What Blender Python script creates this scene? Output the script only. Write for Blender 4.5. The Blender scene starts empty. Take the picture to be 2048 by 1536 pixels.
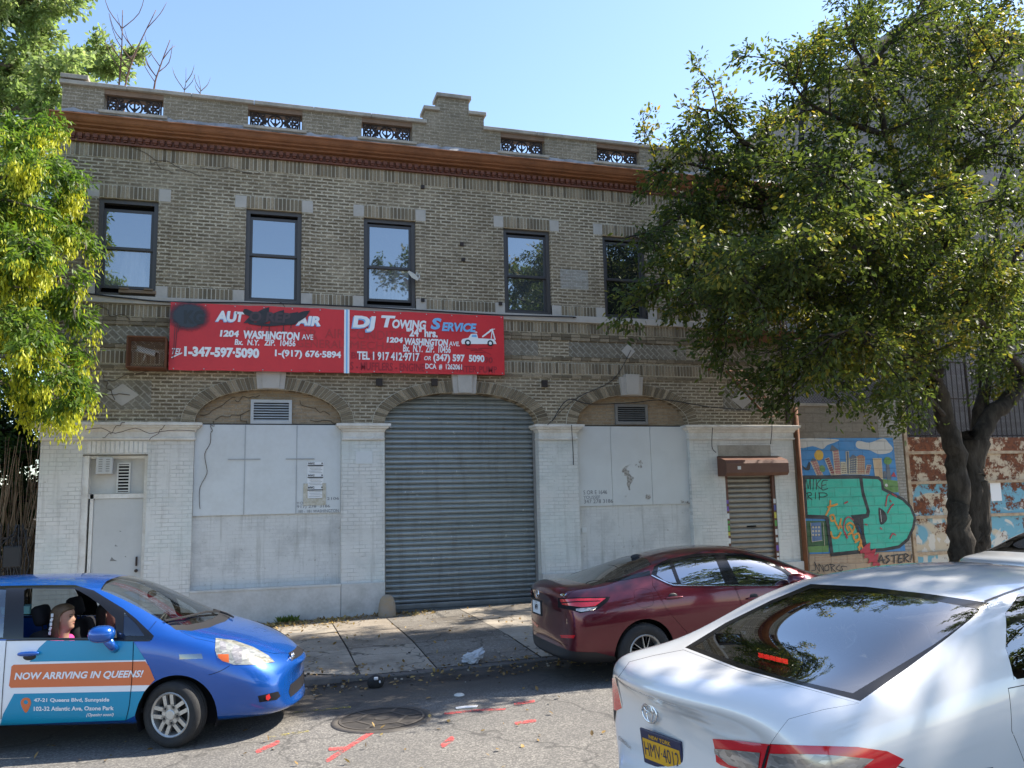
import bpy, bmesh, math, random
import numpy as np
from mathutils import Vector, Matrix, geometry
from mathutils.bvhtree import BVHTree
rad = math.radians
SC = bpy.context.scene
COL = SC.collection
# ------------------------------------------------------------------ camera
CAM = np.array([0.0, -16.0, 2.2])
FPX, YAW, PIT, ROL = 1668.35, 0.2952979, 0.137797, -0.0222113
FF = np.array([math.sin(YAW)*math.cos(PIT), math.cos(YAW)*math.cos(PIT), math.sin(PIT)])
_r0 = np.array([math.cos(YAW), -math.sin(YAW), 0.0]); _u0 = np.cross(_r0, FF)
RR = math.cos(ROL)*_r0 + math.sin(ROL)*_u0
UU = -math.sin(ROL)*_r0 + math.cos(ROL)*_u0
cd = bpy.data.cameras.new('camera'); cam = bpy.data.objects.new('camera', cd); COL.objects.link(cam)
cd.sensor_width = 36; cd.lens = FPX/2048*36; cd.clip_end = 2000; cd.clip_start = .05
cam.matrix_world = Matrix(((RR[0], UU[0], -FF[0], CAM[0]), (RR[1], UU[1], -FF[1], CAM[1]), (RR[2], UU[2], -FF[2], CAM[2]), (0, 0, 0, 1)))
SC.camera = cam
# ------------------------------------------------------------------ sky, sun, exposure
SUN_EL, SUN_AZ = 46.0, 1.2      # azimuth: degrees from +x towards the back of the buildings (+y)
w = bpy.data.worlds.new('World'); SC.world = w; w.use_nodes = True
nt = w.node_tree; bg = nt.nodes['Background']
sky = nt.nodes.new('ShaderNodeTexSky'); sky.sky_type = 'NISHITA'; sky.sun_disc = False
sky.sun_elevation = rad(SUN_EL); sky.sun_rotation = rad(90-SUN_AZ)
sky.air_density = 1.0; sky.dust_density = .6; sky.ozone_density = 2.4
nt.links.new(sky.outputs[0], bg.inputs[0]); bg.inputs[1].default_value = 0.115
ld = bpy.data.lights.new('sun', 'SUN'); ld.energy = 4.2; ld.angle = rad(.53); ld.color = (1, .93, .82)
sun = bpy.data.objects.new('sun', ld); COL.objects.link(sun)
sd = Vector((math.cos(rad(SUN_EL))*math.cos(rad(SUN_AZ)), math.cos(rad(SUN_EL))*math.sin(rad(SUN_AZ)), math.sin(rad(SUN_EL))))
sun.rotation_euler = sd.to_track_quat('Z', 'Y').to_euler(); sun.location = sd*60
SC.view_settings.view_transform = 'Standard'; SC.view_settings.look = 'None'
SC.view_settings.exposure = 1.58; SC.view_settings.gamma = 1

# ------------------------------------------------------------------ helpers
def ray(u, v): return RR*(u-1024)/FPX - UU*(v-768)/FPX + FF
def W(u, v, y=0.0):
    "point of the photograph on the upright plane at y"
    d = ray(u, v); return CAM + d*(y-CAM[1])/d[1]
def gz(x): return .02*max(-14.0, min(22.0, x))
def rz(x, y):
    "height of the road surface"
    return gz(x) + .05*max(0.0, min(5.0, -8.2-y))
def G(u, v, dz=0.0):
    "point of the photograph on the sloping ground"
    d = ray(u, v); t = 1.0
    z = 0
    for k in range(12):
        t = (z+dz-CAM[2])/d[2]; p = CAM+d*t; z = rz(p[0], p[1])
    return CAM+d*t

def link(o): COL.objects.link(o); return o
def mdata(name, verts, faces, mats=None, mi=None, smooth=False):
    me = bpy.data.meshes.new(name)
    me.from_pydata([tuple(v) for v in verts], [], faces)
    if mats:
        for m in (mats if isinstance(mats, (list, tuple)) else [mats]): me.materials.append(m)
    if mi: me.polygons.foreach_set('material_index', mi)
    if smooth: me.polygons.foreach_set('use_smooth', [True]*len(me.polygons))
    me.update(); return me
def obj(name, me, parent=None):
    o = bpy.data.objects.new(name, me); link(o)
    if parent is not None: o.parent = parent
    return o
def tag(o, label, cat, group=None):
    o['label'] = label; o['category'] = cat
    if group: o['group'] = group
    return o
def thing(name, label, cat, loc=(0, 0, 0), rot=(0, 0, 0), group=None):
    o = bpy.data.objects.new(name, None); link(o); o.location = loc; o.rotation_euler = rot
    o.empty_display_size = .3
    return tag(o, label, cat, group)
def struct(o, kind='structure'): o['kind'] = kind; return o

class MB:
    "collects geometry for one mesh"
    def __init__(s): s.v = []; s.f = []; s.m = []
    def add(s, vs, fs, m=0):
        n = len(s.v); s.v += [tuple(v) for v in vs]; s.f += [tuple(i+n for i in f) for f in fs]; s.m += [m]*len(fs); return s
    def box(s, x0, x1, y0, y1, z0, z1, m=0, M=None, skip=()):
        vs = [(x, y, z) for z in (z0, z1) for y in (y0, y1) for x in (x0, x1)]
        if M is not None: vs = [M @ Vector(v) for v in vs]
        return s.add(vs, [(0, 2, 3, 1), (4, 5, 7, 6), (0, 1, 5, 4), (2, 6, 7, 3), (0, 4, 6, 2), (1, 3, 7, 5)], m)
    def bbox(s, x0, x1, y0, y1, z0, z1, b=.01, m=0, M=None):
        "box with bevelled edges"
        bm = bmesh.new(); bmesh.ops.create_cube(bm, size=1)
        for v in bm.verts: v.co = Vector(((x0+x1)/2+v.co.x*(x1-x0), (y0+y1)/2+v.co.y*(y1-y0), (z0+z1)/2+v.co.z*(z1-z0)))
        bmesh.ops.bevel(bm, geom=bm.edges[:], offset=b, segments=2, affect='EDGES', profile=.5)
        return s.bm(bm, m, M)
    def bm(s, bm, m=0, M=None):
        bm.verts.index_update(); vs = [(M @ v.co if M is not None else v.co.copy()) for v in bm.verts]
        s.add(vs, [[v.index for v in f.verts] for f in bm.faces], m); bm.free(); return s
    def poly(s, outer, holes, fn, m=0):
        "flat polygon with holes; fn maps (a, b) to 3-D"
        loops = [outer]+list(holes)
        tri = geometry.tessellate_polygon([[Vector((a, b, 0)) for a, b in l] for l in loops])
        pts = [p for l in loops for p in l]
        fs = []
        for t in tri:
            a, b, c = [Vector((*pts[i], 0)) for i in t]
            fs.append(t if (b-a).cross(c-a).z > 0 else t[::-1])
        return s.add([fn(*p) for p in pts], fs, m)
    def prism(s, outer, holes=(), y0=0.0, y1=.1, m=0, fn=None):
        "polygon in x-z pushed along y from y0 (front) to y1 (back)"
        f = fn or (lambda a, b, y: (a, y, b))
        s.poly(outer, holes, lambda a, b: f(a, b, y0), m)
        n0 = len(s.f)
        s.poly(outer, holes, lambda a, b: f(a, b, y1), m)
        for i in range(n0, len(s.f)): s.f[i] = s.f[i][::-1]
        for l in [outer]+list(holes):
            n = len(l); vs = [f(a, b, y0) for a, b in l]+[f(a, b, y1) for a, b in l]
            s.add(vs, [(i, i+n, (i+1) % n+n, (i+1) % n) for i in range(n)], m)
        return s
    def tube(s, pts, r, n=8, m=0, cap=True):
        pts = [Vector(p) for p in pts]; k = len(pts)
        rs = list(r) if isinstance(r, (list, tuple)) else [r]*k
        vs = []; up = Vector((.13, .21, 1)).normalized()
        for i, p in enumerate(pts):
            t = (pts[min(i+1, k-1)]-pts[max(i-1, 0)])
            t = t.normalized() if t.length > 1e-9 else Vector((0, 0, 1))
            a = t.cross(up)
            if a.length < .05: a = t.cross(Vector((1, 0, 0)))
            a.normalize(); b = t.cross(a)
            for j in range(n):
                an = 2*math.pi*j/n; vs.append(p+(a*math.cos(an)+b*math.sin(an))*rs[i])
        fs = [(i*n+j, i*n+(j+1) % n, (i+1)*n+(j+1) % n, (i+1)*n+j) for i in range(k-1) for j in range(n)]
        if cap: fs += [tuple(range(n-1, -1, -1)), tuple(range((k-1)*n, k*n))]
        return s.add(vs, fs, m)
    def lathe(s, prof, c=(0, 0, 0), axis='z', n=24, m=0):
        "prof: list of (radius, height)"
        vs = []
        for r, h in prof:
            for j in range(n):
                a = 2*math.pi*j/n; p = (r*math.cos(a), r*math.sin(a), h)
                if axis == 'y': p = (p[0], p[2], p[1])
                if axis == 'x': p = (p[2], p[0], p[1])
                vs.append((p[0]+c[0], p[1]+c[1], p[2]+c[2]))
        k = len(prof)
        fs = [(i*n+j, i*n+(j+1) % n, (i+1)*n+(j+1) % n, (i+1)*n+j) for i in range(k-1) for j in range(n)]
        if axis == 'y': fs = [f[::-1] for f in fs]
        return s.add(vs, fs, m)
    def stroke(s, pts, wd, fn, m=0, n=6, lift=(0, -1, 0)):
        "painted line of width wd along 2-D points: one mitred ribbon with round ends, no coplanar overlaps"
        P_ = []
        for p in pts:
            if not P_ or math.hypot(p[0]-P_[-1][0], p[1]-P_[-1][1]) > wd*.12: P_.append((p[0], p[1]))
        if len(P_) < 2: P_ = [tuple(pts[0]), (pts[0][0]+wd*.1, pts[0][1])]
        k = len(P_); closed = k > 3 and math.hypot(P_[0][0]-P_[-1][0], P_[0][1]-P_[-1][1]) < wd*.2
        vs = []; lv = Vector(lift)
        for i in range(k):
            a, b, c = P_[i-1 if i else (k-2 if closed else 0)], P_[i], P_[i+1 if i < k-1 else (1 if closed else k-1)]
            d1 = np.array([b[0]-a[0], b[1]-a[1]]); d2 = np.array([c[0]-b[0], c[1]-b[1]])
            if np.linalg.norm(d1) < 1e-9: d1 = d2
            if np.linalg.norm(d2) < 1e-9: d2 = d1
            d1 = d1/np.linalg.norm(d1); d2 = d2/np.linalg.norm(d2); n1 = np.array([-d1[1], d1[0]]); n2 = np.array([-d2[1], d2[0]]); q = n1+n2
            q = n1 if np.linalg.norm(q) < .3 else q/np.linalg.norm(q); q = q/max(.45, q.dot(n1))*wd/2
            L = lv*(.00012*i)
            if not closed and i in (0, k-1):
                e = (-d1 if i == 0 else d1)*wd*.42
                cap = [Vector(fn(b[0]-q[0]*.55+e[0], b[1]-q[1]*.55+e[1]))+L, Vector(fn(b[0]+q[0]*.55+e[0], b[1]+q[1]*.55+e[1]))+L]
                body = [Vector(fn(b[0]-q[0], b[1]-q[1]))+L, Vector(fn(b[0]+q[0], b[1]+q[1]))+L]
                vs += cap+body if i == 0 else body+cap
            else: vs += [Vector(fn(b[0]-q[0], b[1]-q[1]))+L, Vector(fn(b[0]+q[0], b[1]+q[1]))+L]
        r = len(vs)//2
        s.add(vs, [(2*i, 2*i+2, 2*i+3, 2*i+1) for i in range(r-1)], m)
        return s
    def build(s, name, mats, parent=None, smooth=False):
        me = mdata(name, s.v, s.f, mats, s.m if any(s.m) else None, smooth)
        return obj(name, me, parent)

def auto_smooth(o, deg=35):
    "smooth faces, sharp edges over an angle"
    bm = bmesh.new(); bm.from_mesh(o.data)
    bmesh.ops.remove_doubles(bm, verts=bm.verts[:], dist=1e-5)
    for f in bm.faces: f.smooth = True
    for e in bm.edges:
        if len(e.link_faces) == 2 and e.calc_face_angle(0) > rad(deg): e.smooth = False
    bm.to_mesh(o.data); bm.free(); return o

def text2d(s, bold=0.0, shear=0.0, spacing=1.0):
    "filled lettering as 2-D vertices (0..1 box) and faces"
    cu = bpy.data.curves.new('t', 'FONT'); cu.body = s; cu.offset = bold; cu.shear = shear
    cu.space_character = spacing; cu.resolution_u = 3
    o = bpy.data.objects.new('t', cu); COL.objects.link(o)
    me = bpy.data.meshes.new_from_object(o.evaluated_get(bpy.context.evaluated_depsgraph_get()))
    v = np.array([q.co[:2] for q in me.vertices]); f = [tuple(p.vertices) for p in me.polygons]
    bpy.data.objects.remove(o); bpy.data.curves.remove(cu); bpy.data.meshes.remove(me)
    lo, hi = v.min(0), v.max(0)
    return (v-lo)/(hi-lo), f
def text_on(mb, s, box, fn, m=0, bold=.0, shear=0.0, spacing=1.0):
    "box = (a0, b0, a1, b1): lettering filling that box"
    v, f = text2d(s, bold, shear, spacing)
    a0, b0, a1, b1 = box
    mb.add([fn(a0+p[0]*(a1-a0), b0+p[1]*(b1-b0)) for p in v], f, m); return mb
def smoothpts(pts, k=5, closed=False):
    "Catmull-Rom through 2-D/3-D points"
    P = [np.array(p, float) for p in pts]; n = len(P); out = []
    for i in range(n if closed else n-1):
        p0 = P[(i-1) % n] if closed or i > 0 else P[0]; p1 = P[i]; p2 = P[(i+1) % n]
        p3 = P[(i+2) % n] if closed or i+2 < n else P[-1]
        for j in range(k):
            t = j/k
            out.append(.5*((2*p1)+(-p0+p2)*t+(2*p0-5*p1+4*p2-p3)*t*t+(-p0+3*p1-3*p2+p3)*t**3))
    if not closed: out.append(P[-1])
    return [tuple(p) for p in out]

# ------------------------------------------------------------------ materials
class NT:
    def __init__(s, name):
        s.m = bpy.data.materials.new(name); s.m.use_nodes = True; s.t = s.m.node_tree
        s.b = s.t.nodes['Principled BSDF']; s.out = s.t.nodes['Material Output']
    def n(s, typ, **kw):
        q = s.t.nodes.new('ShaderNode'+typ)
        for k, v in kw.items(): setattr(q, k, v)
        return q
    def put(s, sock, v):
        if v is None: return
        if isinstance(v, (int, float)): sock.default_value = v
        elif isinstance(v, (tuple, list)): sock.default_value = (*v, 1) if len(v) == 3 and sock.type == 'RGBA' else v
        else: s.t.links.new(v, sock)
    def noise(s, scale, vec=None, detail=4, rough=.55, dist=0.0):
        q = s.n('TexNoise'); q.inputs['Scale'].default_value = scale; q.inputs['Detail'].default_value = detail
        q.inputs['Roughness'].default_value = rough; q.inputs['Distortion'].default_value = dist
        if vec is not None: s.put(q.inputs['Vector'], vec)
        return q.outputs['Fac']
    def ramp(s, fac, *stops):
        q = s.n('ValToRGB'); e = q.color_ramp.elements
        while len(e) < len(stops): e.new(.5)
        for el, (p, c) in zip(e, stops): el.position = p; el.color = (c, c, c, 1) if isinstance(c, (int, float)) else (*c, 1)
        s.put(q.inputs[0], fac); return q.outputs[0]
    def mix(s, fac, a, b, mode='MIX'):
        q = s.n('Mix', data_type='RGBA', blend_type=mode); s.put(q.inputs[0], fac); s.put(q.inputs[6], a); s.put(q.inputs[7], b); return q.outputs[2]
    def math(s, op, a, b=None, c=None, clamp=False):
        q = s.n('Math', operation=op, use_clamp=clamp); s.put(q.inputs[0], a)
        if b is not None: s.put(q.inputs[1], b)
        if c is not None: s.put(q.inputs[2], c)
        return q.outputs[0]
    def obj(s): return s.n('TexCoord').outputs['Object']
    def pos(s): return s.n('NewGeometry').outputs['Position']
    def rnd(s): return s.n('NewGeometry').outputs['Random Per Island']
    def mapv(s, vec, scale=(1, 1, 1), rot=(0, 0, 0), loc=(0, 0, 0)):
        q = s.n('Mapping'); s.put(q.inputs[0], vec); q.inputs['Scale'].default_value = scale; q.inputs['Rotation'].default_value = rot; q.inputs['Location'].default_value = loc
        return q.outputs[0]
    def bump(s, h, strength=.5, dist=.01, nrm=None):
        q = s.n('Bump'); q.inputs['Strength'].default_value = strength; q.inputs['Distance'].default_value = dist
        s.put(q.inputs['Height'], h)
        if nrm is not None: s.put(q.inputs['Normal'], nrm)
        return q.outputs[0]
    def fin(s, col=None, rough=None, nrm=None, metal=None, spec=None, **kw):
        s.put(s.b.inputs['Base Color'], col); s.put(s.b.inputs['Roughness'], rough); s.put(s.b.inputs['Normal'], nrm)
        s.put(s.b.inputs['Metallic'], metal); s.put(s.b.inputs['Specular IOR Level'], spec)
        for k, v in kw.items(): s.put(s.b.inputs[k.replace('_', ' ')], v)
        return s.m
def grime(name, c, rough=.7, amt=.35, scale=2.5, c2=None, bump=.15, bscale=60, metal=0, spec=.4, lo=.42, hi=.72):
    "plain painted/stone surface with uneven dirt"
    t = NT(name); v = t.pos()
    c2 = c2 or tuple(x*.55 for x in c)
    a = t.noise(scale, v, 6, .62); b = t.noise(scale*9, v, 3)
    f = t.ramp(t.math('ADD', t.math('MULTIPLY', a, .75), t.math('MULTIPLY', b, .25)), (lo, 0.0), (hi, amt))
    col = t.mix(f, c, c2)
    return t.fin(col, rough, t.bump(t.noise(bscale, v, 4), bump, .006), metal, spec)
def plain(name, c, rough=.5, metal=0.0, spec=.5, **kw): return NT(name).fin(c, rough, None, metal, spec, **kw)
def xz(t, sx=1, sz=1, ox=0, oz=0, rot=0):
    "wall coordinates (x, z) as texture x, y"
    sp = t.n('SeparateXYZ'); t.put(sp.inputs[0], t.pos())
    cb = t.n('CombineXYZ'); t.put(cb.inputs[0], sp.outputs[0]); t.put(cb.inputs[1], sp.outputs[2])
    if rot or ox or oz: return t.mapv(cb.outputs[0], rot=(0, 0, rot), loc=(ox, oz, 0)), sp
    return cb.outputs[0], sp
def yz(t):
    sp = t.n('SeparateXYZ'); t.put(sp.inputs[0], t.pos())
    cb = t.n('CombineXYZ'); t.put(cb.inputs[0], sp.outputs[1]); t.put(cb.inputs[1], sp.outputs[2])
    return cb.outputs[0], sp
def brick(t, vec, c1, c2, mortar, bw=.215, bh=.0677, ms=.011, offset=.5, smooth=.15, bias=0.0, warp=.006):
    nz = t.n('TexNoise'); nz.inputs['Scale'].default_value = 6; t.put(nz.inputs['Vector'], vec)
    ad = t.n('VectorMath', operation='MULTIPLY_ADD'); t.put(ad.inputs[0], nz.outputs['Color']); ad.inputs[1].default_value = (warp, warp, 0); t.put(ad.inputs[2], vec)
    q = t.n('TexBrick'); q.offset = offset; t.put(q.inputs['Vector'], ad.outputs[0])
    q.inputs['Scale'].default_value = 1; q.inputs['Brick Width'].default_value = bw; q.inputs['Row Height'].default_value = bh
    q.inputs['Mortar Size'].default_value = ms; q.inputs['Mortar Smooth'].default_value = smooth; q.inputs['Bias'].default_value = bias
    t.put(q.inputs['Color1'], c1); t.put(q.inputs['Color2'], c2); t.put(q.inputs['Mortar'], mortar)
    return q
def brickwall(name, c1, c2, mortar, soot=.5, vecf=xz, bw=.215, bh=.0677, ms=.011, rot=0, speck=.5, bumpd=.008):
    t = NT(name)
    vec, sp = (vecf(t, rot=rot) if vecf is xz else vecf(t))
    q = brick(t, vec, c1, c2, mortar, bw, bh, ms)
    p = t.pos()
    col = t.mix(t.ramp(t.noise(45, p, 4, .7), (.38, .0), (.66, speck)), q.outputs['Color'], tuple(x*.42 for x in c1))
    big = t.ramp(t.noise(.55, p, 6, .65), (.40, 0.0), (.68, soot))
    col = t.mix(big, col, tuple(x*.75 for x in c1))
    lite = t.ramp(t.noise(.9, t.mapv(p, loc=(7, 3, 1)), 6, .7), (.48, 0.0), (.72, .5))
    col = t.mix(lite, col, tuple((a_*.5+b_*.5) for a_, b_ in zip(c2, mortar)))
    blot = t.ramp(t.noise(7, t.mapv(p, (1, 1, 2.4)), 5, .7), (.42, 0.0), (.62, .45)); col = t.mix(blot, col, tuple(x*.62 for x in c1))
    h = t.math('ADD', t.math('MULTIPLY', t.math('SUBTRACT', 1.0, q.outputs['Fac']), 1.0), t.math('MULTIPLY', t.noise(70, p, 3), .35))
    return t.fin(col, .9, t.bump(h, .8, bumpd), 0, .25)
def paintedbrick(name, c, mort=.80, dirt=.4, bw=.215, bh=.072, bd=.008, patch=True, tint=None):
    t = NT(name); vec, sp = xz(t); p = t.pos()
    q = brick(t, vec, (1, 1, 1), (.93, .93, .93), (mort, mort, mort), bw, bh, .007, smooth=.4, warp=.02)
    pm = t.ramp(t.noise(2.3, p, 4), (.45, 0.0), (.6, 1.0)) if patch else None
    bcol = t.mix(pm, q.outputs['Color'], (.95, .95, .95)) if patch else q.outputs['Color']
    col = t.mix(1.0, bcol, c, 'MULTIPLY')
    if tint: col = t.mix(t.ramp(t.noise(.8, p, 3), (.45, 0.0), (.65, .6)), col, tint)
    col = t.mix(t.ramp(t.noise(1.6, p, 7, .68), (.47, 0.0), (.75, dirt)), col, tuple(x*.55 for x in c))
    col = t.mix(t.ramp(t.noise(22, t.mapv(p, (1, 1, 2.2)), 4, .7), (.62, 0.0), (.72, dirt)), col, (.22, .21, .19))
    stv = t.ramp(t.noise(1.0, t.mapv(p, (9, 9, .55)), 6, .7), (.53, 0.0), (.72, dirt*.9)); col = t.mix(stv, col, (.30, .285, .25))
    chip = t.ramp(t.noise(13, p, 7, .75), (.64, 0.0), (.66, .8)); col = t.mix(chip, col, (.27, .235, .19))
    zg = t.ramp(t.math('ADD', sp.outputs[2], t.math('MULTIPLY', t.noise(3, p), .7)), (.30, .75), (1.05, 0.0))
    col = t.mix(zg, col, tuple(x*.62 for x in c))
    h = t.math('MULTIPLY', t.math('SUBTRACT', 1.0, q.outputs['Fac']), t.math('SUBTRACT', 1.0, t.math('MULTIPLY', pm, .75)) if patch else 1.0)
    h = t.math('ADD', h, t.math('MULTIPLY', t.noise(40, p, 4), .5))
    return t.fin(col, .75, t.bump(h, .7, bd), 0, .3)

M = {}
M['brick'] = brickwall('buff_brick', (.155, .118, .074), (.325, .255, .162), (.70, .605, .45), ms=.0155, soot=.62, speck=.65)
M['brick_diag'] = brickwall('diagonal_brick', (.19, .165, .125), (.27, .235, .18), (.45, .415, .34), rot=rad(45), bw=.2, bh=.1, ms=.012)
M['brick_side'] = brickwall('side_brick', (.17, .14, .11), (.22, .19, .15), (.33, .30, .25), vecf=yz)
M['brick_tan'] = brickwall('tan_brick', (.33, .235, .145), (.42, .32, .21), (.34, .29, .22), soot=.25, speck=.35)
M['brick_big'] = brickwall('tall_wall_brick', (.25, .22, .20), (.31, .28, .255), (.36, .335, .31), soot=.3, vecf=yz, bw=.42, bh=.2, ms=.014, speck=.3)
def voussoir():
    t = NT('brick_unit'); r = t.rnd(); p = t.pos()
    col = t.ramp(r, (0.0, (.125, .098, .064)), (.5, (.235, .185, .12)), (1.0, (.37, .295, .20)))
    col = t.mix(t.ramp(t.noise(45, p, 4, .7), (.4, 0.0), (.66, .55)), col, (.085, .072, .055))
    return t.fin(col, .9, t.bump(t.noise(60, p, 4), .6, .006), 0, .25)
M['unit'] = voussoir()
M['mortar'] = grime('mortar', (.60, .54, .43), .95, .4, 1.5)
M['white_brick'] = paintedbrick('white_painted_brick', (.63, .615, .58), .74, .55, tint=(.58, .63, .60))
M['white_brick_low'] = paintedbrick('grey_white_painted_brick', (.585, .575, .55), .88, .75, bh=.0677, bd=.003, patch=True)
M['white_trim'] = grime('white_painted_trim', (.68, .66, .615), .7, .65, 2.6, (.36, .31, .25), .2)
M['panel'] = grime('pale_grey_sheet', (.57, .585, .58), .55, .55, 1.5, (.43, .43, .41), .12, 8)
def peel():
    t = NT('peeling_sheet'); p = t.pos()
    col = t.mix(t.ramp(t.noise(1.3, p, 5), (.4, 0.0), (.7, .4)), (.56, .57, .56), (.42, .415, .40))
    a = t.noise(5.5, t.mapv(p, (1, 1, .8)), 8, .72, .5)
    b = t.ramp(t.noise(.75, t.mapv(p, loc=(2.2, 0, 5.6)), 3), (.46, 0.0), (.62, 1.0))
    m = t.ramp(t.math('MULTIPLY', a, b), (.455, 0.0), (.475, 1.0))
    col = t.mix(m, col, t.mix(t.ramp(t.noise(30, p), (.4, 0.0), (.6, 1.0)), (.20, .18, .16), (.40, .375, .34)))
    return t.fin(col, .6, t.bump(t.math('SUBTRACT', 1.0, m), .8, .01), 0, .35)
M['peel'] = peel()
M['plinth'] = grime('painted_concrete', (.52, .51, .485), .8, .75, 1.9, (.27, .255, .225), .25, 40)
M['stone'] = grime('limestone', (.44, .40, .35), .85, .45, 3, (.25, .225, .19), .2)
M['coping'] = grime('coping_stone', (.36, .325, .27), .9, .7, 3, (.11, .10, .085), .3)
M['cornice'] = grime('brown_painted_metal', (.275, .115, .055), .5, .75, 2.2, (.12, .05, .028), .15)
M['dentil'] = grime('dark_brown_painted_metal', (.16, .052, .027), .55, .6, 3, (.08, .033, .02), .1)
M['tar'] = grime('aluminium_roof_coat', (.29, .285, .285), .5, .85, 4.5, (.085, .085, .085), .6, 14, .2)
M['iron'] = grime('wrought_iron', (.022, .016, .014), .6, .5, 6, (.07, .035, .02))
M['frame'] = plain('dark_bronze_frame', (.062, .055, .052), .45)
M['sash'] = plain('sash_metal', (.042, .038, .038), .45)
M['black'] = plain('black_void', (.006, .006, .007), .9, 0, .1)
M['dark'] = plain('dark_plastic', (.018, .018, .02), .55, 0, .4)
M['rubber'] = grime('black_rubber', (.02, .02, .021), .85, .5, 14, (.05, .047, .043), .1)
def pane(name, tint=(.02, .024, .03), refl=.34, blotch=0.0, curtain=None):
    t = NT(name); p = t.pos()
    gl = t.n('BsdfGlossy'); gl.inputs['Roughness'].default_value = .015; gl.inputs['Color'].default_value = (.93, .96, 1, 1)
    t.put(gl.inputs['Normal'], t.bump(t.noise(1.3, p, 1), .05, .02))
    df = t.n('BsdfDiffuse'); c = tint
    if curtain: c = t.mix(t.ramp(t.noise(3, t.mapv(p, (3, 1, .5)), 3), (.35, 0.0), (.65, 1.0)), tint, curtain)
    t.put(df.inputs[0], c)
    fr = t.n('LayerWeight'); fr.inputs[0].default_value = .25
    f = t.math('ADD', t.math('MULTIPLY', fr.outputs['Fresnel'], .7), refl, clamp=True)
    mx = t.n('MixShader'); t.put(mx.inputs[0], f); t.t.links.new(df.outputs[0], mx.inputs[1]); t.t.links.new(gl.outputs[0], mx.inputs[2])
    t.t.links.new(mx.outputs[0], t.out.inputs[0]); return t.m
M['pane'] = pane('window_glass', (.05, .055, .06), refl=.27)
M['pane_curtain'] = pane('window_glass_curtain', (.10, .105, .11), .24, curtain=(.20, .20, .20))
M['pane_dark'] = pane('dark_window_glass', (.012, .014, .016), .25)
def clearglass(name, tint=(.75, .78, .77), k=1.0, base=.03):
    t = NT(name)
    gl = t.n('BsdfGlossy'); gl.inputs['Roughness'].default_value = .0; tr = t.n('BsdfTransparent'); tr.inputs[0].default_value = (*tint, 1)
    fr = t.n('Fresnel'); fr.inputs[0].default_value = 1.5
    ge = t.n('NewGeometry')
    f = t.math('ADD', t.math('MULTIPLY', fr.outputs[0], k), base, clamp=True)
    f = t.math('MULTIPLY', f, t.math('SUBTRACT', 1.0, ge.outputs['Backfacing']))
    mx = t.n('MixShader'); t.put(mx.inputs[0], f); t.t.links.new(tr.outputs[0], mx.inputs[1]); t.t.links.new(gl.outputs[0], mx.inputs[2])
    t.t.links.new(mx.outputs[0], t.out.inputs[0]); return t.m
M['glass'] = clearglass('clear_car_glass', (.72, .76, .74), 1.3, .09)
M['glass_tint'] = clearglass('tinted_car_glass', (.36, .38, .38), 2.6, .16)
def carpaint(name, c, metal=.35, rough=.32, flake=True, dust=.12):
    t = NT(name); v = t.obj()
    d = t.ramp(t.noise(1.7, v, 5, .6), (.42, 0.0), (.75, dust))
    col = t.mix(d, c, (.35, .33, .30))
    return t.fin(col, rough, None, metal, .5, Coat_Weight=1.0, Coat_Roughness=.04)
M['blue'] = carpaint('blue_car_paint', (.0003, .075, .36), .42, .26, dust=.03)
M['maroon'] = carpaint('maroon_car_paint', (.105, .005, .016), .6, .28, dust=.02)
M['pearl'] = carpaint('pearl_white_car_paint', (.66, .66, .665), .1, .3, dust=.05)
M['silver'] = carpaint('silver_car_paint', (.55, .57, .60), .3, .35, dust=.05)
M['chrome'] = plain('chrome', (.75, .76, .78), .12, 1.0)
M['alloy'] = grime('silver_alloy', (.50, .49, .47), .38, .5, 9, (.17, .15, .13), .05, 60, .7)
M['red_lens'] = plain('red_lens', (.58, .008, .014), .12, 0, .6, Coat_Weight=1.0)
M['dark_red_lens'] = plain('dark_red_lens', (.10, .004, .006), .12, 0, .6, Coat_Weight=1.0)
def facet(name, c, metal):
    t = NT(name); v = t.obj(); q = t.n('TexVoronoi'); q.inputs['Scale'].default_value = 22; t.put(q.inputs['Vector'], t.mapv(v, (1, 1, 2.5)))
    sc = t.n('SeparateColor'); t.put(sc.inputs[0], q.outputs['Color'])
    return t.fin(t.mix(sc.outputs[0], tuple(x*.45 for x in c), c), .16, t.bump(sc.outputs[1], .6, .02), metal, .6, Coat_Weight=1.0)
M['clear_lens'] = facet('clear_lens', (.52, .47, .43), .5)
M['amber'] = plain('amber_lens', (.5, .10, .015), .2, 0, .6)
M['hazy_lens'] = grime('hazy_lens', (.30, .285, .225), .2, .5, 5, (.17, .16, .13), .02, 30)
M['hazy_lens'] = facet('hazy_lens', (.46, .45, .38), .35)
M['white'] = plain('white_vinyl', (.74, .75, .78), .35)
M['teal'] = plain('teal_vinyl', (.006, .25, .43), .32)
M['orange'] = plain('orange_vinyl', (.62, .155, .055), .35)
M['wpaint'] = plain('white_lettering', (.80, .80, .80), .5)
M['bpaint'] = plain('light_blue_lettering', (.19, .45, .74), .5)
M['kpaint'] = plain('black_paint', (.013, .013, .015), .6)
M['rust'] = grime('rusty_steel', (.16, .065, .03), .85, .7, 6, (.07, .035, .02), .4)
M['gloss'] = plain('gloss_black', (.008, .008, .009), .12, 0, .5)
M['seat'] = plain('dark_seat_cloth', (.016, .016, .019), .9, 0, .1)
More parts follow.
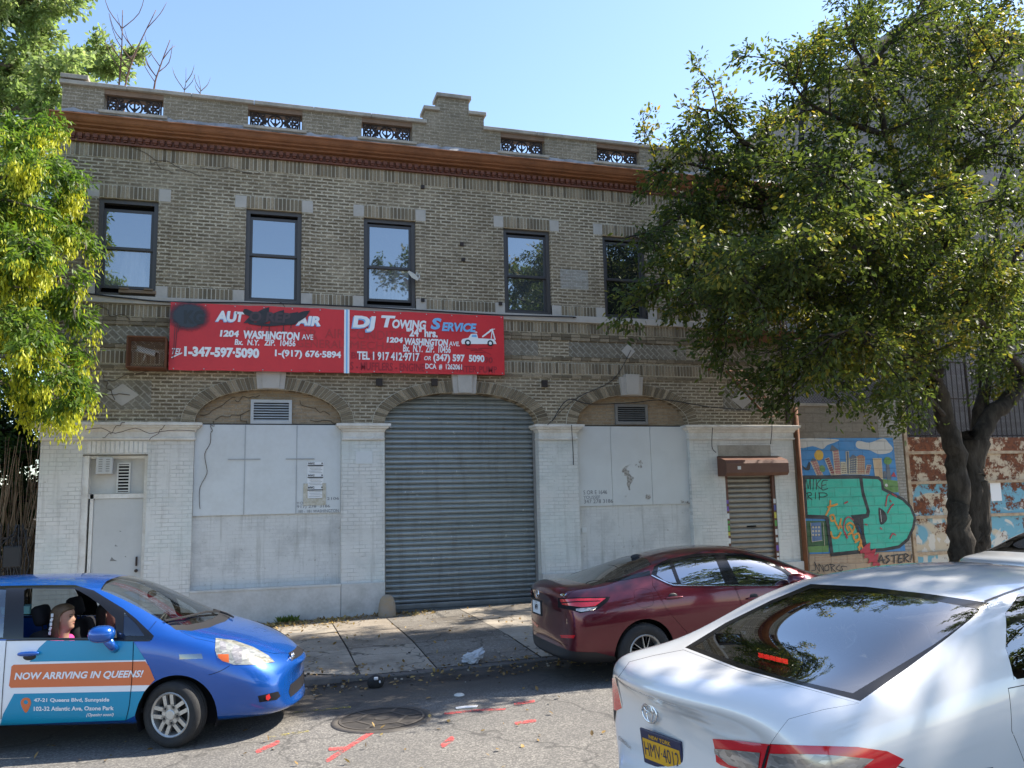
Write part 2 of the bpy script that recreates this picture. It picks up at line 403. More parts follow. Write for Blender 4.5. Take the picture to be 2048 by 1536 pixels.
def slats():
    t = NT('galvanised_slats'); p = t.pos(); sp = t.n('SeparateXYZ'); t.put(sp.inputs[0], p)
    col = t.mix(t.ramp(t.noise(1.0, t.mapv(p, (.5, 1, 9.9)), 3), (.35, 0.0), (.65, 1.0)), (.20, .228, .235), (.30, .325, .33))
    col = t.mix(t.ramp(t.noise(1.0, t.mapv(p, (7, 1, .8)), 6, .7), (.5, 0.0), (.75, .6)), col, (.13, .13, .125))
    col = t.mix(t.ramp(t.noise(5, t.mapv(p, (1, 1, 2)), 7, .75), (.60, 0.0), (.70, .65)), col, (.17, .115, .075))
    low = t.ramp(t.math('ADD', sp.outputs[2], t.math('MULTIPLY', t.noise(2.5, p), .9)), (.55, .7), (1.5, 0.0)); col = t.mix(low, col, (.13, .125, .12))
    col = t.mix(t.ramp(t.noise(9, t.mapv(p, (1, 1, .6)), 4, .7), (.66, 0.0), (.70, .8)), col, (.55, .56, .56))
    return t.fin(col, t.math('MULTIPLY_ADD', t.noise(3, p), .3, .28), t.bump(t.noise(4, p, 3), .25, .02), .45, .5)
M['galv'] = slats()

def worn(name, c, lo, hi):
    "sprayed paint worn through to the surface below"
    t = NT(name); p = t.pos(); tr = t.n('BsdfTransparent'); mx = t.n('MixShader')
    f = t.math('MULTIPLY', t.ramp(t.noise(16, p, 6, .75), (lo, 0.0), (hi, 1.0)), t.ramp(t.noise(110, p, 2), (.40, .15), (.55, 1.0)))
    t.put(t.b.inputs['Base Color'], c); t.b.inputs['Roughness'].default_value = .85
    t.put(mx.inputs[0], f); t.t.links.new(tr.outputs[0], mx.inputs[1]); t.t.links.new(t.b.outputs[0], mx.inputs[2]); t.t.links.new(mx.outputs[0], t.out.inputs[0]); return t.m
# ------------------------------------------------------------------ ground, road, pavement
CURB = -5.18
def asphalt():
    t = NT('worn_asphalt'); p = t.pos()
    v = t.n('TexVoronoi'); v.inputs['Scale'].default_value = 75; t.put(v.inputs['Vector'], p)
    sp = t.n('SeparateXYZ'); t.put(sp.inputs[0], p)
    sc = t.n('SeparateColor'); t.put(sc.inputs[0], v.outputs['Color'])
    col = t.ramp(sc.outputs[0], (0.0, (.10, .093, .085)), (.6, (.152, .142, .128)), (1.0, (.27, .25, .22)))
    col = t.mix(t.ramp(t.noise(.7, p, 6, .65), (.40, 0.0), (.7, .55)), col, (.10, .095, .09))
    edge = t.math('ADD', sp.outputs[1], t.math('MULTIPLY', t.math('SUBTRACT', t.noise(1.1, p, 4), .5), 1.1))
    g = t.ramp(t.math('MULTIPLY_ADD', edge, .5, 3.7), (.28, 0.0), (.45, .55), (.72, .9))
    col = t.mix(g, col, (.075, .064, .053))
    wet = t.ramp(t.math('MULTIPLY_ADD', edge, .8, 4.9), (.22, 0.0), (.5, 1.0), (.95, 1.0))
    wet = t.math('MULTIPLY', wet, t.ramp(t.noise(.9, p, 4), (.36, 0.2), (.5, 1.0)))
    col = t.mix(wet, col, (.022, .02, .019))
    cr = t.n('TexVoronoi'); cr.feature = 'DISTANCE_TO_EDGE'; cr.inputs['Scale'].default_value = .55
    wv = t.n('VectorMath', operation='MULTIPLY_ADD'); nz = t.n('TexNoise'); nz.inputs['Scale'].default_value = 2.2; t.put(nz.inputs['Vector'], p)
    t.put(wv.inputs[0], nz.outputs['Color']); wv.inputs[1].default_value = (.9, .9, 0); t.put(wv.inputs[2], p); t.put(cr.inputs['Vector'], wv.outputs[0])
    crk = t.ramp(cr.outputs['Distance'], (.004, .55), (.016, 0.0))
    col = t.mix(crk, col, (.05, .047, .044))
    rough = t.math('SUBTRACT', .93, t.math('MULTIPLY', wet, .4))
    return t.fin(col, rough, t.bump(sc.outputs[0], .55, .006), 0, .3)
def concrete(name, a, b, cval):
    t = NT(name); p = t.pos(); r = t.rnd()
    base = t.ramp(r, (0.0, a), (1.0, b))
    v = t.n('TexVoronoi'); v.inputs['Scale'].default_value = 60; t.put(v.inputs['Vector'], p); sc = t.n('SeparateColor'); t.put(sc.inputs[0], v.outputs['Color'])
    col = t.mix(t.ramp(sc.outputs[0], (.5, 0.0), (1.0, .45)), base, (.42, .38, .32))
    col = t.mix(t.ramp(t.noise(1.2, p, 7, .7), (.42, 0.0), (.72, .6)), col, cval)
    col = t.mix(t.ramp(t.noise(9, p, 4, .7), (.6, 0.0), (.72, .5)), col, (.07, .06, .05))
    cr = t.n('TexVoronoi'); cr.feature = 'DISTANCE_TO_EDGE'; cr.inputs['Scale'].default_value = .8
    wv = t.n('VectorMath', operation='MULTIPLY_ADD'); nz = t.n('TexNoise'); nz.inputs['Scale'].default_value = 2.6; t.put(nz.inputs['Vector'], p)
    t.put(wv.inputs[0], nz.outputs['Color']); wv.inputs[1].default_value = (.8, .8, 0); t.put(wv.inputs[2], p); t.put(cr.inputs['Vector'], wv.outputs[0])
    col = t.mix(t.ramp(cr.outputs['Distance'], (.004, .75), (.014, 0.0)), col, (.05, .043, .036))
    col = t.mix(t.ramp(t.noise(.9, t.mapv(p, loc=(3, 9, 0)), 6, .7), (.50, 0.0), (.66, .55)), col, (.085, .07, .054))
    return t.fin(col, .9, t.bump(t.noise(45, p, 5, .7), .5, .008), 0, .3)
M['asphalt'] = asphalt()
M['slab'] = concrete('pavement_concrete', (.24, .20, .155), (.34, .295, .235), (.15, .125, .095))
M['slab_dark'] = concrete('pavement_patch', (.12, .105, .09), (.165, .15, .128), (.09, .078, .066))
M['dirt'] = grime('gutter_dirt', (.06, .05, .042), .95, .6, 6, (.03, .026, .022), .4)
M['earth'] = grime('bare_ground', (.16, .14, .11), .95, .6, 1, (.09, .085, .05), .4)
XS = [-160, -60, -25, -14]+[x*1.0 for x in range(-12, 22, 2)]+[22, 30, 60, 160]
def sheet(name, ys, hf, m, parent=None):
    vs = [(x, y, hf(x, y)) for y in ys for x in XS]; n = len(XS)
    fs = [(j*n+i, j*n+i+1, (j+1)*n+i+1, (j+1)*n+i) for j in range(len(ys)-1) for i in range(n-1)]
    o = obj(name, mdata(name, vs, fs, m, smooth=True), parent); return struct(o)
road = sheet('road', [-17.0, -13.2, -12, -11, -10, -9, -8.2, -7, -6, CURB+.02], rz, M['asphalt'])
ground = sheet('ground', [-300, -60, -17, 0, 60, 300], lambda x, y: gz(x)-.25, M['earth'])
sheet('near_pavement', [-22.0, -19, -17.0], lambda x, y: rz(x, -13)+.12, M['slab'])
def apron(x): return max(0.0, min(1.0, (x-.75)/.55))*max(0.0, min(1.0, (8.6-x)/.6))
def sz(x, y):
    "height of the far pavement"
    k = max(0.0, min(1.0, (-3.2-y)/1.8))
    return gz(x)+.10-.075*k*apron(x)
slabs = MB()
xe = [-30, -24, -18, -13, -9.5, -7.9, -6.3, -4.7, -3.1, -1.55, -.1, W(693, 1245)[0]*0+1.27, 2.24, 3.66, 5.1, 6.6, 8.1, 9.6, 11.2, 12.8, 14.4, 16, 19, 24, 34]
ye = [-.06, -1.75, -3.4, CURB+.16]
rs = random.Random(5)
for i in range(len(xe)-1):
    for j in range(3):
        x0, x1, y1, y0 = xe[i]+.008, xe[i+1]-.008, ye[j]-.008, ye[j+1]+.008
        dark = (.0 < xe[i] < .5) or (2.2 < xe[i] < 2.3) or (xe[i] > 5 and rs.random() < .3)
        if i == 12 and j > 0: dark = True
        sk = [rs.uniform(-.012, .012) for _ in range(2)]
        a = 5; b = 5
        vs = [(x0+(x1-x0)*p/a, y0+(y1-y0)*q/b, sz(x0+(x1-x0)*p/a, y0+(y1-y0)*q/b)+sk[0]*(p/a-.5)+.004) for q in range(b+1) for p in range(a+1)]
        slabs.add(vs, [(q*(a+1)+p, q*(a+1)+p+1, (q+1)*(a+1)+p+1, (q+1)*(a+1)+p) for q in range(b) for p in range(a)], 1 if dark else 0)
struct(slabs.build('pavement', [M['slab'], M['slab_dark']], None, True))
base = MB()
xg = [-30+.5*k for k in range(129)]
for i in range(len(xg)-1):
    a, b = xg[i], xg[i+1]
    ysb = [0.0, -1.7, -3.2, -4.2, CURB+.1]
    for k in range(4):
        base.add([(a, ysb[k+1], sz(a, ysb[k+1])-.012), (b, ysb[k+1], sz(b, ysb[k+1])-.012), (b, ysb[k], sz(b, ysb[k])-.012), (a, ysb[k], sz(a, ysb[k])-.012)], [(0, 1, 2, 3)])
struct(base.build('pavement_bed', M['dirt']))
kb = MB()
prof = [(0, -.2), (0, .075), (.02, .098), (.045, .104), (.17, .106)]
for i in range(len(xg)-1):
    a, b = xg[i], xg[i+1]
    for k in range(len(prof)-1):
        def kp(x, q): return (x, CURB+q[0], gz(x)+(q[1] if q[1] < 0 else q[1]*(1-.78*apron(x))))
        kb.add([kp(a, prof[k]), kp(b, prof[k]), kp(b, prof[k+1]), kp(a, prof[k+1])], [(0, 1, 2, 3)])
M['kerb'] = grime('stained_kerb', (.12, .11, .10), .8, .7, 2.5, (.035, .032, .03), .4)
struct(auto_smooth(kb.build('kerb', M['kerb']), 50))
# spray marks on the road
def gp(z=.006): return lambda u, v: tuple(G(u, v, z))
M['red_spray'] = worn('red_spray_paint', (.62, .075, .07), .36, .56); M['yel_spray'] = worn('yellow_spray_paint', (.45, .36, .04), .46, .62)
mk = MB()
for pts, wd in (([(655, 1521), (700, 1492), (752, 1459)], 8), ([(660, 1498), (690, 1496)], 7), ([(886, 1490), (904, 1477)], 10), ([(890, 1427), (960, 1420), (1010, 1418)], 4),
                ([(1030, 1408), (1068, 1402)], 5), ([(1032, 1446), (1070, 1441)], 6), ([(515, 1503), (556, 1484)], 8)):
    mk.stroke(smoothpts(pts, 4), wd, gp(), lift=(0, 0, 1))
mk.build('red_spray_paint', M['red_spray'], road)
mk = MB()
for pts, wd in (([(540, 1473), (616, 1462)], 4), ([(590, 1424), (660, 1418), (700, 1414)], 3)): mk.stroke(pts, wd, gp(), lift=(0, 0, 1))
mk.build('yellow_spray_paint', M['yel_spray'], road)
# manhole
mc = G(764, 1439); mhx, mhy = float(mc[0]), float(mc[1])
mh = thing('manhole_cover', 'round iron manhole cover with hexagon pattern set in the asphalt', 'manhole cover', (mhx, mhy, rz(mhx, mhy)), (0, -.02, 0))
M['cast'] = grime('cast_iron', (.085, .075, .066), .6, .6, 9, (.14, .125, .105), .3, 80, .3)
M['cast_dark'] = grime('cast_iron_recess', (.045, .04, .036), .7, .5, 9, (.08, .07, .06), .3, 80, .2)
r = .44
mb = MB(); mb.lathe([(r+.07, .002), (r+.06, .012), (r, .014), (r, .004)], n=40); mb.build('frame', M['cast'], mh, True)
mb = MB(); mb.lathe([(r-.01, .003), (r-.012, .010), (0, .010)], n=40); cv = mb.build('cover', M['cast_dark'], mh, False)
mb = MB()
hx = [(.25*math.cos(rad(60*k)), .25*math.sin(rad(60*k))) for k in range(7)]
f2 = lambda a, b: (a, b, .0145)
for k in range(6):
    mb.stroke([hx[k], hx[k+1]], .03, f2, lift=(0, 0, 1)); mb.stroke([hx[k], (hx[k][0]*1.7, hx[k][1]*1.7)], .03, f2, lift=(0, 0, 1))
mb.stroke([(.42*math.cos(rad(9*k)), .42*math.sin(rad(9*k))) for k in range(41)], .025, f2, lift=(0, 0, 1))
mb.lathe([(.075, .0145), (0, .0165)], n=16); mb.build('raised_pattern', M['cast'], cv)
# ------------------------------------------------------------------ the two-storey brick building
XL, XR = -3.59, 11.38
bld = thing('brick_building', 'two storey buff brick garage building with three arched ground floor bays and brown cornice', 'building', ((XL+XR)/2, 0, 0))
def bp(mb, name, m, smooth=False, parent=None):
    "part of the building; geometry is given in world coordinates"
    o = mb.build(name, m, parent or bld, smooth)
    if parent is None: o.matrix_parent_inverse = Matrix.Translation((-(XL+XR)/2, 0, 0))
    return o
def arch(x0, x1, zs, rise, n=28, e=2.15):
    c, h = (x0+x1)/2, (x1-x0)/2; out = []
    for k in range(n+1):
        a = math.pi*(1-k/n); ca, sa = math.cos(a), math.sin(a)
        out.append((c+h*math.copysign(abs(ca)**(2/e), ca), zs+rise*sa**(2/e)))
    return out
ZS = 3.695
A1, A2, A3 = (-1.13, 1.48), (2.29, 5.40), (6.24, 8.80)
RISE = .635
WX = [(-2.865, -1.865), (-.325, .70), (1.885, 2.915), (4.75, 5.77), (6.965, 7.965), (9.45, 10.45)]
WZ0, WZ1 = 5.985, 7.79
outer = [(XL, ZS)]+arch(*A1, ZS, RISE)+arch(*A2, ZS, RISE)+arch(*A3, ZS, RISE)+[(XR, ZS), (XR, 8.86), (XL, 8.86)]
holes = [[(a, WZ0), (a, WZ1), (b, WZ1), (b, WZ0)] for a, b in WX]
mb = MB(); mb.prism(outer, holes, 0, .38)
bp(mb, 'upper_wall', M['brick'])
# side and back walls, roof
mb = MB(); mb.box(XL, XL+.3, .38, 13, -.3, 9.96); mb.box(XR-.3, XR, .38, 13, -.3, 9.9); mb.box(XL+.3, XR-.3, 12.7, 13, -.3, 9.6)
bp(mb, 'side_wall', M['brick_side'])
mb = MB(); mb.box(XL+.3, XR-.3, .42, 12.7, 8.95, 9.1); bp(mb, 'roof', M['tar'])
mb = MB(); mb.box(XL+.3, XR-.3, 1.2, 1.25, -.2, 8.9); bp(mb, 'inner_partition', M['black'])
# white ground floor piers
def pier(x0, x1, z0, z1, holes=()):
    mb = MB(); mb.prism([(x0, z0), (x1, z0), (x1, z1), (x0, z1)], holes, 0, .42); return mb
bot = -.1
mb = MB(); mb.prism([(XL, bot), (-2.93, bot), (-2.93, 3.14), (-1.885, 3.14), (-1.885, bot), (A1[0], bot), (A1[0], ZS-.02), (XL, ZS-.02)], (), 0, .42)
mb.prism([(A1[1], .735), (A2[0], .735), (A2[0], ZS-.02), (A1[1], ZS-.02)], (), 0, .42)
mb.prism([(A2[1], .735), (A3[0], .735), (A3[0], ZS-.02), (A2[1], ZS-.02)], (), 0, .42)
mb.prism([(A3[1], .735), (9.62, .735), (9.62, 2.85), (10.86, 2.85), (10.86, .735), (XR, .735), (XR, ZS-.02), (A3[1], ZS-.02)], (), 0, .42)
bp(mb, 'white_pier', M['white_brick'])
mb = MB()
for a, b in ((A1[0], A1[1]-.003), (A1[1]+.003, A2[0]+.0), (A2[1], A3[0]+.03), (A3[0]+.036, A3[1]+.14), (A3[1]+.146, 9.6), (10.88, XR+.04)):
    mb.bbox(a, b, -.06, .40, -.25, .735, .012)
mb.bbox(A1[0], A1[1], -.075, -.05, .70, .742, .006)
bp(mb, 'plinth', M['plinth'])
# cap mouldings
def moulding(mb, x0, x1, prof, ends=True, m=0):
    "prof: list of (outward, z) from bottom to top; returns round the ends"
    n = len(prof)
    vs = [(x0-o, -o, z) for o, z in prof]+[(x1+o, -o, z) for o, z in prof]+[(x0-o, .3, z) for o, z in prof]+[(x1+o, .3, z) for o, z in prof]
    fs = []
    for k in range(n-1):
        fs += [(k, n+k, n+k+1, k+1), (2*n+k, k, k+1, 2*n+k+1), (n+k, 3*n+k, 3*n+k+1, n+k+1)]
    fs.append((n-1, 2*n-1, 4*n-1, 3*n-1)); fs.append((0, 2*n, 3*n, n))
    return mb.add(vs, fs, m)
capprof = [(.02, 3.385), (.045, 3.39), (.05, 3.42), (.028, 3.435), (.028, 3.535), (.05, 3.55), (.065, 3.585), (.11, 3.61), (.115, 3.635), (.15, 3.645), (.155, 3.69), (.10, 3.70)]
mb = MB()
for a, b in ((XL+.01, A1[0]-.02), (A1[1]+.05, A2[0]-.05), (A2[1]+.04, A3[0]-.04), (A3[1]+.02, XR-.02)): moulding(mb, a, b, capprof)
bp(mb, 'pier_cap', M['white_trim'])
# stone string course, blocks by the windows
mb = MB(); mb.bbox(XL-.03, XR, -.07, .1, 5.835, 5.975, .008); bp(mb, 'sill_course', M['stone'])
mb = MB()
for a, b in WX:
    for s, c in ((-1, a), (1, b)):
        x0, x1 = (c-.205, c) if s < 0 else (c, c+.205)
        mb.bbox(x0, x1, -.018, .09, 7.795, 8.03, .006); mb.bbox(x0, x1, -.02, .09, 5.98, 6.19, .006)
bp(mb, 'stone_block', M['stone'])
mb = MB()
for a, b in WX:
    mb.box(a-.203, a-.002, -.014, .02, 6.19, 7.795); mb.box(b+.002, b+.203, -.014, .02, 6.19, 7.795)
bp(mb, 'window_surround', M['brick'])
# soldier courses made of single bricks
def soldiers(mb, x0, x1, z0, z1, pitch=.0735, dep=.016, rnd=random.Random(3), gap=.017):
    n = max(1, round((x1-x0)/pitch)); p = (x1-x0)/n
    for k in range(n):
        d = dep+rnd.uniform(-.004, .004)
        mb.box(x0+k*p+gap/2, x0+(k+1)*p-gap/2, -d, .02, z0+rnd.uniform(0, .004), z1-rnd.uniform(0, .004))
back = MB(); so = MB()
def band(x0, x1, z0, z1, **k):
    back.box(x0, x1, -.005, .03, z0-.006, z1+.006); soldiers(so, x0, x1, z0, z1, **k)
band(XL, XR, 8.555, 8.80); band(XL, XR, 5.615, 5.82); band(XL, XR, 4.755, 4.975)
for a, b in WX: band(a+.002, b-.002, 7.80, 8.03)
for i in range(5): band(WX[i][1]+.207, WX[i+1][0]-.207, 5.985, 6.185)
band(XL, WX[0][0]-.207, 5.985, 6.185); band(WX[5][1]+.207, XR, 5.985, 6.185)
# dark header rows under and over the patterned band
hd = MB()
rh = random.Random(8)
for z in (5.525, 5.455, 5.035, 4.665):
    x = XL+.02
    while x < XR-.25:
        hd.box(x, x+.205, -.022 if z > 4.7 else -.012, .02, z, z+.058); x += .2165
bp(back, 'soldier_mortar', M['mortar']); bp(so, 'soldier_course', M['unit'])
bp(hd, 'header_course', M['unit'])
mb = MB()
for a, b in ((-3.3, -1.6), (4.3, 5.44), (6.12, 8.83), (9.5, 11.2), (-1.4, 1.5), (1.9, 4.2)):
    mb.box(a, b, -.006, .02, 5.115, 5.425)
bp(mb, 'herringbone_panel', M['brick_diag'])
# brick arches
mo, un = MB(), MB(); ra = random.Random(4)
def ring(x0, x1):
    inn = arch(x0, x1, ZS, RISE, 200); t = .235
    c, h = (x0+x1)/2, (x1-x0)/2
    out = arch(x0-t, x1+t, ZS, RISE+t, 200)
    mo.prism(inn+out[::-1], (), -.012, .05)
    L = [0]
    for k in range(200): L.append(L[-1]+math.hypot((inn[k+1][0]+out[k+1][0]-inn[k][0]-out[k][0])/2, (inn[k+1][1]+out[k+1][1]-inn[k][1]-out[k][1])/2))
    n = round(L[-1]/.0735)
    def at(P, s):
        k = min(199, max(0, int(np.searchsorted(L, s))-1)); f = (s-L[k])/(L[k+1]-L[k]); return (P[k][0]+(P[k+1][0]-P[k][0])*f, P[k][1]+(P[k+1][1]-P[k][1])*f)
    for k in range(n):
        s0, s1 = (k+.07)*L[-1]/n, (k+.93)*L[-1]/n
        a, b, cc, d = at(inn, s0), at(inn, s1), at(out, s1), at(out, s0)
        mx = lambda p, q, f: (p[0]+(q[0]-p[0])*f, p[1]+(q[1]-p[1])*f)
        dd = -.026+ra.uniform(-.003, .003)
        un.prism([mx(a, d, .02), mx(b, cc, .02), mx(b, cc, .97), mx(a, d, .97)], (), dd, .02)
for a in (A1, A2, A3): ring(*a)
bp(mo, 'arch_mortar', M['mortar']); bp(un, 'brick_arch', M['unit'])
# keystones
mb = MB()
for xa, xb, z0, z1, d in ((-.04, .40, 4.345, 4.80, .07), (3.66, 4.06, 4.31, 4.80, .14), (7.27, 7.67, 4.325, 4.755, .16)):
    c = (xa+xb)/2; h = (xb-xa)/2
    for hw, dd in ((h+.06, d*.7), (h*.78, d)):
        q = [(c-hw*.86, z0), (c+hw*.86, z0), (c+hw, z1), (c-hw, z1)]
        mb.prism(q, (), -dd, .1) if dd == d else mb.prism([(q[0][0], z0-.01), (q[1][0], z0-.01), (q[2][0], z1-.05), (q[3][0], z1-.05)], (), -dd, .1)
bp(mb, 'keystone', M['stone'])
# diamond stones and their square brick panels
mb = MB(); sq = MB()
for c, z in ((-2.34, 4.19), (10.15, 4.27)):
    for hw, hh, m, dd in ((.47, .26, 0, -.008),): sq.prism([(c-hw, z-hh), (c+hw, z-hh), (c+hw, z+hh), (c-hw, z+hh)], (), dd, .02)
    mb.prism([(c-.27, z), (c, z-.2), (c+.27, z), (c, z+.2)], (), -.018, .02)
for c in (7.46, .1): mb.prism([(c-.16, 5.27), (c, 5.11), (c+.16, 5.27), (c, 5.43)], (), -.02, .02)
bp(sq, 'square_panel', M['brick_diag']); bp(mb, 'diamond_stone', M['stone'])
# cornice
mb = MB(); _p0 = [(.03, 9.0), (.06, 9.0), (.08, 9.035), (.17, 9.05), (.18, 9.085), (.27, 9.10), (.285, 9.13), (.33, 9.145), (.36, 9.175), (.39, 9.225), (.415, 9.25), (.435, 9.255), (.44, 9.275), (.42, 9.29)]
prof = [(o, 8.945+(z-9.0)*.80) for o, z in _p0]
n = len(prof)
ND = 90
xsC = [XL-.06+(XR-XL+.08)*k/ND for k in range(ND+1)]
rc = random.Random(11); wob = [rc.uniform(-.004, .004) for _ in xsC]
vs = [(x-(o*.12 if i == 0 else 0), -o, z+wob[i]) for i, x in enumerate(xsC) for o, z in prof]
vs += [(XL-.06-o*.12, .25, z) for o, z in prof]
fs = [(i*n+k, (i+1)*n+k, (i+1)*n+k+1, i*n+k+1) for i in range(ND) for k in range(n-1)]
e0 = (ND+1)*n
fs += [(e0+k, k, k+1, e0+k+1) for k in range(n-1)]
fs.append(tuple(range(ND*n, ND*n+n)))
mb.add(vs, fs); co = bp(mb, 'cornice', M['cornice'])
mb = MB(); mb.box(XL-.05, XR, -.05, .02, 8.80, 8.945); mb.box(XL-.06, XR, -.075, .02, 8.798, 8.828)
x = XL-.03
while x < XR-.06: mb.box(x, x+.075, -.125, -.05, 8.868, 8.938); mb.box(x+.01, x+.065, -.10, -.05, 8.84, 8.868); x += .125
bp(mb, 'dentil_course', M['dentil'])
# roof flashing: a crumpled sheet above the cornice
mb = MB(); rf = random.Random(2); NX = 150; row = [(-.425, 9.178), (-.30, 9.215), (-.16, 9.255), (-.02, 9.32), (.006, 9.43)]
vs = []
for i in range(NX+1):
    x = XL-.07+(XR-XL+.07)*i/NX
    for k, (y, z) in enumerate(row):
        dz = rf.uniform(-.008, .008) if k else rf.uniform(-.010, .006)
        vs.append((x, y+rf.uniform(-.012, .012)*(k in (0, 1, 2)), z+dz+(rf.uniform(-.02, .025) if k == 4 else 0)))
k5 = len(row)
fs = [(i*k5+k, (i+1)*k5+k, (i+1)*k5+k+1, i*k5+k+1) for i in range(NX) for k in range(k5-1)]
mb.add(vs, fs); bp(mb, 'roof_flashing', M['tar'], True)
# parapet
PO = [(-2.865, -1.85), (-.335, .687), (1.838, 2.866), (4.74, 5.722), (6.92, 7.945), (9.40, 10.40)]
oz0, oz1 = 9.455, 9.885
outer = [(XL+.03, 8.9), (XR, 8.9), (XR, 9.89), (4.38, 9.89), (4.38, 10.19), (4.06, 10.19), (4.06, 10.50), (3.41, 10.50), (3.41, 10.19), (3.14, 10.19), (3.14, 9.89), (XL+.03, 9.89)]
mb = MB(); mb.prism(outer, [[(a, oz0), (a, oz1), (b, oz1), (b, oz0)] for a, b in PO], .01, .34)
mb.box(XL+.03, -3.17, .007, .36, 9.885, 10.0)
bp(mb, 'parapet', brickwall('sooty_parapet_brick', (.215, .178, .122), (.34, .285, .20), (.47, .41, .32), soot=.62, speck=.8))
mb = MB()
def cope(x0, x1, z, h=.075, d=.05):
    n = max(1, round((x1-x0)/1.1)); p = (x1-x0)/n
    for k in range(n): mb.bbox(x0+k*p+.003, x0+(k+1)*p-.003, -d, .40, z+rc.uniform(-.004, .004), z+h, .01)
cope(XL-.02, 3.16, 9.885); cope(4.36, XR+.03, 9.885); cope(3.09, 3.43, 10.19); cope(4.04, 4.43, 10.19); cope(3.36, 4.11, 10.50, .085); cope(XL-.01, -3.13, 9.995, .08)
for a, b in PO: mb.bbox(a-.08, b+.08, -.05, .36, 9.40, 9.455, .01)
bp(mb, 'coping', M['coping'])
mb = MB()
for a, b in PO: mb.box(a, b, .02, .33, 9.785, 9.884)
bp(mb, 'opening_lintel', grime('brown_stained_lintel', (.20, .13, .085), .8, .6, 4, (.10, .07, .05)))
# wrought iron scroll grilles in the parapet openings
def spiral(cx, cz, r0, r1, a0, turns, n=26):
    return [(cx+(r0+(r1-r0)*k/n)*math.cos(a0+turns*2*math.pi*k/n), cz+(r0+(r1-r0)*k/n)*math.sin(a0+turns*2*math.pi*k/n)) for k in range(n+1)]
def grille():
    g = MB(); R = lambda pts, r: g.tube([(p[0], 0, p[1]) for p in pts], r*1.5, 5)
    w, z0, z1 = .46, .01, .305
    R([(-w, z1), (w, z1)], .011); R([(-w, z0), (w, z0)], .009)
    for s in (-1, 1):
        R([(s*w, -.01), (s*w, .36)], .011)
    R([(.135*math.cos(a), .155+.135*math.sin(a)) for a in [2*math.pi*k/24 for k in range(25)]], .013)
    R([(0, .03), (0, .29)], .012); R([(-.05, .12), (.05, .12)], .01)
    for s in (-1, 1):
        R([(0, .07), (s*.045, .12), (s*.085, .17), (s*.075, .215), (s*.045, .205)], .011)
        for dz, up in ((.085, 1), (.225, -1)):
            sp = spiral(s*.36, dz, .072, .012, math.pi/2*(-up) if s > 0 else math.pi/2*(-up), 1.35*s*up)
            R(sp, .014)
            R([(s*.14, .155), (s*.20, .155+up*.02), (s*.26, .155-up*.05), (s*.31, dz-up*.075), (s*.36, dz-up*.072)], .015)
            R(spiral(s*.225, .155-up*.11, .05, .01, math.pi*(.5 if up > 0 else -.5), -1.1*s*up, 18), .012)
            R([(s*.43, dz+up*.02), (s*.445, .155), (s*.41, .155-up*.03)], .010)
            g.box(s*.20-.035, s*.20+.035, -.008, .008, .155+up*.04-.03, .155+up*.04+.03)
            g.box(s*.305-.03, s*.305+.03, -.008, .008, .155-.035, .155+.035)
    return g
gdata = None
for a, b in PO:
    if gdata is None:
        g0 = grille().build('balustrade_grille', M['iron'], bld); gdata = g0
    else:
        g0 = gdata.copy(); link(g0); g0.parent = bld
    g0.location = ((a+b)/2-(XL+XR)/2, .10, 9.462); g0.scale = ((b-a)/1.02, 1, 1)
# windows
def window(k, a, b, style):
    mb = MB(); f = .075
    z0, z1 = WZ0, WZ1
    mb.prism([(a, z0), (b, z0), (b, z1), (a, z1)], [[(a+f, z0+f*.8), (a+f, z1-f), (b-f, z1-f), (b-f, z0+f*.8)]], .055, .20)
    fr = bp(mb, 'window', M['frame'])
    x0, x1 = a+f, b-f; zb, zt = z0+f*.8, z1-f
    lift, drop, mid = style
    zm = zb+(zt-zb)*mid
    def sash(s0, s1, y, rail=.05):
        s = MB(); s.prism([(x0, s0), (x1, s0), (x1, s1), (x0, s1)], [[(x0+rail, s0+rail), (x0+rail, s1-rail), (x1-rail, s1-rail), (x1-rail, s0+rail)]], y, y+.04)
        return bp(s, 'sash', M['sash'], parent=fr)
    def glass(s0, s1, y, m, rail=.05):
        g = MB(); g.box(x0+rail-.004, x1-rail+.004, y+.012, y+.02, s0+rail-.004, s1-rail+.004); return bp(g, 'pane', m, parent=fr)
    top, low = (zm-.02, zt-drop), (zb+lift, zm+.03)
    sash(*top, .085); glass(*top, .085, M['pane'] if k not in (4, 5) else M['pane_dark'])
    sash(*low, .13); glass(*low, .13, [M['pane_curtain'], M['pane'], M['pane_curtain'], M['pane'], M['pane_dark'], M['pane_dark']][k])
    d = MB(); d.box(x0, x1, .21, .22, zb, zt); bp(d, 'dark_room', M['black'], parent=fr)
    return fr
styles = [(.10, .10, .50), (.0, .06, .52), (.09, .03, .46), (.0, .04, .45), (.0, .04, .48), (0, .04, .5)]
for k, (a, b) in enumerate(WX): window(k, a, b, styles[k])
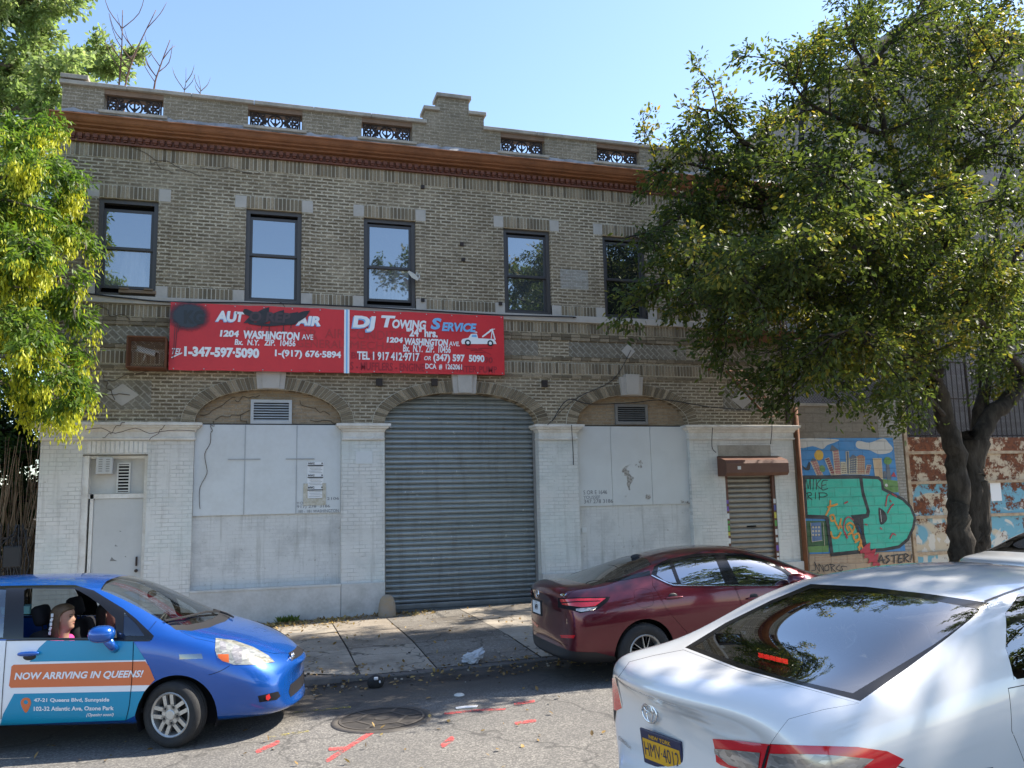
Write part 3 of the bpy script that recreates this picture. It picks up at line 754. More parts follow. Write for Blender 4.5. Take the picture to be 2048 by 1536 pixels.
# arched bays left and right: sheet above, painted brick below
for (a, b), mt, seams in ((A1, 'panel', (-.255, .665)), (A3, 'peel', (7.02, 7.93))):
    xs = [a]+list(seams)+[b]
    o = MB()
    for k in range(3): o.box(xs[k]+.004, xs[k+1]-.004, .09, .118, 2.035, 3.675)
    bp(o, 'sheet_panel', M[mt])
    o = MB(); o.box(a, b, .122, .14, 2.045, 3.70); bp(o, 'panel_backing', M['dark'])
    o = MB(); o.box(a, b, .125, .2, .6, 2.040); bp(o, 'bricked_up_bay', M['white_brick_low'])
    o = MB(); o.prism([(a-.02, ZS-.03), (b+.02, ZS-.03)]+arch(a-.02, b+.02, ZS, RISE+.02, 28)[::-1], (), .17, .3); bp(o, 'arch_infill', M['brick_tan'])
mb = MB()
for x0, x1, z in ((-.55, .02, 3.03), (.47, .99, 3.03)): mb.box(x0, x1, .075, .09, z, z+.022)
for x in (-.255, .665): mb.box(x-.006, x+.006, .08, .092, 2.035, 3.675)
bp(mb, 'panel_bead', grime('grey_bead', (.36, .365, .365), .6, .5, 3))  # beads coloured darker in place of the shadow beneath them
# louvred vents
def vent(c, z, w, h, y, m, pr='vent', n=7):
    o = MB(); t = .055
    o.prism([(c-w, z-h), (c+w, z-h), (c+w, z+h), (c-w, z+h)], [[(c-w+t, z-h+t), (c-w+t, z+h-t), (c+w-t, z+h-t), (c+w-t, z-h+t)]], y-.05, y)
    f = bp(o, pr, m)
    s = MB(); p = (2*h-2*t)/n
    for k in range(n):
        zz = z-h+t+k*p
        s.add([(c-w+t, y-.045, zz+.006), (c+w-t, y-.045, zz+.006), (c+w-t, y-.012, zz+p*.62), (c-w+t, y-.012, zz+p*.62), (c-w+t, y-.045, zz), (c+w-t, y-.045, zz), (c+w-t, y-.012, zz+p*.62-.006), (c-w+t, y-.012, zz+p*.62-.006)],
              [(0, 1, 2, 3), (7, 6, 5, 4), (4, 5, 1, 0)])
    bp(s, 'louvre', m, parent=f)
    d = MB(); d.box(c-w+t, c+w-t, y-.008, y-.004, z-h+t, z+h-t); bp(d, 'duct', M['black'], parent=f)
M['vent_light'] = grime('light_vent_metal', (.45, .46, .46), .5, .4, 6); M['vent_dark'] = grime('grey_vent_metal', (.20, .195, .185), .5, .5, 6)
vent(.198, 3.925, .37, .225, .16, M['vent_light']); vent(7.54, 3.935, .375, .215, .16, M['vent_dark'])
# big roller gate: corrugated slats
mb = MB(); z = .27; gx0, gx1 = A2[0]-.01, A2[1]+.01; pr = []
while z < 4.40:
    pr += [(.325, z), (.285, z+.008), (.264, z+.028), (.260, z+.052), (.272, z+.074), (.325, z+.084)]; z += .0985
n = len(pr); vs = [(gx0, y, zz) for y, zz in pr]+[(gx1, y, zz) for y, zz in pr]
top = arch(A2[0]-.03, A2[1]+.03, ZS, RISE+.03, 40)
mb.add(vs, [(k, n+k, n+k+1, k+1) for k in range(n-1)])
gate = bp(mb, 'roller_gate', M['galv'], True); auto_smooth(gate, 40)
mb = MB(); mb.bbox(gx0, gx1, .245, .31, .17, .27, .01); mb.box(gx0, gx1, .262, .275, .12, .17)
bp(mb, 'bottom_bar', M['galv'], parent=gate)
mb = MB(); mb.box(gx0, gx1, .33, .37, -.1, .3); mb.box(gx0, gx1, .33, .42, .3, 4.40); bp(mb, 'gate_backing', M['black'])
mb = MB(); mb.box(gx0, gx0+.06, .22, .25, .1, ZS); mb.box(gx1-.06, gx1, .22, .25, .1, ZS); bp(mb, 'guide_rail', M['vent_dark'])
# right service door with its own shutter and hood
mb = MB(); z = .30; pr = []; sx0, sx1 = 9.68, 10.80
while z < 2.62:
    pr += [(.115, z), (.09, z+.012), (.082, z+.04), (.085, z+.075), (.10, z+.095)]; z += .108
n = len(pr); mb.add([(sx0, y, zz) for y, zz in pr]+[(sx1, y, zz) for y, zz in pr], [(k, n+k, n+k+1, k+1) for k in range(n-1)])
M['shut'] = grime('brownish_steel_slats', (.27, .25, .215), .38, .6, 3, (.15, .13, .11), .05, 90, .55)
sh = bp(mb, 'door_shutter', M['shut'], True); auto_smooth(sh, 40)
o = MB(); o.box(10.14, 10.36, .072, .09, 1.50, 1.53); bp(o, 'letter_slot', M['black'], parent=sh)
M['brownmetal'] = grime('brown_rusty_metal', (.115, .05, .032), .5, .6, 5, (.17, .085, .05), .1)
o = MB(); o.box(9.62, 9.69, .02, .14, .1, 2.62); o.box(10.79, 10.86, .02, .14, .1, 2.62); bp(o, 'shutter_rail', M['brownmetal'])
o = MB(); o.box(9.6, 10.88, .15, .3, .1, 2.8); bp(o, 'shutter_backing', M['black'])
o = MB(); hp = [(.0, 2.60), (-.30, 2.60), (-.36, 2.66), (-.36, 2.86), (-.33, 2.93), (.0, 3.03)]
n = len(hp); o.add([(9.45, y, zz) for y, zz in hp]+[(10.98, y, zz) for y, zz in hp], [(k, k+1, n+k+1, n+k) for k in range(n-1)]+[tuple(range(n))[::-1], tuple(range(n, 2*n)), (n-1, 0, n, 2*n-1)])
hood = bp(o, 'shutter_hood', M['brownmetal'])
o = MB(); o.bbox(9.48, 10.79, -.012, .05, 3.03, 3.27, .006); bp(o, 'concrete_lintel', M['coping'])
stk = [((.22, .08, .42), 0), ((.6, .6, .58), 0), ((.08, .32, .06), 0), ((.07, .08, .3), 0), ((.62, .6, .58), 0), ((.5, .5, .5), 0)]
sm = [plain('sticker_%s' % n_, c_) for n_, c_ in (('violet', (.16, .08, .36)), ('white', (.6, .6, .58)), ('green', (.1, .30, .07)), ('navy', (.07, .08, .26)), ('yellow', (.5, .45, .06)))]
rk = random.Random(6); o = MB()
for xx in (9.655, 10.825):
    z = .75
    while z < 2.05: h = rk.uniform(.05, .13); o.box(xx-.028, xx+.028, .016, .0195, z, z+h, rk.choice([0, 1, 1, 1, 2, 3, 4])); z += h+rk.uniform(.01, .07)
bp(o, 'sticker', sm)
o = MB(); o.box(9.72, 9.80, -.363, -.359, 2.73, 2.80); bp(o, 'hood_sticker', sm[1], parent=hood)
# left door with panel, vent box and louvre over it
o = MB(); o.box(-2.93, -1.885, .20, .24, 2.46, 3.14); bp(o, 'transom_panel', M['door'] if 'door' in M else grime('pale_door_paint', (.50, .485, .45), .6, .35, 2.5, (.30, .29, .27)))
M['door'] = grime('grey_steel_door', (.47, .47, .455), .5, .3, 1.6, (.33, .325, .31), .08)
o = MB(); o.box(-2.93, -2.83, .05, .2, .0, 3.12); o.box(-2.80, -2.745, .10, .2, .0, 2.46); o.box(-1.945, -1.885, .10, .2, .0, 3.12); o.box(-2.83, -1.945, .10, .2, 2.375, 2.455); o.box(-2.83, -1.945, .12, .2, 3.07, 3.12)
bp(o, 'door_frame', M['white_trim'])
o = MB(); o.bbox(-2.742, -1.948, .13, .17, .05, 2.372, .006); dr = bp(o, 'door', M['door'])
o = MB(); o.bbox(-2.035, -2.005, .085, .13, 1.20, 1.36, .008); o.lathe([(0, .06), (.025, .065), (.03, .09), (.02, .135)], (-2.02, 0, 1.12), 'y', 12); bp(o, 'handle', M['iron'], parent=dr)
o = MB()
for (px, pz, s) in ((-2.40, 1.30, 1), (-2.36, 1.55, .45), (-2.2, 1.36, .3), (-2.3, 1.8, .3)): o.prism([(px-.05*s, pz), (px+.07*s, pz-.005), (px+.01*s, pz+.03*s), (px-.02*s, pz+.07*s)], (), .127, .1295)
bp(o, 'torn_paint', M['vent_dark'], parent=dr)
o = MB(); o.bbox(-2.72, -2.455, .02, .2, 2.80, 3.09, .008); vb = bp(o, 'vent_box', M['door'])
o = MB()
for cx in (-2.645, -2.53):
    for k in range(6): o.box(cx-.03, cx+.03, .014, .022, 2.845+k*.04, 2.857+k*.04)
bp(o, 'vent_slot', M['vent_dark'], parent=vb)
M['white_metal'] = grime('cream_metal', (.56, .55, .51), .5, .4, 5)
o = MB(); o.prism([(-2.40, 2.47), (-2.18, 2.47), (-2.18, 3.0), (-2.40, 3.0)], [[(-2.375, 2.485), (-2.375, 2.975), (-2.205, 2.975), (-2.205, 2.485)]], .15, .21); lv = bp(o, 'door_louvre', M['white_metal'])
o = MB(); o.box(-2.38, -2.2, .19, .199, 2.48, 2.98); bp(o, 'louvre_gap', M['black'], parent=lv)
o = MB()
for k in range(9): o.box(-2.377, -2.203, .155, .175, 2.50+k*.055, 2.522+k*.055)
bp(o, 'blade', M['white_metal'], parent=lv)
o = MB(); soldiers(o, -2.87, -1.9, 3.165, 3.375, dep=.012); bp(o, 'door_lintel', M['white_trim'])
# small fittings on the wall
o = MB(); o.bbox(1.74, 2.06, -.012, .01, 2.93, 3.17, .004); o.bbox(6.32, 6.42, .10, .14, 1.50, 1.60, .006); bp(o, 'blank_plate', M['panel'])
o = MB(); o.box(XR-.16, XR-.09, -.09, -.02, 3.75, 8.8); bp(o, 'downpipe', M['iron'])
o = MB()
for (u, v) in ((923, 489), (926, 520), (845, 601), (845, 375), (1000, 608)): p = W(u, v); o.box(p[0]-.035, p[0]+.035, -.05, .01, p[2]-.035, p[2]+.035)
bp(o, 'anchor_bolt', M['iron'])
o = MB()
for (u, v) in ((1088, 768), (758, 765), (868, 765)): p = W(u, v); o.box(p[0]-.06, p[0]+.06, -.06, .01, p[2]-.07, p[2]+.07)
bp(o, 'old_bracket', M['iron'])
p = W(1150, 560); o = MB(); o.box(p[0]-.34, p[0]+.3, -.004, .02, p[2]-.2, p[2]+.22)
bp(o, 'patched_brickwork', brickwall('pale_patch_brick', (.30, .27, .22), (.42, .39, .33), (.48, .46, .41), soot=.1))
# handwriting on the panels
def wallfn(y): return lambda a, b: (a, y, b)
M['marker'] = plain('marker_ink', (.12, .12, .13), .6)
def px(y): return lambda u, v: tuple(W(u, v, y))
o = MB()
def wtext(o, s, u0, v0, u1, v1, y, m=0, **k):
    "lettering between two pixels: left end of the base line and right end of the top line"
    a = W(u0, v0, y); b = W(u1, v1, y); text_on(o, s, (a[0], a[2], b[0], b[2]), wallfn(y), m, **k)
for s, u0, v0, u1, v1 in (('2106', 654, 1000, 678, 994), ('YOUSSEF', 593, 1009, 632, 1003), ('917) 278  3186', 594, 1018, 660, 1009), ('180 - 181 WASHINGTON -', 596, 1026, 682, 1018),
                          ('S OR E 1646', 1167, 989, 1214, 980), ('YOUSSEF', 1167, 998, 1200, 991), ('347 278 3186', 1168, 1007, 1226, 998)):
    wtext(o, s, u0, v0, u1, v1, .087)
bp(o, 'handwriting', M['marker'])
# ------------------------------------------------------------------ red painted sign
SX = (-1.585, 1.53, 1.55, 4.67)
M['signred'] = grime('red_sign_paint', (.62, .024, .030), .42, .45, 2.2, (.40, .012, .024), .08, 12, lo=.45, hi=.75)
sign = thing('shop_sign', 'long red hand painted sign board with white lettering above the arches', 'sign', (1.54, -.1, 5.2))
SM = Matrix.Translation((-1.54, .1, -5.2))
def sp_(mb, name, m, parent=None, smooth=False):
    o = mb.build(name, m, parent or sign, smooth)
    if parent is None: o.matrix_parent_inverse = SM
    return o
SZ = lambda x: (4.625+.0085*(x+1.585), 5.865+.002*(x+1.585))
YS = -.16
for n_, (a, b) in enumerate(((-1.585, 1.53), (1.56, 4.67))):
    mb = MB(); K = 14
    rs = random.Random(n_)
    vs = []
    for i in range(K+1):
        x = a+(b-a)*i/K; z0, z1 = SZ(x)
        for j in range(5):
            z = z0+(z1-z0)*j/4
            vs.append((x, YS+rs.uniform(-.004, .004)*(0 < i < K), z+(rs.uniform(-.008, .008) if j in (0, 4) else 0)))
    fs = [(i*5+j, (i+1)*5+j, (i+1)*5+j+1, i*5+j+1) for i in range(K) for j in range(4)]
    mb.add(vs, fs); mb.box(a+.01, b-.01, YS+.008, -.03, SZ(a)[0]+.03, SZ(a)[1]-.02)
    sp_(mb, 'board', M['signred'], None, True)
mb = MB(); mb.box(1.50, 1.60, YS-.012, YS+.02, 4.64, 5.87, 0); mb.box(1.535, 1.565, YS-.015, YS, 4.64, 5.87, 1)
sp_(mb, 'joint_strip', [M['wpaint'], M['bpaint']])
ZSG = lambda x, y: (330+x/2.968, 590+y/2.971)
def stext(mb, s, x0, y0, x1, y1, m=0, dy=0.0, **k):
    a = W(*ZSG(x0, y0), YS); b = W(*ZSG(x1, y1), YS); y = YS-.010-dy
    text_on(mb, s, (a[0], a[2], b[0], b[2]), wallfn(y), m, **k)
# faded old lettering under the paint
M['ghost'] = plain('faded_lettering', (.44, .03, .03), .6); M['ghost_dark'] = plain('scraped_lettering', (.33, .018, .026), .7)
mb = MB()
stext(mb, 'RADIATOR', 480, 250, 905, 205, bold=.0, dy=-.0045); stext(mb, 'AIR CONDITIONING', 950, 255, 1620, 225, dy=-.0045); stext(mb, 'GENERAL', 780, 310, 1060, 270, dy=-.0045); stext(mb, 'MECHANIC', 1100, 320, 1480, 285, dy=-.0045)
sp_(mb, 'ghost_lettering', M['ghost'])
mb = MB()
stext(mb, 'BRAKES', 1105, 378, 1300, 345, bold=.02, dy=-.0045); stext(mb, 'SHOCKS', 1330, 385, 1520, 352, bold=.02, dy=-.0045); stext(mb, '90', 1895, 405, 1945, 370, bold=.03, dy=-.0045)
stext(mb, 'S - MUFFLERS - ENGINE', 1100, 445, 1540, 408, bold=.02, dy=-.0045); stext(mb, 'WATER PUMP', 1700, 458, 1970, 425, bold=.02, dy=-.0045)
sp_(mb, 'scraped_lettering', M['ghost_dark'])
mb = MB()
B = .035
stext(mb, 'AU', 300, 158, 430, 98, shear=.12, bold=.05, dy=.004); stext(mb, 'T', 420, 160, 475, 102, shear=.15, bold=.05, dy=.004); stext(mb, 'AIR', 778, 180, 925, 128, shear=.15, bold=.05, dy=.004)
stext(mb, '1204', 325, 248, 440, 212, shear=.1, bold=.05); stext(mb, 'WASHINGTON', 465, 260, 800, 222, shear=.12, bold=.05); stext(mb, 'AVE', 812, 265, 880, 236, bold=.01)
stext(mb, 'Bx.  N.Y.', 413, 297, 560, 267, shear=.12, bold=.03); stext(mb, 'ZIP.  10456', 588, 301, 775, 270, shear=.08, bold=.03)
stext(mb, 'TEL', 40, 352, 98, 318, shear=.3, bold=.02); mb.stroke([(W(*ZSG(40, 372), YS)[0], W(*ZSG(40, 372), YS)[2]), (W(*ZSG(100, 345), YS)[0], W(*ZSG(100, 345), YS)[2])], .02, wallfn(YS-.011))
stext(mb, '1-347-597·5090', 113, 366, 560, 318, bold=.055); stext(mb, '1-(917) 676·5894', 652, 376, 1045, 335, bold=.04)
stext(mb, 'OWING', 1348, 199, 1550, 153, shear=.15, bold=.045, dy=.003); stext(mb, 'T', 1282, 192, 1368, 125, shear=.18, bold=.04, dy=.003)
stext(mb, '"24" hrs.', 1432, 247, 1618, 203, bold=.045); stext(mb, '1204', 1315, 283, 1412, 253, shear=.1, bold=.05); stext(mb, 'WASHINGTON', 1422, 297, 1680, 264, shear=.14, bold=.05); stext(mb, 'AVE.', 1684, 303, 1748, 278, bold=.02, shear=.1)
stext(mb, 'Bx.  N.Y.  ZIP.  10456', 1412, 338, 1695, 302, shear=.1, bold=.03)
stext(mb, 'TEL 1 917 412·9717', 1140, 385, 1510, 345, bold=.035); stext(mb, 'OR', 1538, 388, 1578, 364, bold=.02, shear=.2); stext(mb, '(347) 597  5090', 1592, 404, 1895, 358, bold=.045)
stext(mb, 'DCA  #  1262061', 1545, 442, 1762, 412, bold=.03)
stext(mb, 'DJ', 1113, 215, 1252, 128, shear=.1, bold=.05, dy=.004)
sp_(mb, 'white_lettering', M['wpaint'])
mb = MB()
stext(mb, 'S', 1576, 205, 1640, 138, shear=.2, bold=.045, dy=.004); stext(mb, 'ERVICE', 1642, 215, 1848, 170, shear=.2, bold=.045, dy=.004)
stext(mb, 'DJ', 1106, 221, 1246, 134, shear=.1, bold=.06, dy=.0); stext(mb, 'AU', 296, 162, 426, 102, shear=.12, bold=.055); stext(mb, 'AIR', 774, 184, 921, 132, shear=.15, bold=.055)
sp_(mb, 'light_blue_lettering', M['bpaint'])
# black spray over letters
def spray(name, c):
    t = NT(name); p = t.pos()
    return t.fin(t.mix(t.ramp(t.noise(7, p, 4), (.4, 0.0), (.6, .6)), c, (.04, .03, .035)), .55)
M['blackspray'] = spray('black_spray_paint', (.016, .018, .022))
def fuzzy(name, c):
    "spray paint whose edge thins out into specks"
    t = NT(name); v = t.obj()
    ln = t.n('VectorMath', operation='LENGTH'); t.put(ln.inputs[0], v)
    a = t.math('SUBTRACT', 1.0, ln.outputs['Value'])
    tr = t.n('BsdfTransparent'); mx = t.n('MixShader'); f = t.ramp(t.math('ADD', a, t.math('MULTIPLY', t.math('SUBTRACT', t.noise(5, v, 3), .5), .25)), (.06, 0.0), (.42, 1.0))
    t.put(t.b.inputs['Base Color'], c); t.b.inputs['Roughness'].default_value = .55
    t.put(mx.inputs[0], f); t.t.links.new(tr.outputs[0], mx.inputs[1]); t.t.links.new(t.b.outputs[0], mx.inputs[2]); t.t.links.new(mx.outputs[0], t.out.inputs[0]); return t.m
M['fuzz'] = fuzzy('thinning_black_spray', (.034, .045, .058))
def blob(u, v, ru, rv):
    c = W(*ZSG(u, v), YS); e = W(*ZSG(u+ru, v-rv), YS)
    o = obj('black_spray', mdata('black_spray', [(math.cos(2*math.pi*k/32), 0, math.sin(2*math.pi*k/32)) for k in range(32)], [tuple(range(32))], M['fuzz']), sign)
    o.matrix_parent_inverse = SM; o.location = (c[0], YS-.020, c[2]); o.scale = (abs(e[0]-c[0]), 1, abs(e[2]-c[2]))
blob(142, 125, 145, 95)
mb = MB(); fn = lambda u, v: tuple(W(*ZSG(u, v), YS-.022))
stext(mb, 'KG', 112, 172, 232, 95, dy=.016, bold=.05)
o_ = sp_(mb, 'oversprayed_letters', plain('darker_black_paint', (.006, .006, .007), .35))
mb = MB(); fn = lambda u, v: tuple(W(*ZSG(u, v), YS-.019)); rs = random.Random(3)
pts = smoothpts([(478, 98), (540, 130), (500, 150), (600, 95), (560, 160), (690, 110), (640, 165), (760, 120), (720, 150), (830, 112), (740, 160), (620, 130), (520, 118)], 6)
mb.stroke(pts, 34, fn); mb.stroke(smoothpts([(500, 165), (600, 178), (700, 172), (770, 168)], 4), 16, fn)
for x, l in ((620, 60), (705, 45), (576, 30), (750, 25)): mb.stroke([(x, 170), (x-3, 170+l)], 5, fn)
for x, l in ((72, 160), (88, 40), (60, 200)): mb.stroke([(x, 180), (x-12, 180+l)], 3.5, fn)
sp_(mb, 'black_spray_scribble', M['blackspray'])
stm = MB(); stext(stm, 'O REP', 500, 160, 745, 108, dy=.02, bold=.03, shear=.12)
sp_(stm, 'oversprayed_letters', plain('dirty_grey_lettering', (.07, .045, .05), .6))
# painted tow truck
tz = MB(); T = lambda pts: [(lambda p: (p[0], p[2]))(W(*ZSG(*q), YS)) for q in pts]
fl = lambda d: wallfn(YS-.012-d)
tz.poly(T([(1765, 262), (1800, 255), (1815, 232), (1850, 230), (1858, 258), (1950, 262), (1960, 275), (1968, 292), (1762, 292), (1757, 275)])[::-1], [], fl(0), 0)
tz.poly(T([(1818, 250), (1822, 237), (1847, 236), (1850, 252)])[::-1], [], fl(.002), 1)
for a, b, wd in (((1885, 248), (1942, 205), 9), ((1942, 205), (1958, 265), 7), ((1942, 205), (1935, 262), 5), ((1928, 208), (1956, 203), 4), ((1820, 218), (1850, 222), 6)):
    tz.stroke(T([a, b]), wd*.0036, fl(.001), 0)
def disc(mb, c, r, fn, m, n=20): mb.add([fn(c[0]+r*math.cos(2*math.pi*k/n), c[1]+r*math.sin(2*math.pi*k/n)) for k in range(n)], [tuple(range(n))], m)
for c in ((1797, 284), (1930, 287)):
    q = T([c])[0]; disc(tz, q, .062, fl(.003), 2); disc(tz, q, .032, fl(.004), 0)
for a, b, wd in (((1790, 318), (1850, 322), 5), ((1815, 330), (1880, 326), 6), ((1840, 340), (1900, 345), 4), ((1860, 318), (1940, 316), 4), ((1880, 330), (1935, 355), 3)): tz.stroke(T([a, b]), wd*.0034, fl(0), 3)
sp_(tz, 'painted_tow_truck', [M['wpaint'], M['bpaint'], M['kpaint'], M['ghost_dark']])
# screws along the edge
mb = MB()
for k in range(13):
    x = -1.5+k*.51
    for z in (SZ(x)[0]+.03, SZ(x)[1]-.03): mb.box(x-.009, x+.009, YS-.014, YS, z-.009, z+.009)
sp_(mb, 'screw', M['vent_light'])
# ------------------------------------------------------------------ caged camera on the wall
cg = thing('security_cage', 'rusty mesh cage on the brick wall at the left end of the red sign', 'cage', (-1.93, 0, 4.9))
mb = MB(); x0, x1, y0, y1, z0, z1 = -.31, .31, -.42, -.03, -.27, .27
for a in (x0, x1):
    for b in (y0, y1): mb.tube([(a, b, z0), (a, b, z1)], .014, 5)
for z in (z0, z1):
    for b in (y0, y1): mb.tube([(x0, b, z), (x1, b, z)], .014, 5)
    for a in (x0, x1): mb.tube([(a, y0, z), (a, y1, z)], .014, 5)
mb.build('frame', M['rust'], cg)
mb = MB()
def mesh_face(P, Lx, Lz, pitch=.042, r=.0035):
    "diamond mesh in a rectangle; P maps (a, b) to 3-D"
    k = 0
    s = -Lz
    while s < Lx:
        for sg in (0, 1):
            a0, b0, a1, b1 = s, 0, s+Lz, Lz
            if a0 < 0: b0 -= a0; a0 = 0
            if a1 > Lx: b1 -= a1-Lx; a1 = Lx
            if b1 > b0: mb.tube([P(a0, b0 if not sg else Lz-b0), P(a1, b1 if not sg else Lz-b1)], r, 3, cap=False)
        s += pitch
mesh_face(lambda a, b: (x0+a, y0, z0+b), .62, .54); mesh_face(lambda a, b: (x0+a, y0+b, z0), .62, .39); mesh_face(lambda a, b: (x0, y0+a, z0+b), .39, .54); mesh_face(lambda a, b: (x1, y0+a, z0+b), .39, .54); mesh_face(lambda a, b: (x0+a, y0+b, z1), .62, .39)
mb.build('wire_mesh', M['rust'], cg)
cc = thing('security_camera', 'white tube security camera inside the rusty cage', 'camera', (-1.93, -.2, 4.93), (0, rad(14), rad(8)))
mb = MB(); mb.bbox(-.19, .13, -.05, .05, -.045, .04, .02); mb.bbox(-.20, .17, -.055, .055, .04, .058, .006); mb.build('housing', M['white_metal'], cc)
mb = MB(); mb.lathe([(.04, 0), (.036, .02), (0, .02)], (.13, 0, 0), 'x', 12); mb.build('lens', M['black'], cc)
mb = MB(); mb.tube([(-.03, 0, -.045), (-.03, .02, -.14), (-.03, .17, -.16)], .018, 6); mb.build('bracket', M['white_metal'], cc)
# little dish bracket beside the third window
dp = W(826, 552, -.15)
di = thing('antenna_panel', 'small tilted white antenna fixed beside the middle upper window', 'antenna', tuple(dp), (rad(12), rad(-28), rad(-35)))
mb = MB(); mb.prism([(-.05, .12), (-.03, -.02), (.03, -.13), (.07, -.10), (.05, .02), (-.01, .13)][::-1], (), -.02, .02); mb.build('panel', M['white_metal'], di)
mb = MB(); mb.tube([(.03, .02, -.03), (.09, .08, .04), (.10, .06, -.06), (.05, .02, -.12)], .012, 6); mb.tube([(.03, .02, 0), (.05, .18, 0)], .012, 6); mb.build('mount', M['white_metal'], di)
# planks on the sill of the first window
pk = thing('plank', 'weathered board lying across the sill of the leftmost upper window', 'plank', (-2.05, .03, 6.06))
mb = MB(); mb.bbox(-.42, .20, -.09, .03, -.03, .03, .006); mb.box(-.40, -.25, -.12, .03, .032, .055); mb.box(.0, .15, -.12, .03, .032, .055)
mb.build('board', grime('weathered_wood', (.21, .15, .10), .85, .5, 7, (.10, .08, .06), .3), pk)
# paper notices on the left sheet
M['paper'] = grime('white_paper', (.70, .70, .70), .6, .2, 3, (.5, .5, .5), .05)
M['tape'] = grime('brown_packing_tape', (.36, .33, .26), .15, .9, 14, (.60, .58, .54), .4, 30)
px0 = W(615, 924, .09)[0]; px1 = W(647, 924, .09)[0]
for k, (v0, v1, lb) in enumerate(((924, 948, 'white city notice pasted highest on the grey sheet'), (948, 972, 'white city notice pasted between the other two notices'), (972, 1000, 'white city notice held down with shiny brown tape'))):
    z1, z0 = W(615, v0, .09)[2], W(615, v1, .09)[2]
    n_ = thing('paper_notice', lb, 'notice', ((px0+px1)/2, .09, (z0+z1)/2), group='notices pasted on the grey sheet'); h = (z1-z0)/2-.002; wd = (px1-px0)/2
    mb = MB(); mb.box(-wd, wd, -.003-.002*k, -.0005, -h, h); mb.build('sheet', M['paper'], n_)
    mb = MB(); f_ = wallfn(-.008-.002*k)
    text_on(mb, 'NYC', (-wd*.9, h*.62, -wd*.1, h*.92), f_, bold=.06); mb.stroke([(-wd*.92, h*.42), (wd*.92, h*.42)], .02, f_); mb.box(wd*.75, wd*.9, -.0085-.002*k, -.008-.002*k, h*.65, h*.9)
    for q in range(5): mb.stroke([(-wd*(.8-.1*(q % 3)), h*(.2-.25*q)), (wd*(.85-.2*(q % 2)), h*(.2-.25*q))], .004, f_)
    mb.build('print', M['kpaint'], n_)
    if k == 2:
        mb = MB()
        for a, b in ((-wd-.07, -wd+.01), (wd-.02, wd+.05)): mb.box(a, b, -.010, -.0085, -h-.1, h+.05)
        mb.box(-wd-.06, wd+.05, -.012, -.0102, -h-.10, -h+.03)
        mb.build('tape', M['tape'], n_)
# bollard by the gate
b_ = G(769, 1236, .1)
bo = thing('bollard', 'short rounded stained concrete bollard by the left foot of the roller gate', 'bollard', (2.29, -.30, gz(2.2)+.09))
mb = MB(); mb.lathe([(.165, -.1), (.162, .1), (.150, .22), (.125, .31), (.085, .365), (.04, .39), (0, .395)], n=20)
mb.build('post', grime('stained_bollard', (.26, .225, .185), .8, .8, 5, (.34, .22, .08), .3), bo, True)
# cables across the front
def cable(name, label, pts, r=.009, m='dark', k=6):
    mb = MB(); mb.tube(smoothpts(pts, k), r, 5); o = mb.build(name, M[m], None, True); tag(o, label, 'cable'); return o
P = lambda u, v, y: tuple(W(u, v, y))
cable('cable', 'black cable running along the sill course above the red sign', [P(165, 586, -.09), P(260, 597, -.09), P(345, 604, -.09), P(520, 606, -.1), P(690, 612, -.10), P(860, 622, -.10), P(1000, 630, -.1), P(1140, 634, -.1), P(1146, 635, -.1)], .014)
cable('cable', 'sagging black cable strung across the right arch', [P(1105, 842, -.05), P(1135, 800, -.05), P(1180, 808, -.05), P(1260, 806, -.06), P(1330, 800, -.06), P(1420, 814, -.06), P(1500, 820, -.05)], .010)
cable('cable', 'thin cable hanging down from the right arch keystone to the grey sheet', [P(1262, 700, -.04), P(1225, 760, -.03), P(1150, 798, -.04), P(1095, 850, -.17)], .007)
cable('cable', 'dark cable hanging down the white pier right of the roller gate', [P(1143, 850, -.17), P(1146, 900, -.02), P(1147, 930, -.02)], .008)
cable('cable', 'loose cable hanging over the right pier cap beside the brown shutter hood', [P(1425, 855, -.17), P(1424, 893, -.04), P(1432, 905, -.03)], .008)
cable('cable', 'loose cable hanging over the right pier cap near its outer end', [P(1543, 800, -.05), P(1544, 855, -.17), P(1541, 888, -.04)], .008)
# dead vines
vn = MB(); rv = random.Random(9)
def vine(u0, v0, u1, v1, y, n=7, j=6, r=.006):
    pts = [(u0+(u1-u0)*k/n+rv.uniform(-j, j)*(0 < k < n), v0+(v1-v0)*k/n+rv.uniform(-j, j)*(0 < k < n)) for k in range(n+1)]
    vn.tube(smoothpts([P(u, v, y) for u, v in pts], 3), r, 4)
for a in ((400, 1018, 421, 865, .07), (422, 862, 428, 845, .07), (215, 760, 330, 740, -.03), (330, 740, 345, 690, -.03), (170, 860, 390, 862, -.17), (205, 875, 250, 845, -.17), (300, 880, 330, 850, -.17), (260, 640, 190, 610, -.03), (230, 800, 200, 745, -.03), (150, 800, 260, 790, -.03),
          (400, 830, 470, 795, .15), (430, 840, 500, 820, .15), (620, 840, 690, 850, .15), (600, 800, 660, 830, .15), (520, 790, 470, 800, .15), (300, 320, 345, 345, -.03), (250, 290, 400, 352, -.03), (400, 335, 520, 345, -.03), (590, 655, 560, 605, -.07), (500, 860, 480, 830, .15)): vine(*a)
tag(vn.build('dead_vine', grime('dead_vine_stem', (.085, .065, .048), .9, .4, 8)), 'thin bare dead vine stems creeping over the left end of the facade', 'vine')
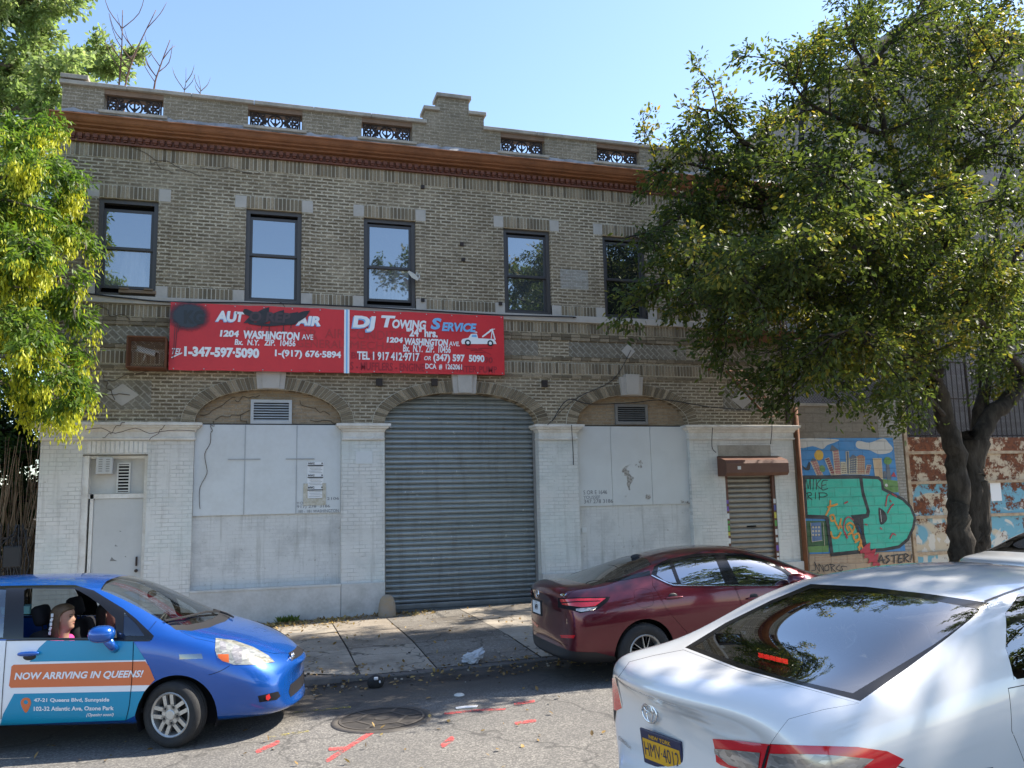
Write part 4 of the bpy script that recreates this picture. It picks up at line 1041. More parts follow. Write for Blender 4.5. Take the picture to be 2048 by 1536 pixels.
# rusty drop ladder near the right end
ld_ = thing('fire_ladder', 'rusty iron ladder hanging aslant over the right pier under the tree', 'ladder', (10.0, -.45, 4.6))
ML = Matrix.Translation((-10.0, .45, -4.6))
mb = MB(); a0, a1 = P(1452, 742, -.5), P(1535, 835, -.5); b0, b1 = P(1487, 742, -.32), P(1560, 830, -.32)
mb.tube([a0, a1], .022, 6); mb.tube([b0, b1], .022, 6); o = mb.build('rail', M['rust'], ld_); o.matrix_parent_inverse = ML
mb = MB()
for k in range(6):
    f = k/5; mb.tube([tuple(a0[i]+(a1[i]-a0[i])*f for i in range(3)), tuple(b0[i]+(b1[i]-b0[i])*f for i in range(3))], .013, 5)
mb.tube([tuple(P(1487, 780, -.3)), tuple(P(1487, 780, 0))], .015, 5)
o = mb.build('rung', M['rust'], ld_); o.matrix_parent_inverse = ML
fe = thing('fire_escape', 'rust red iron balcony on the facade half hidden by the tree', 'fire escape', (10.3, -.5, 5.6))
MF = Matrix.Translation((-10.3, .5, -5.6))
mb = MB()
for x in [9.3+.14*k for k in range(15)]: mb.tube([(x, -1.0, 5.62), (x, -1.0, 6.45)], .010, 4)
mb.tube([(9.25, -1.0, 6.47), (11.3, -1.0, 6.47)], .018, 5); mb.tube([(9.25, -1.0, 6.05), (11.3, -1.0, 6.05)], .012, 5); mb.tube([(9.25, 0, 6.47), (9.25, -1.0, 6.47)], .018, 5); mb.tube([(11.3, 0, 6.47), (11.3, -1.0, 6.47)], .018, 5)
o = mb.build('railing', M['rust'], fe); o.matrix_parent_inverse = MF
mb = MB(); mb.box(9.25, 11.3, -1.0, -.96, 5.54, 5.62)
for k in range(9): mb.box(9.25, 11.3, -.95+.105*k, -.90+.105*k, 5.56, 5.60)
mb.tube([(9.35, -.95, 5.55), (9.35, -.02, 4.9)], .02, 5); mb.tube([(11.2, -.95, 5.55), (11.2, -.02, 4.9)], .02, 5)
o = mb.build('platform', M['rust'], fe); o.matrix_parent_inverse = MF
# ------------------------------------------------------------------ mural wall right of the building
mw = thing('mural_wall', 'low block wall painted with a child like city mural under green bubble graffiti', 'wall', (12.9, 0, 0))
MM = Matrix.Translation((-12.9, 0, 0))
def mp(mb, name, m, smooth=False, parent=None):
    o = mb.build(name, m, parent or mw, smooth)
    if parent is None: o.matrix_parent_inverse = MM
    return o
M['block'] = brickwall('concrete_block', (.235, .205, .165), (.28, .25, .205), (.22, .195, .16), soot=.5, bw=.42, bh=.21, ms=.012, speck=.3)
mb = MB(); mb.box(11.52, 13.72, .03, .3, -.2, 4.15); mp(mb, 'block_wall', M['block'])
mb = MB(); mb.box(13.725, 14.38, .026, .3, -.2, 4.32); mp(mb, 'brick_pier', brickwall('worn_white_brick', (.34, .32, .28), (.44, .42, .38), (.25, .23, .20), soot=.4))
mb = MB(); mb.box(11.5, 13.72, -.02, .34, 4.15, 4.21); mp(mb, 'wall_coping', M['coping'])
mb = MB(); mb.tube([(11.47, -.04, .1), (11.47, -.04, 4.1)], .055, 8); mp(mb, 'drain_pipe', M['rust'], True)
Zm = lambda x, y: (lambda p: (p[0], p[2]))(W(1590+x/5.119, 860+y/5.12, .02))
def Q(pts): return [Zm(*p) for p in pts]
def ccw(P_):
    a = sum(P_[i][0]*P_[(i+1) % len(P_)][1]-P_[(i+1) % len(P_)][0]*P_[i][1] for i in range(len(P_)))
    return P_ if a > 0 else P_[::-1]
def mural(name, c, rough=.55, dirt=.55):
    t = NT(name); vec, sp = xz(t); p = t.pos()
    q = brick(t, vec, (1, 1, 1), (.93, .93, .93), (.72, .72, .72), .42, .21, .011)
    col = t.mix(1.0, q.outputs['Color'], c, 'MULTIPLY')
    col = t.mix(t.ramp(t.noise(4, p, 6, .7), (.5, 0.0), (.75, dirt)), col, tuple(x*.5 for x in c))
    fade = t.ramp(t.noise(2.2, t.mapv(p, (1, 1, 3.5)), 6, .7), (.42, 0.0), (.72, .42)); col = t.mix(fade, col, tuple(x*.6+.14 for x in c))
    h = t.math('ADD', t.math('SUBTRACT', 1.0, q.outputs['Fac']), t.math('MULTIPLY', t.noise(30, p), .4))
    return t.fin(col, rough, t.bump(h, .7, .01), 0, .4)
cm = dict(sky=(.035, .205, .46), cloud=(.50, .48, .44), sun=(.62, .36, .03), pink=(.36, .14, .12), red=(.20, .03, .04), slate=(.10, .115, .14), tan=(.50, .35, .20), brown=(.33, .16, .09), cream=(.5, .43, .3), green=(.11, .24, .05), dgreen=(.03, .10, .03), black=(.014, .014, .016), teal=(.03, .43, .30), blueb=(.09, .16, .30), lower=(.42, .30, .19), orange=(.66, .27, .03), crimson=(.42, .02, .04), white=(.55, .54, .5))
cmn = list(cm); cmats = [mural('mural_'+k, v) for k, v in cm.items()]
lay = [0]
def patch(mb, pts, c, sm=0, holes=()):
    lay[0] += 1; y = .018-.00025*lay[0]
    P_ = smoothpts(pts, sm, True) if sm else pts
    mb.poly(ccw(Q(P_)), [ccw(Q(h)) for h in holes], wallfn(y), cmn.index(c))
def line(mb, pts, c, wd, sm=4):
    lay[0] += 1; y = .018-.00025*lay[0]
    mb.stroke(Q(smoothpts(pts, sm) if sm else pts), wd*.00235, wallfn(y), cmn.index(c))
mb = MB()
patch(mb, [(45, 85), (1000, 80), (1052, 560), (1130, 1240), (150, 1270), (62, 600)], 'sky')
patch(mb, [(880, 500), (1048, 520), (1060, 640), (900, 640)], 'green'); patch(mb, [(110, 930), (330, 930), (345, 1200), (140, 1250)], 'dgreen'); patch(mb, [(130, 1195), (345, 1180), (345, 1250), (140, 1255)], 'green')
patch(mb, [(145, 1275), (1190, 1240), (1215, 1420), (150, 1500)], 'lower')
patch(mb, [(45, 90), (420, 95), (425, 120), (330, 155), (280, 195), (180, 165), (50, 185)], 'cloud', 3)
patch(mb, [(620, 150), (650, 110), (760, 130), (900, 85), (960, 135), (1000, 190), (960, 235), (850, 245), (760, 205), (650, 190)], 'cloud', 4)
patch(mb, [(195, 255), (215, 215), (245, 203), (280, 222), (290, 258), (280, 295), (245, 312), (210, 295)], 'sun', 3)
def tower(p, c, roof=None, win=None, wc='cream'):
    line(mb, p+[p[0]], 'cream', 9, 0); patch(mb, p, c)
    if roof: patch(mb, roof, 'slate')
    if win:
        a, b, cc, d = p[:4]
        for i in range(win[0]):
            for j in range(win[1]):
                f, g = (i+.5)/win[0], (j+.6)/(win[1]+.4)
                x = (d[0]+(cc[0]-d[0])*f)*(1-g)+(a[0]+(b[0]-a[0])*f)*g; y = (d[1]+(cc[1]-d[1])*f)*(1-g)+(a[1]+(b[1]-a[1])*f)*g
                lay[0] -= 0; mb.poly(ccw(Q([(x-4, y-5), (x+4, y-5), (x+4, y+5), (x-4, y+5)])), [], wallfn(.018-.00025*lay[0]-.0002), cmn.index(wc))
tower([(160, 325), (215, 305), (285, 462), (225, 470)], 'pink', [(155, 325), (180, 285), (222, 312)], (3, 6))
tower([(305, 300), (345, 285), (410, 455), (370, 462)], 'red', None, (3, 7)); tower([(385, 215), (440, 205), (470, 455), (408, 458)], 'pink', [(356, 220), (375, 150), (445, 205)], (4, 9))
tower([(468, 330), (512, 330), (525, 448), (478, 450)], 'cream', None, (3, 5), 'black'); tower([(520, 225), (545, 222), (556, 450), (530, 450)], 'slate'); tower([(552, 290), (628, 272), (632, 450), (552, 452)], 'slate', [(552, 290), (590, 250), (630, 274)], (5, 7))
tower([(632, 280), (710, 280), (712, 452), (630, 452)], 'brown', None, (5, 7)); patch(mb, [(632, 283), (645, 262), (672, 254), (700, 264), (711, 283)], 'brown', 2); tower([(735, 360), (776, 360), (755, 452), (712, 452)], 'red', None, (3, 4)); tower([(796, 293), (880, 293), (895, 500), (820, 480)], 'tan')
patch(mb, [(930, 345), (960, 345), (985, 510), (935, 505)], 'slate'); patch(mb, [(905, 320), (925, 280), (965, 282), (990, 315), (970, 350), (925, 350)], 'green', 3); patch(mb, [(248, 380), (275, 360), (305, 385), (300, 425), (262, 425)], 'green', 3)
patch(mb, [(68, 360), (110, 390), (140, 330), (155, 340), (150, 400), (125, 415), (90, 400)], 'black', 2); patch(mb, [(900, 430), (915, 420), (932, 440), (925, 495), (902, 495)], 'slate', 2); patch(mb, [(980, 475), (1008, 428), (1035, 480)], 'crimson'); patch(mb, [(915, 565), (930, 548), (948, 565), (935, 585)], 'white', 2); patch(mb, [(975, 590), (1000, 565), (1035, 590), (1020, 615), (985, 612)], 'green', 2)
patch(mb, [(155, 950), (262, 945), (275, 1130), (170, 1145)], 'blueb')
for i in range(3):
    for j in range(3): patch(mb, [(172+i*30, 985+j*40), (190+i*30, 983+j*40), (192+i*30, 1005+j*40), (174+i*30, 1007+j*40)], 'cream')
line(mb, [(155, 950), (170, 1145), (275, 1130)], 'cream', 5, 0); line(mb, [(285, 950), (300, 1190)], 'cream', 5, 0)
mp(mb, 'city_mural', cmats)
# bubble letters T and D
gr = MB()
Tp = [(85, 485), (665, 480), (690, 640), (745, 830), (735, 875), (590, 890), (700, 1180), (715, 1240), (375, 1275), (325, 905), (300, 893), (110, 885)]
Dp = [(672, 480), (850, 490), (885, 525), (895, 605), (985, 650), (1100, 710), (1180, 790), (1222, 900), (1205, 1000), (1150, 1120), (1060, 1195), (900, 1225), (730, 1235), (690, 1060), (680, 900), (740, 880), (748, 835), (690, 660)]
patch(gr, Tp, 'teal'); patch(gr, Dp, 'teal'); patch(gr, [(596, 890), (685, 895), (705, 1130), (660, 1000)], 'black')
line(gr, Tp+[Tp[0]], 'black', 36, 0); line(gr, Dp+[Dp[0]], 'black', 30, 0)
patch(gr, [(848, 810), (870, 800), (920, 845), (940, 905), (915, 950), (865, 962)], 'black', 3); line(gr, [(868, 820), (882, 940)], 'white', 5, 0)
mp(gr, 'bubble_letters', cmats)
g2 = MB()
# MIKE RIP tag
for s in ([(100, 610), (110, 500), (130, 600), (150, 500), (155, 610)], [(185, 505), (180, 615)], [(215, 510), (215, 610)], [(265, 500), (220, 560), (265, 605)], [(330, 515), (280, 520), (270, 565), (310, 560)], [(270, 565), (275, 615), (330, 600)],
          [(125, 640), (128, 715)], [(100, 655), (150, 640), (165, 665), (130, 680), (170, 715)], [(205, 640), (205, 705)], [(245, 645), (245, 715)], [(235, 645), (300, 645), (325, 668), (290, 685), (248, 685)]): line(g2, s, 'black', 8, 3)
# MORX tag low on the wall
for s in ([(165, 1440), (205, 1430), (195, 1350)], [(195, 1350), (245, 1450), (240, 1370), (290, 1450), (275, 1385)], [(300, 1400), (330, 1380), (340, 1430), (305, 1440), (300, 1400)], [(360, 1370), (370, 1445)], [(345, 1375), (400, 1385), (370, 1410), (410, 1450)], [(450, 1380), (415, 1420), (460, 1440)], [(525, 1400), (470, 1395), (480, 1430), (455, 1450)], [(170, 1500), (230, 1460), (200, 1530)]): line(g2, s, 'black', 7, 3)
# ASTER! tag
for s in ([(850, 1370), (875, 1285), (905, 1365)], [(845, 1335), (915, 1330)], [(955, 1285), (925, 1300), (960, 1330), (925, 1365)], [(975, 1290), (1045, 1275)], [(1010, 1285), (1008, 1360)], [(1060, 1285), (1050, 1355), (1090, 1350)], [(1055, 1318), (1085, 1315)], [(1060, 1280), (1100, 1275)], [(1110, 1350), (1115, 1270), (1155, 1285), (1120, 1315), (1160, 1350)], [(1190, 1275), (1178, 1330)], [(1174, 1346), (1173, 1349)]): line(g2, s, 'black', 13, 3)
for s in ([(310, 870), (350, 790), (355, 725)], [(330, 790), (425, 760)], [(350, 880), (385, 870), (400, 920), (365, 930), (355, 890)], [(400, 925), (440, 1000), (465, 910)], [(440, 1010), (455, 970), (470, 1000)], [(360, 1045), (380, 1100), (430, 1100), (460, 1050)], [(540, 1030), (520, 980), (560, 950), (600, 990), (580, 1040), (540, 1070)], [(545, 990), (575, 1040), (600, 1120)], [(590, 1080), (640, 1060), (650, 1110), (610, 1130)], [(610, 1150), (660, 1120), (670, 1170), (640, 1200)], [(650, 1230), (660, 1160), (690, 1220)]): line(g2, s, 'orange', 19, 3)
for s in ([(590, 925), (540, 890), (500, 930), (490, 1020), (525, 1110)], [(530, 1100), (500, 1040)]): line(g2, s, 'crimson', 12, 3)
for s in ([(670, 1250), (745, 1180), (720, 1290), (800, 1240), (760, 1340), (830, 1290), (800, 1380)], [(690, 1230), (780, 1330), (850, 1380)], [(740, 1190), (760, 1280)]): line(g2, s, 'crimson', 34, 3)
for s in ([(920, 780), (935, 680), (955, 660)], [(985, 655), (1030, 685)], [(940, 850), (970, 790), (1000, 760)], [(965, 720), (975, 735)], [(965, 1110), (990, 1060), (1020, 1075)], [(865, 1000), (880, 1015)], [(710, 965), (730, 972)], [(500, 750), (530, 735)]): line(g2, s, 'crimson', 13, 2)
mp(g2, 'graffiti_tag', cmats)
g3 = MB()
for k in range(9):
    u = 160+k*5
    for j in range(3): line(g3, [(190+rs.uniform(0, 20)+k*62, 1305+j*30-k*2.5), (240+k*62, 1303+j*30-k*2.6)], 'brown', 3, 0)
mp(g3, 'small_print', cmats)
# ------------------------------------------------------------------ rusty sheet gate further right
def rustpaint():
    t = NT('flaking_paint_on_rust'); p = t.pos(); vec, sp = xz(t)
    cr = t.mix(t.ramp(t.noise(9, p, 6, .7), (.35, 0.0), (.65, 1.0)), (.20, .062, .022), (.075, .028, .014))
    top = t.math('MULTIPLY_ADD', sp.outputs[2], .30, -.38)
    f = t.math('ADD', t.noise(2.6, p, 10, .78), t.math('MULTIPLY', top, .16))
    rustf = t.ramp(f, (.535, 0.0), (.565, 1.0))
    pc = t.mix(t.ramp(t.noise(.8, t.mapv(p, loc=(4, 0, 2.2)), 3, .5, 1.5), (.43, 0.0), (.47, 1.0)), (.45, .37, .26), (.12, .31, .40))
    pc = t.mix(t.ramp(t.noise(.9, t.mapv(p, loc=(1, 5, 1)), 3, .5, 2), (.55, 0.0), (.58, 1.0)), pc, (.52, .49, .43))
    up = t.ramp(sp.outputs[2], (2.0/5, 0.0), (2.5/5, 1.0)) if False else t.math('GREATER_THAN', sp.outputs[2], 2.42)
    pc = t.mix(up, pc, (.47, .37, .25))
    col = t.mix(rustf, pc, cr)
    return t.fin(col, t.math('MULTIPLY_ADD', rustf, .35, .5), t.bump(rustf, .5, .008), 0, .4)
M['rustpaint'] = rustpaint()
rg = thing('rusty_gate', 'rusty sheet metal gate with flaking cream and blue paint beside the mural', 'gate', (17, 0, 0))
MG = Matrix.Translation((-17, 0, 0))
def gpart(mb, name, m):
    o = mb.build(name, m, rg); o.matrix_parent_inverse = MG; return o
mb = MB()
for x0 in (14.55, 16.45, 18.35, 20.25): mb.box(x0, x0+1.86, .10, .12, .15, 3.45)
gpart(mb, 'sheet', M['rustpaint'])
mb = MB()
for z in (.72, 1.55, 2.35, 3.05): mb.box(14.5, 22.2, .05, .10, z, z+.07)
for x in (14.44, 16.41, 18.31, 20.21, 22.1): mb.box(x, x+.09, .03, .13, .0, 4.4 if x == 14.44 else 3.5)
gpart(mb, 'gate_frame', grime('cream_flaking_frame', (.42, .33, .22), .7, .8, 7, (.17, .06, .025), .3))
mb = MB(); p = W(1992, 985, .09); mb.box(p[0]-.16, p[0]+.16, .088, .098, p[2]-.2, p[2]+.25); gpart(mb, 'paper', M['paper'])
# mesh screen over the gate
cl = thing('mesh_screen', 'tall wire mesh screen on iron bars above the rusty gate', 'fence', (17, .2, 3.4))
MC = Matrix.Translation((-17, -.2, -3.4))
mb = MB(); x = 14.6
while x < 22: mb.tube([(x, .2, 3.4), (x, .2, 5.3)], .012, 4); x += .155
for z in (3.5, 4.4, 5.3): mb.tube([(14.5, .2, z), (22, .2, z)], .02, 5)
for x in (14.55, 16.6, 18.7, 20.8): mb.tube([(x, .2, 3.2), (x, .2, 6.6)], .035, 6)
mb.tube([(11.6, .2, 4.2), (11.6, .2, 5.8)], .02, 5); mb.tube([(14.5, .2, 6.55), (22, .2, 6.55)], .02, 5); mb.tube([(11.6, .2, 5.75), (14.5, .2, 5.75)], .02, 5)
o = mb.build('bar', M['iron'], cl); o.matrix_parent_inverse = MC
mb = MB()
def linkmesh(xa, xb, za, zb, y, pitch=.075, r=.0035):
    Lx, Lz = xb-xa, zb-za; s = -Lz
    while s < Lx:
        a0, b0, a1, b1 = s, 0, s+Lz, Lz
        if a0 < 0: b0 -= a0; a0 = 0
        if a1 > Lx: b1 -= a1-Lx; a1 = Lx
        if b1 > b0:
            mb.tube([(xa+a0, y, za+b0), (xa+a1, y, za+b1)], r, 3, cap=False); mb.tube([(xa+a0, y+.004, zb-b0), (xa+a1, y+.004, zb-b1)], r, 3, cap=False)
        s += pitch
linkmesh(14.5, 22, 3.5, 6.5, .22); linkmesh(11.6, 14.5, 4.25, 5.75, .22)
o = mb.build('wire_mesh', M['iron'], cl); o.matrix_parent_inverse = MC
# ------------------------------------------------------------------ tall building behind the tree
tb = thing('tall_building', 'tall plain grey brick building standing behind the street tree', 'building', (24, 6, 0))
MT = Matrix.Translation((-24, -6, 0))
mb = MB(); mb.box(17.3, 32, 1.5, 11.2, -.3, 15.2); o = mb.build('wall', M['brick_big'], tb); o.matrix_parent_inverse = MT
mb = MB(); mb.bbox(17.2, 32.1, 1.4, 11.3, 15.2, 15.4, .03); o = mb.build('coping', M['coping'], tb); o.matrix_parent_inverse = MT
# ------------------------------------------------------------------ iron fence left of the building
fn_ = thing('iron_fence', 'black iron picket fence on a turquoise base at the left edge', 'fence', (-5.2, .2, 0))
MI = Matrix.Translation((5.2, -.2, 0))
mb = MB(); x = -7.2
while x < -3.75: mb.box(x-.012, x+.012, .18, .205, .62, 1.92); mb.add([(x-.02, .17, 1.92), (x+.02, .17, 1.92), (x+.02, .21, 1.92), (x-.02, .21, 1.92), (x, .19, 2.0)], [(0, 1, 4), (1, 2, 4), (2, 3, 4), (3, 0, 4)]); x += .105
o = mb.build('picket', M['iron'], fn_); o.matrix_parent_inverse = MI
mb = MB()
for z in (.72, 1.72): mb.box(-7.3, -3.70, .205, .235, z, z+.04)
for x in (-7.2, -5.6, -4.22): mb.bbox(x-.035, x+.035, .15, .235, .3, 2.02, .006)
o = mb.build('rail', M['iron'], fn_); o.matrix_parent_inverse = MI
mb = MB(); mb.bbox(-7.3, -3.62, .05, .38, -.2, .62, .02); o = mb.build('base', grime('turquoise_paint', (.17, .44, .48), .7, .5, 3, (.42, .44, .42)), fn_); o.matrix_parent_inverse = MI
mb = MB(); rw = random.Random(4)
for k in range(16):
    x = -3.85+rw.uniform(-.12, .1); z = rw.uniform(.75, 1.75)
    mb.tube(smoothpts([(x, .12, z+.3), (x+rw.uniform(-.25, .1), .06, z), (x+rw.uniform(-.1, .12), .08, z-.35), (x+rw.uniform(-.2, .1), .12, .62)], 4), .012, 4)
mb.bbox(-4.08, -3.80, .05, .16, 1.25, 1.62, .03)
tag(mb.build('cable_tangle', M['dark']), 'tangle of black cables hanging on the end of the iron fence', 'cables')
# dry reeds behind the fence
mb = MB(); rr_ = random.Random(12)
for k in range(520):
    x = rr_.uniform(-9.5, -3.72); y = rr_.uniform(.7, 2.2); h = rr_.uniform(2.2, 3.6)
    mb.tube([(x, y, 0), (x+rr_.uniform(-.1, .1), y, h*.5), (x+rr_.uniform(-.25, .25), y, h)], [.014, .012, .004], 3, cap=False)
t = NT('dry_reed'); M['reed'] = t.fin(t.ramp(t.rnd(), (0.0, (.20, .12, .065)), (1.0, (.42, .30, .19))), .9)
struct(tag(mb.build('dry_reeds', M['reed']), 'dry brown reed stems standing behind the iron fence', 'reeds'), 'stuff')
# ------------------------------------------------------------------ trees
def leafmat(name, stops, trans=.45, sat=None, clump=1.0, tcol=(.9, 1.0, .35)):
    t = NT(name); p = t.pos()
    f = t.math('ADD', t.math('MULTIPLY', t.rnd(), .5), t.math('MULTIPLY', t.ramp(t.noise(clump, p, 3), (.3, 0.0), (.7, 1.0)), .5))
    col = t.ramp(f, *stops)
    df = t.n('BsdfPrincipled'); t.put(df.inputs['Base Color'], col); df.inputs['Roughness'].default_value = .5; df.inputs['Specular IOR Level'].default_value = .35
    tl = t.n('BsdfTranslucent'); t.put(tl.inputs[0], t.mix(1.0, t.mix(.5, col, tcol, 'MULTIPLY'), (2.0, 2.0, 2.0), 'MULTIPLY'))
    mx = t.n('MixShader'); mx.inputs[0].default_value = trans
    t.t.links.new(df.outputs[0], mx.inputs[1]); t.t.links.new(tl.outputs[0], mx.inputs[2]); t.t.links.new(mx.outputs[0], t.out.inputs[0]); return t.m
def bark(name, c1, c2, sc=9):
    t = NT(name); p = t.mapv(t.pos(), (1, 1, .22))
    n_ = t.noise(sc, p, 6, .7)
    return t.fin(t.mix(t.ramp(n_, (.4, 0.0), (.62, 1.0)), c1, c2), .95, t.bump(n_, .8, .03), 0, .2)
def leaves(name, C, D, size, parent, mat, nr, aspect=.46, droop=.25, flat=.6, sz=(.65, 1.25)):
    "C: positions (n,3); D: outward directions; one folded leaf face each"
    n = len(C); g = nr
    D = D+g.normal(0, .55, (n, 3)); D[:, 2] -= droop; D /= np.linalg.norm(D, axis=1)[:, None]
    N = g.normal(0, 1, (n, 3)); N[:, 2] = np.abs(N[:, 2])*flat+flat; 
    B = np.cross(D, N); B /= np.linalg.norm(B, axis=1)[:, None]+1e-9; N = np.cross(B, D)
    L = (size*g.uniform(sz[0], sz[1], n))[:, None]; wd = L*aspect*.5
    V = np.empty((n, 6, 3)); fold = .18*wd
    V[:, 0] = C; V[:, 1] = C+D*L*.38+B*wd+N*fold; V[:, 2] = C+D*L*.72+B*wd*.72+N*fold
    V[:, 3] = C+D*L; V[:, 4] = C+D*L*.72-B*wd*.72+N*fold; V[:, 5] = C+D*L*.38-B*wd+N*fold
    me = bpy.data.meshes.new(name); me.vertices.add(n*6); me.vertices.foreach_set('co', V.reshape(-1))
    idx = np.array([0, 1, 2, 3, 0, 3, 4, 5]); li = (np.arange(n)[:, None]*6+idx[None]).reshape(-1)
    me.loops.add(n*8); me.loops.foreach_set('vertex_index', li.astype(np.int32))
    me.polygons.add(n*2); me.polygons.foreach_set('loop_start', np.arange(0, n*8, 4, dtype=np.int32))
    me.materials.append(mat); me.update(calc_edges=True); me.validate()
    return obj(name, me, parent)
class Tree:
    def __init__(s, seed): s.r = random.Random(seed); s.nr = np.random.default_rng(seed); s.wood = MB(); s.twig = MB(); s.tips = []
    def limb(s, pts, r0, r1, n=7, sm=4, mb=None):
        P_ = smoothpts(pts, sm); k = len(P_)
        # little irregularities
        P_ = [tuple(np.array(p)+np.array([s.r.gauss(0, 1) for _ in range(3)])*min(.03, r0*.25)*(0 < i < k-1)) for i, p in enumerate(P_)]
        rs_ = [r0+(r1-r0)*(i/(k-1))**.8 for i in range(k)]
        (mb or s.wood).tube(P_, rs_, n); return P_, rs_
    def spray(s, P_, n, length, lvl, rmax, up=.25, droop=.3, start=.25, spread=1.0, bias=(0, 0, 0)):
        "side branches off a limb, each ending in leafy twigs"
        for k in range(n):
            f = start+(1-start)*(k+s.r.random())/n; i = min(len(P_)-2, int(f*(len(P_)-1)))
            b = np.array(P_[i]); t = np.array(P_[i+1])-b; t = t/(np.linalg.norm(t)+1e-9)
            d = np.array([s.r.gauss(0, 1), s.r.gauss(0, 1), s.r.gauss(0, .5)]); d -= t*d.dot(t)*.6; d /= np.linalg.norm(d)+1e-9
            d = d*spread+t*.55+np.array([0, 0, up])+np.array(bias); d /= np.linalg.norm(d)
            L = length*s.r.uniform(.55, 1.25)*(1-.35*f)
            m = 5; pts = [b]
            for j in range(m):
                d = d+np.array([s.r.gauss(0, .16), s.r.gauss(0, .16), s.r.gauss(0, .10)-droop*.16]); d /= np.linalg.norm(d)
                pts.append(pts[-1]+d*L/m)
            pts = [tuple(p) for p in pts]
            s.twig.tube(pts, [rmax*(1-.8*j/m) for j in range(m+1)], 4 if lvl else 3, cap=False)
            if lvl > 0: s.spray(pts, max(3, int(L/.16)), L*.45, lvl-1, rmax*.45, up*.4, droop, .15, spread)
            else: s.tips.append(pts)
            if lvl > 0: s.tips.append(pts[2:])
    def leafpoints(s, per, jit=.05, every=1):
        C, D = [], []
        for pts in s.tips:
            a = np.array(pts); k = len(a)
            u = s.nr.uniform(0, k-1.001, per); i = u.astype(int); f = (u-i)[:, None]
            c = a[i]*(1-f)+a[i+1]*f; d = a[i+1]-a[i]; d /= np.linalg.norm(d, axis=1)[:, None]+1e-9
            C.append(c+s.nr.normal(0, jit, c.shape)); D.append(d)
        return np.concatenate(C), np.concatenate(D)
M['bark_dark'] = bark('dark_bark', (.028, .023, .018), (.065, .054, .043))
M['bark_grey'] = bark('grey_bark', (.10, .085, .07), (.19, .165, .14))
# --- the big street tree on the right
big = thing('street_tree', 'large spreading street tree with yellowing sunlit leaves in front of the mural', 'tree', (12.35, -3.4, gz(12.3)+.1))
MBT = Matrix.Translation((-12.35, 3.4, -gz(12.3)-.1))
T_ = Tree(21)
def pt(u, v, y): return tuple(W(u, v, y))
limbs = []
def L_(pts, r0, r1, n=9): p, r_ = T_.limb(pts, r0, r1, n); limbs.append((p, r0)); return p
# double trunk
L_([(float(W(1925, 1190, -3.45)[0]), -3.45, .1), pt(1924, 1130, -3.45), pt(1920, 1040, -3.4), pt(1914, 950, -3.4), pt(1902, 870, -3.4), pt(1880, 790, -3.4), pt(1862, 730, -3.45)], .25, .15, 12)
L_([(float(W(1962, 1190, -3.3)[0]), -3.3, .1), pt(1961, 1130, -3.3), pt(1957, 1040, -3.3), pt(1954, 950, -3.3), pt(1960, 870, -3.25), pt(1998, 812, -3.2), pt(2045, 770, -3.15), pt(2090, 730, -3.1)], .235, .14, 12)
L_([(float(W(1944, 1190, -3.2)[0]), -3.25, .1), pt(1943, 1100, -3.25), pt(1938, 980, -3.2), pt(1933, 870, -3.2)], .25, .21, 12)
L_([pt(1945, 960, -3.2), pt(1950, 900, -3.1), pt(1960, 800, -3.0), pt(1975, 690, -2.9), pt(1985, 560, -2.7), pt(2000, 400, -2.4), pt(2040, 250, -2.2)], .17, .05, 9)
trunk_end = len(limbs)
L_([pt(1862, 730, -3.45), pt(1845, 640, -3.5), pt(1838, 560, -3.6), pt(1850, 480, -3.7), pt(1876, 400, -3.7), pt(1888, 320, -3.6), pt(1890, 200, -3.4), pt(1880, 60, -3.3)], .14, .035, 8)
L_([pt(1860, 740, -3.45), pt(1800, 670, -3.7), pt(1740, 630, -4.0), pt(1640, 595, -4.3), pt(1560, 585, -4.6), pt(1480, 592, -4.8), pt(1420, 615, -4.9)], .11, .025, 7)
L_([pt(1845, 650, -3.5), pt(1760, 540, -3.5), pt(1680, 450, -3.6), pt(1622, 388, -3.7), pt(1560, 330, -3.8), pt(1482, 281, -3.9), pt(1440, 232, -3.9), pt(1395, 215, -3.9)], .13, .02, 7)
L_([pt(1700, 470, -3.6), pt(1640, 440, -3.4), pt(1576, 422, -3.3), pt(1467, 406, -3.2), pt(1390, 415, -3.1), pt(1320, 455, -3.1), pt(1250, 475, -3.2)], .09, .015, 6)
L_([pt(1850, 480, -3.7), pt(1810, 380, -4.2), pt(1770, 270, -4.7), pt(1730, 150, -5.0), pt(1690, 40, -5.2)], .10, .02, 6)
L_([pt(1876, 400, -3.7), pt(1930, 330, -4.2), pt(2010, 270, -4.6), pt(2090, 180, -4.8)], .09, .02, 6)
L_([pt(1622, 388, -3.7), pt(1600, 300, -3.3), pt(1610, 180, -3.0), pt(1640, 60, -2.8)], .08, .02, 6)
L_([pt(1838, 560, -3.6), pt(1780, 520, -4.6), pt(1720, 500, -5.4), pt(1640, 480, -6.0), pt(1560, 470, -6.3)], .09, .02, 6)
L_([pt(1975, 690, -2.9), pt(1920, 600, -2.0), pt(1860, 520, -1.4), pt(1780, 440, -1.0), pt(1700, 380, -.8)], .10, .02, 6)
L_([pt(2090, 730, -3.1), pt(2120, 600, -3.2), pt(2160, 450, -3.4), pt(2180, 300, -3.5)], .15, .03, 7)
L_([pt(1985, 560, -2.7), pt(2060, 470, -3.4), pt(2110, 350, -4.0)], .09, .02, 6)
L_([pt(1888, 830, -3.5), pt(1820, 760, -4.0), pt(1730, 720, -4.4), pt(1640, 715, -4.8), pt(1590, 740, -5.0)], .045, .012, 5)
L_([pt(1862, 700, -3.4), pt(1760, 660, -2.6), pt(1660, 620, -1.9), pt(1560, 590, -1.4), pt(1480, 585, -1.2)], .07, .015, 5)
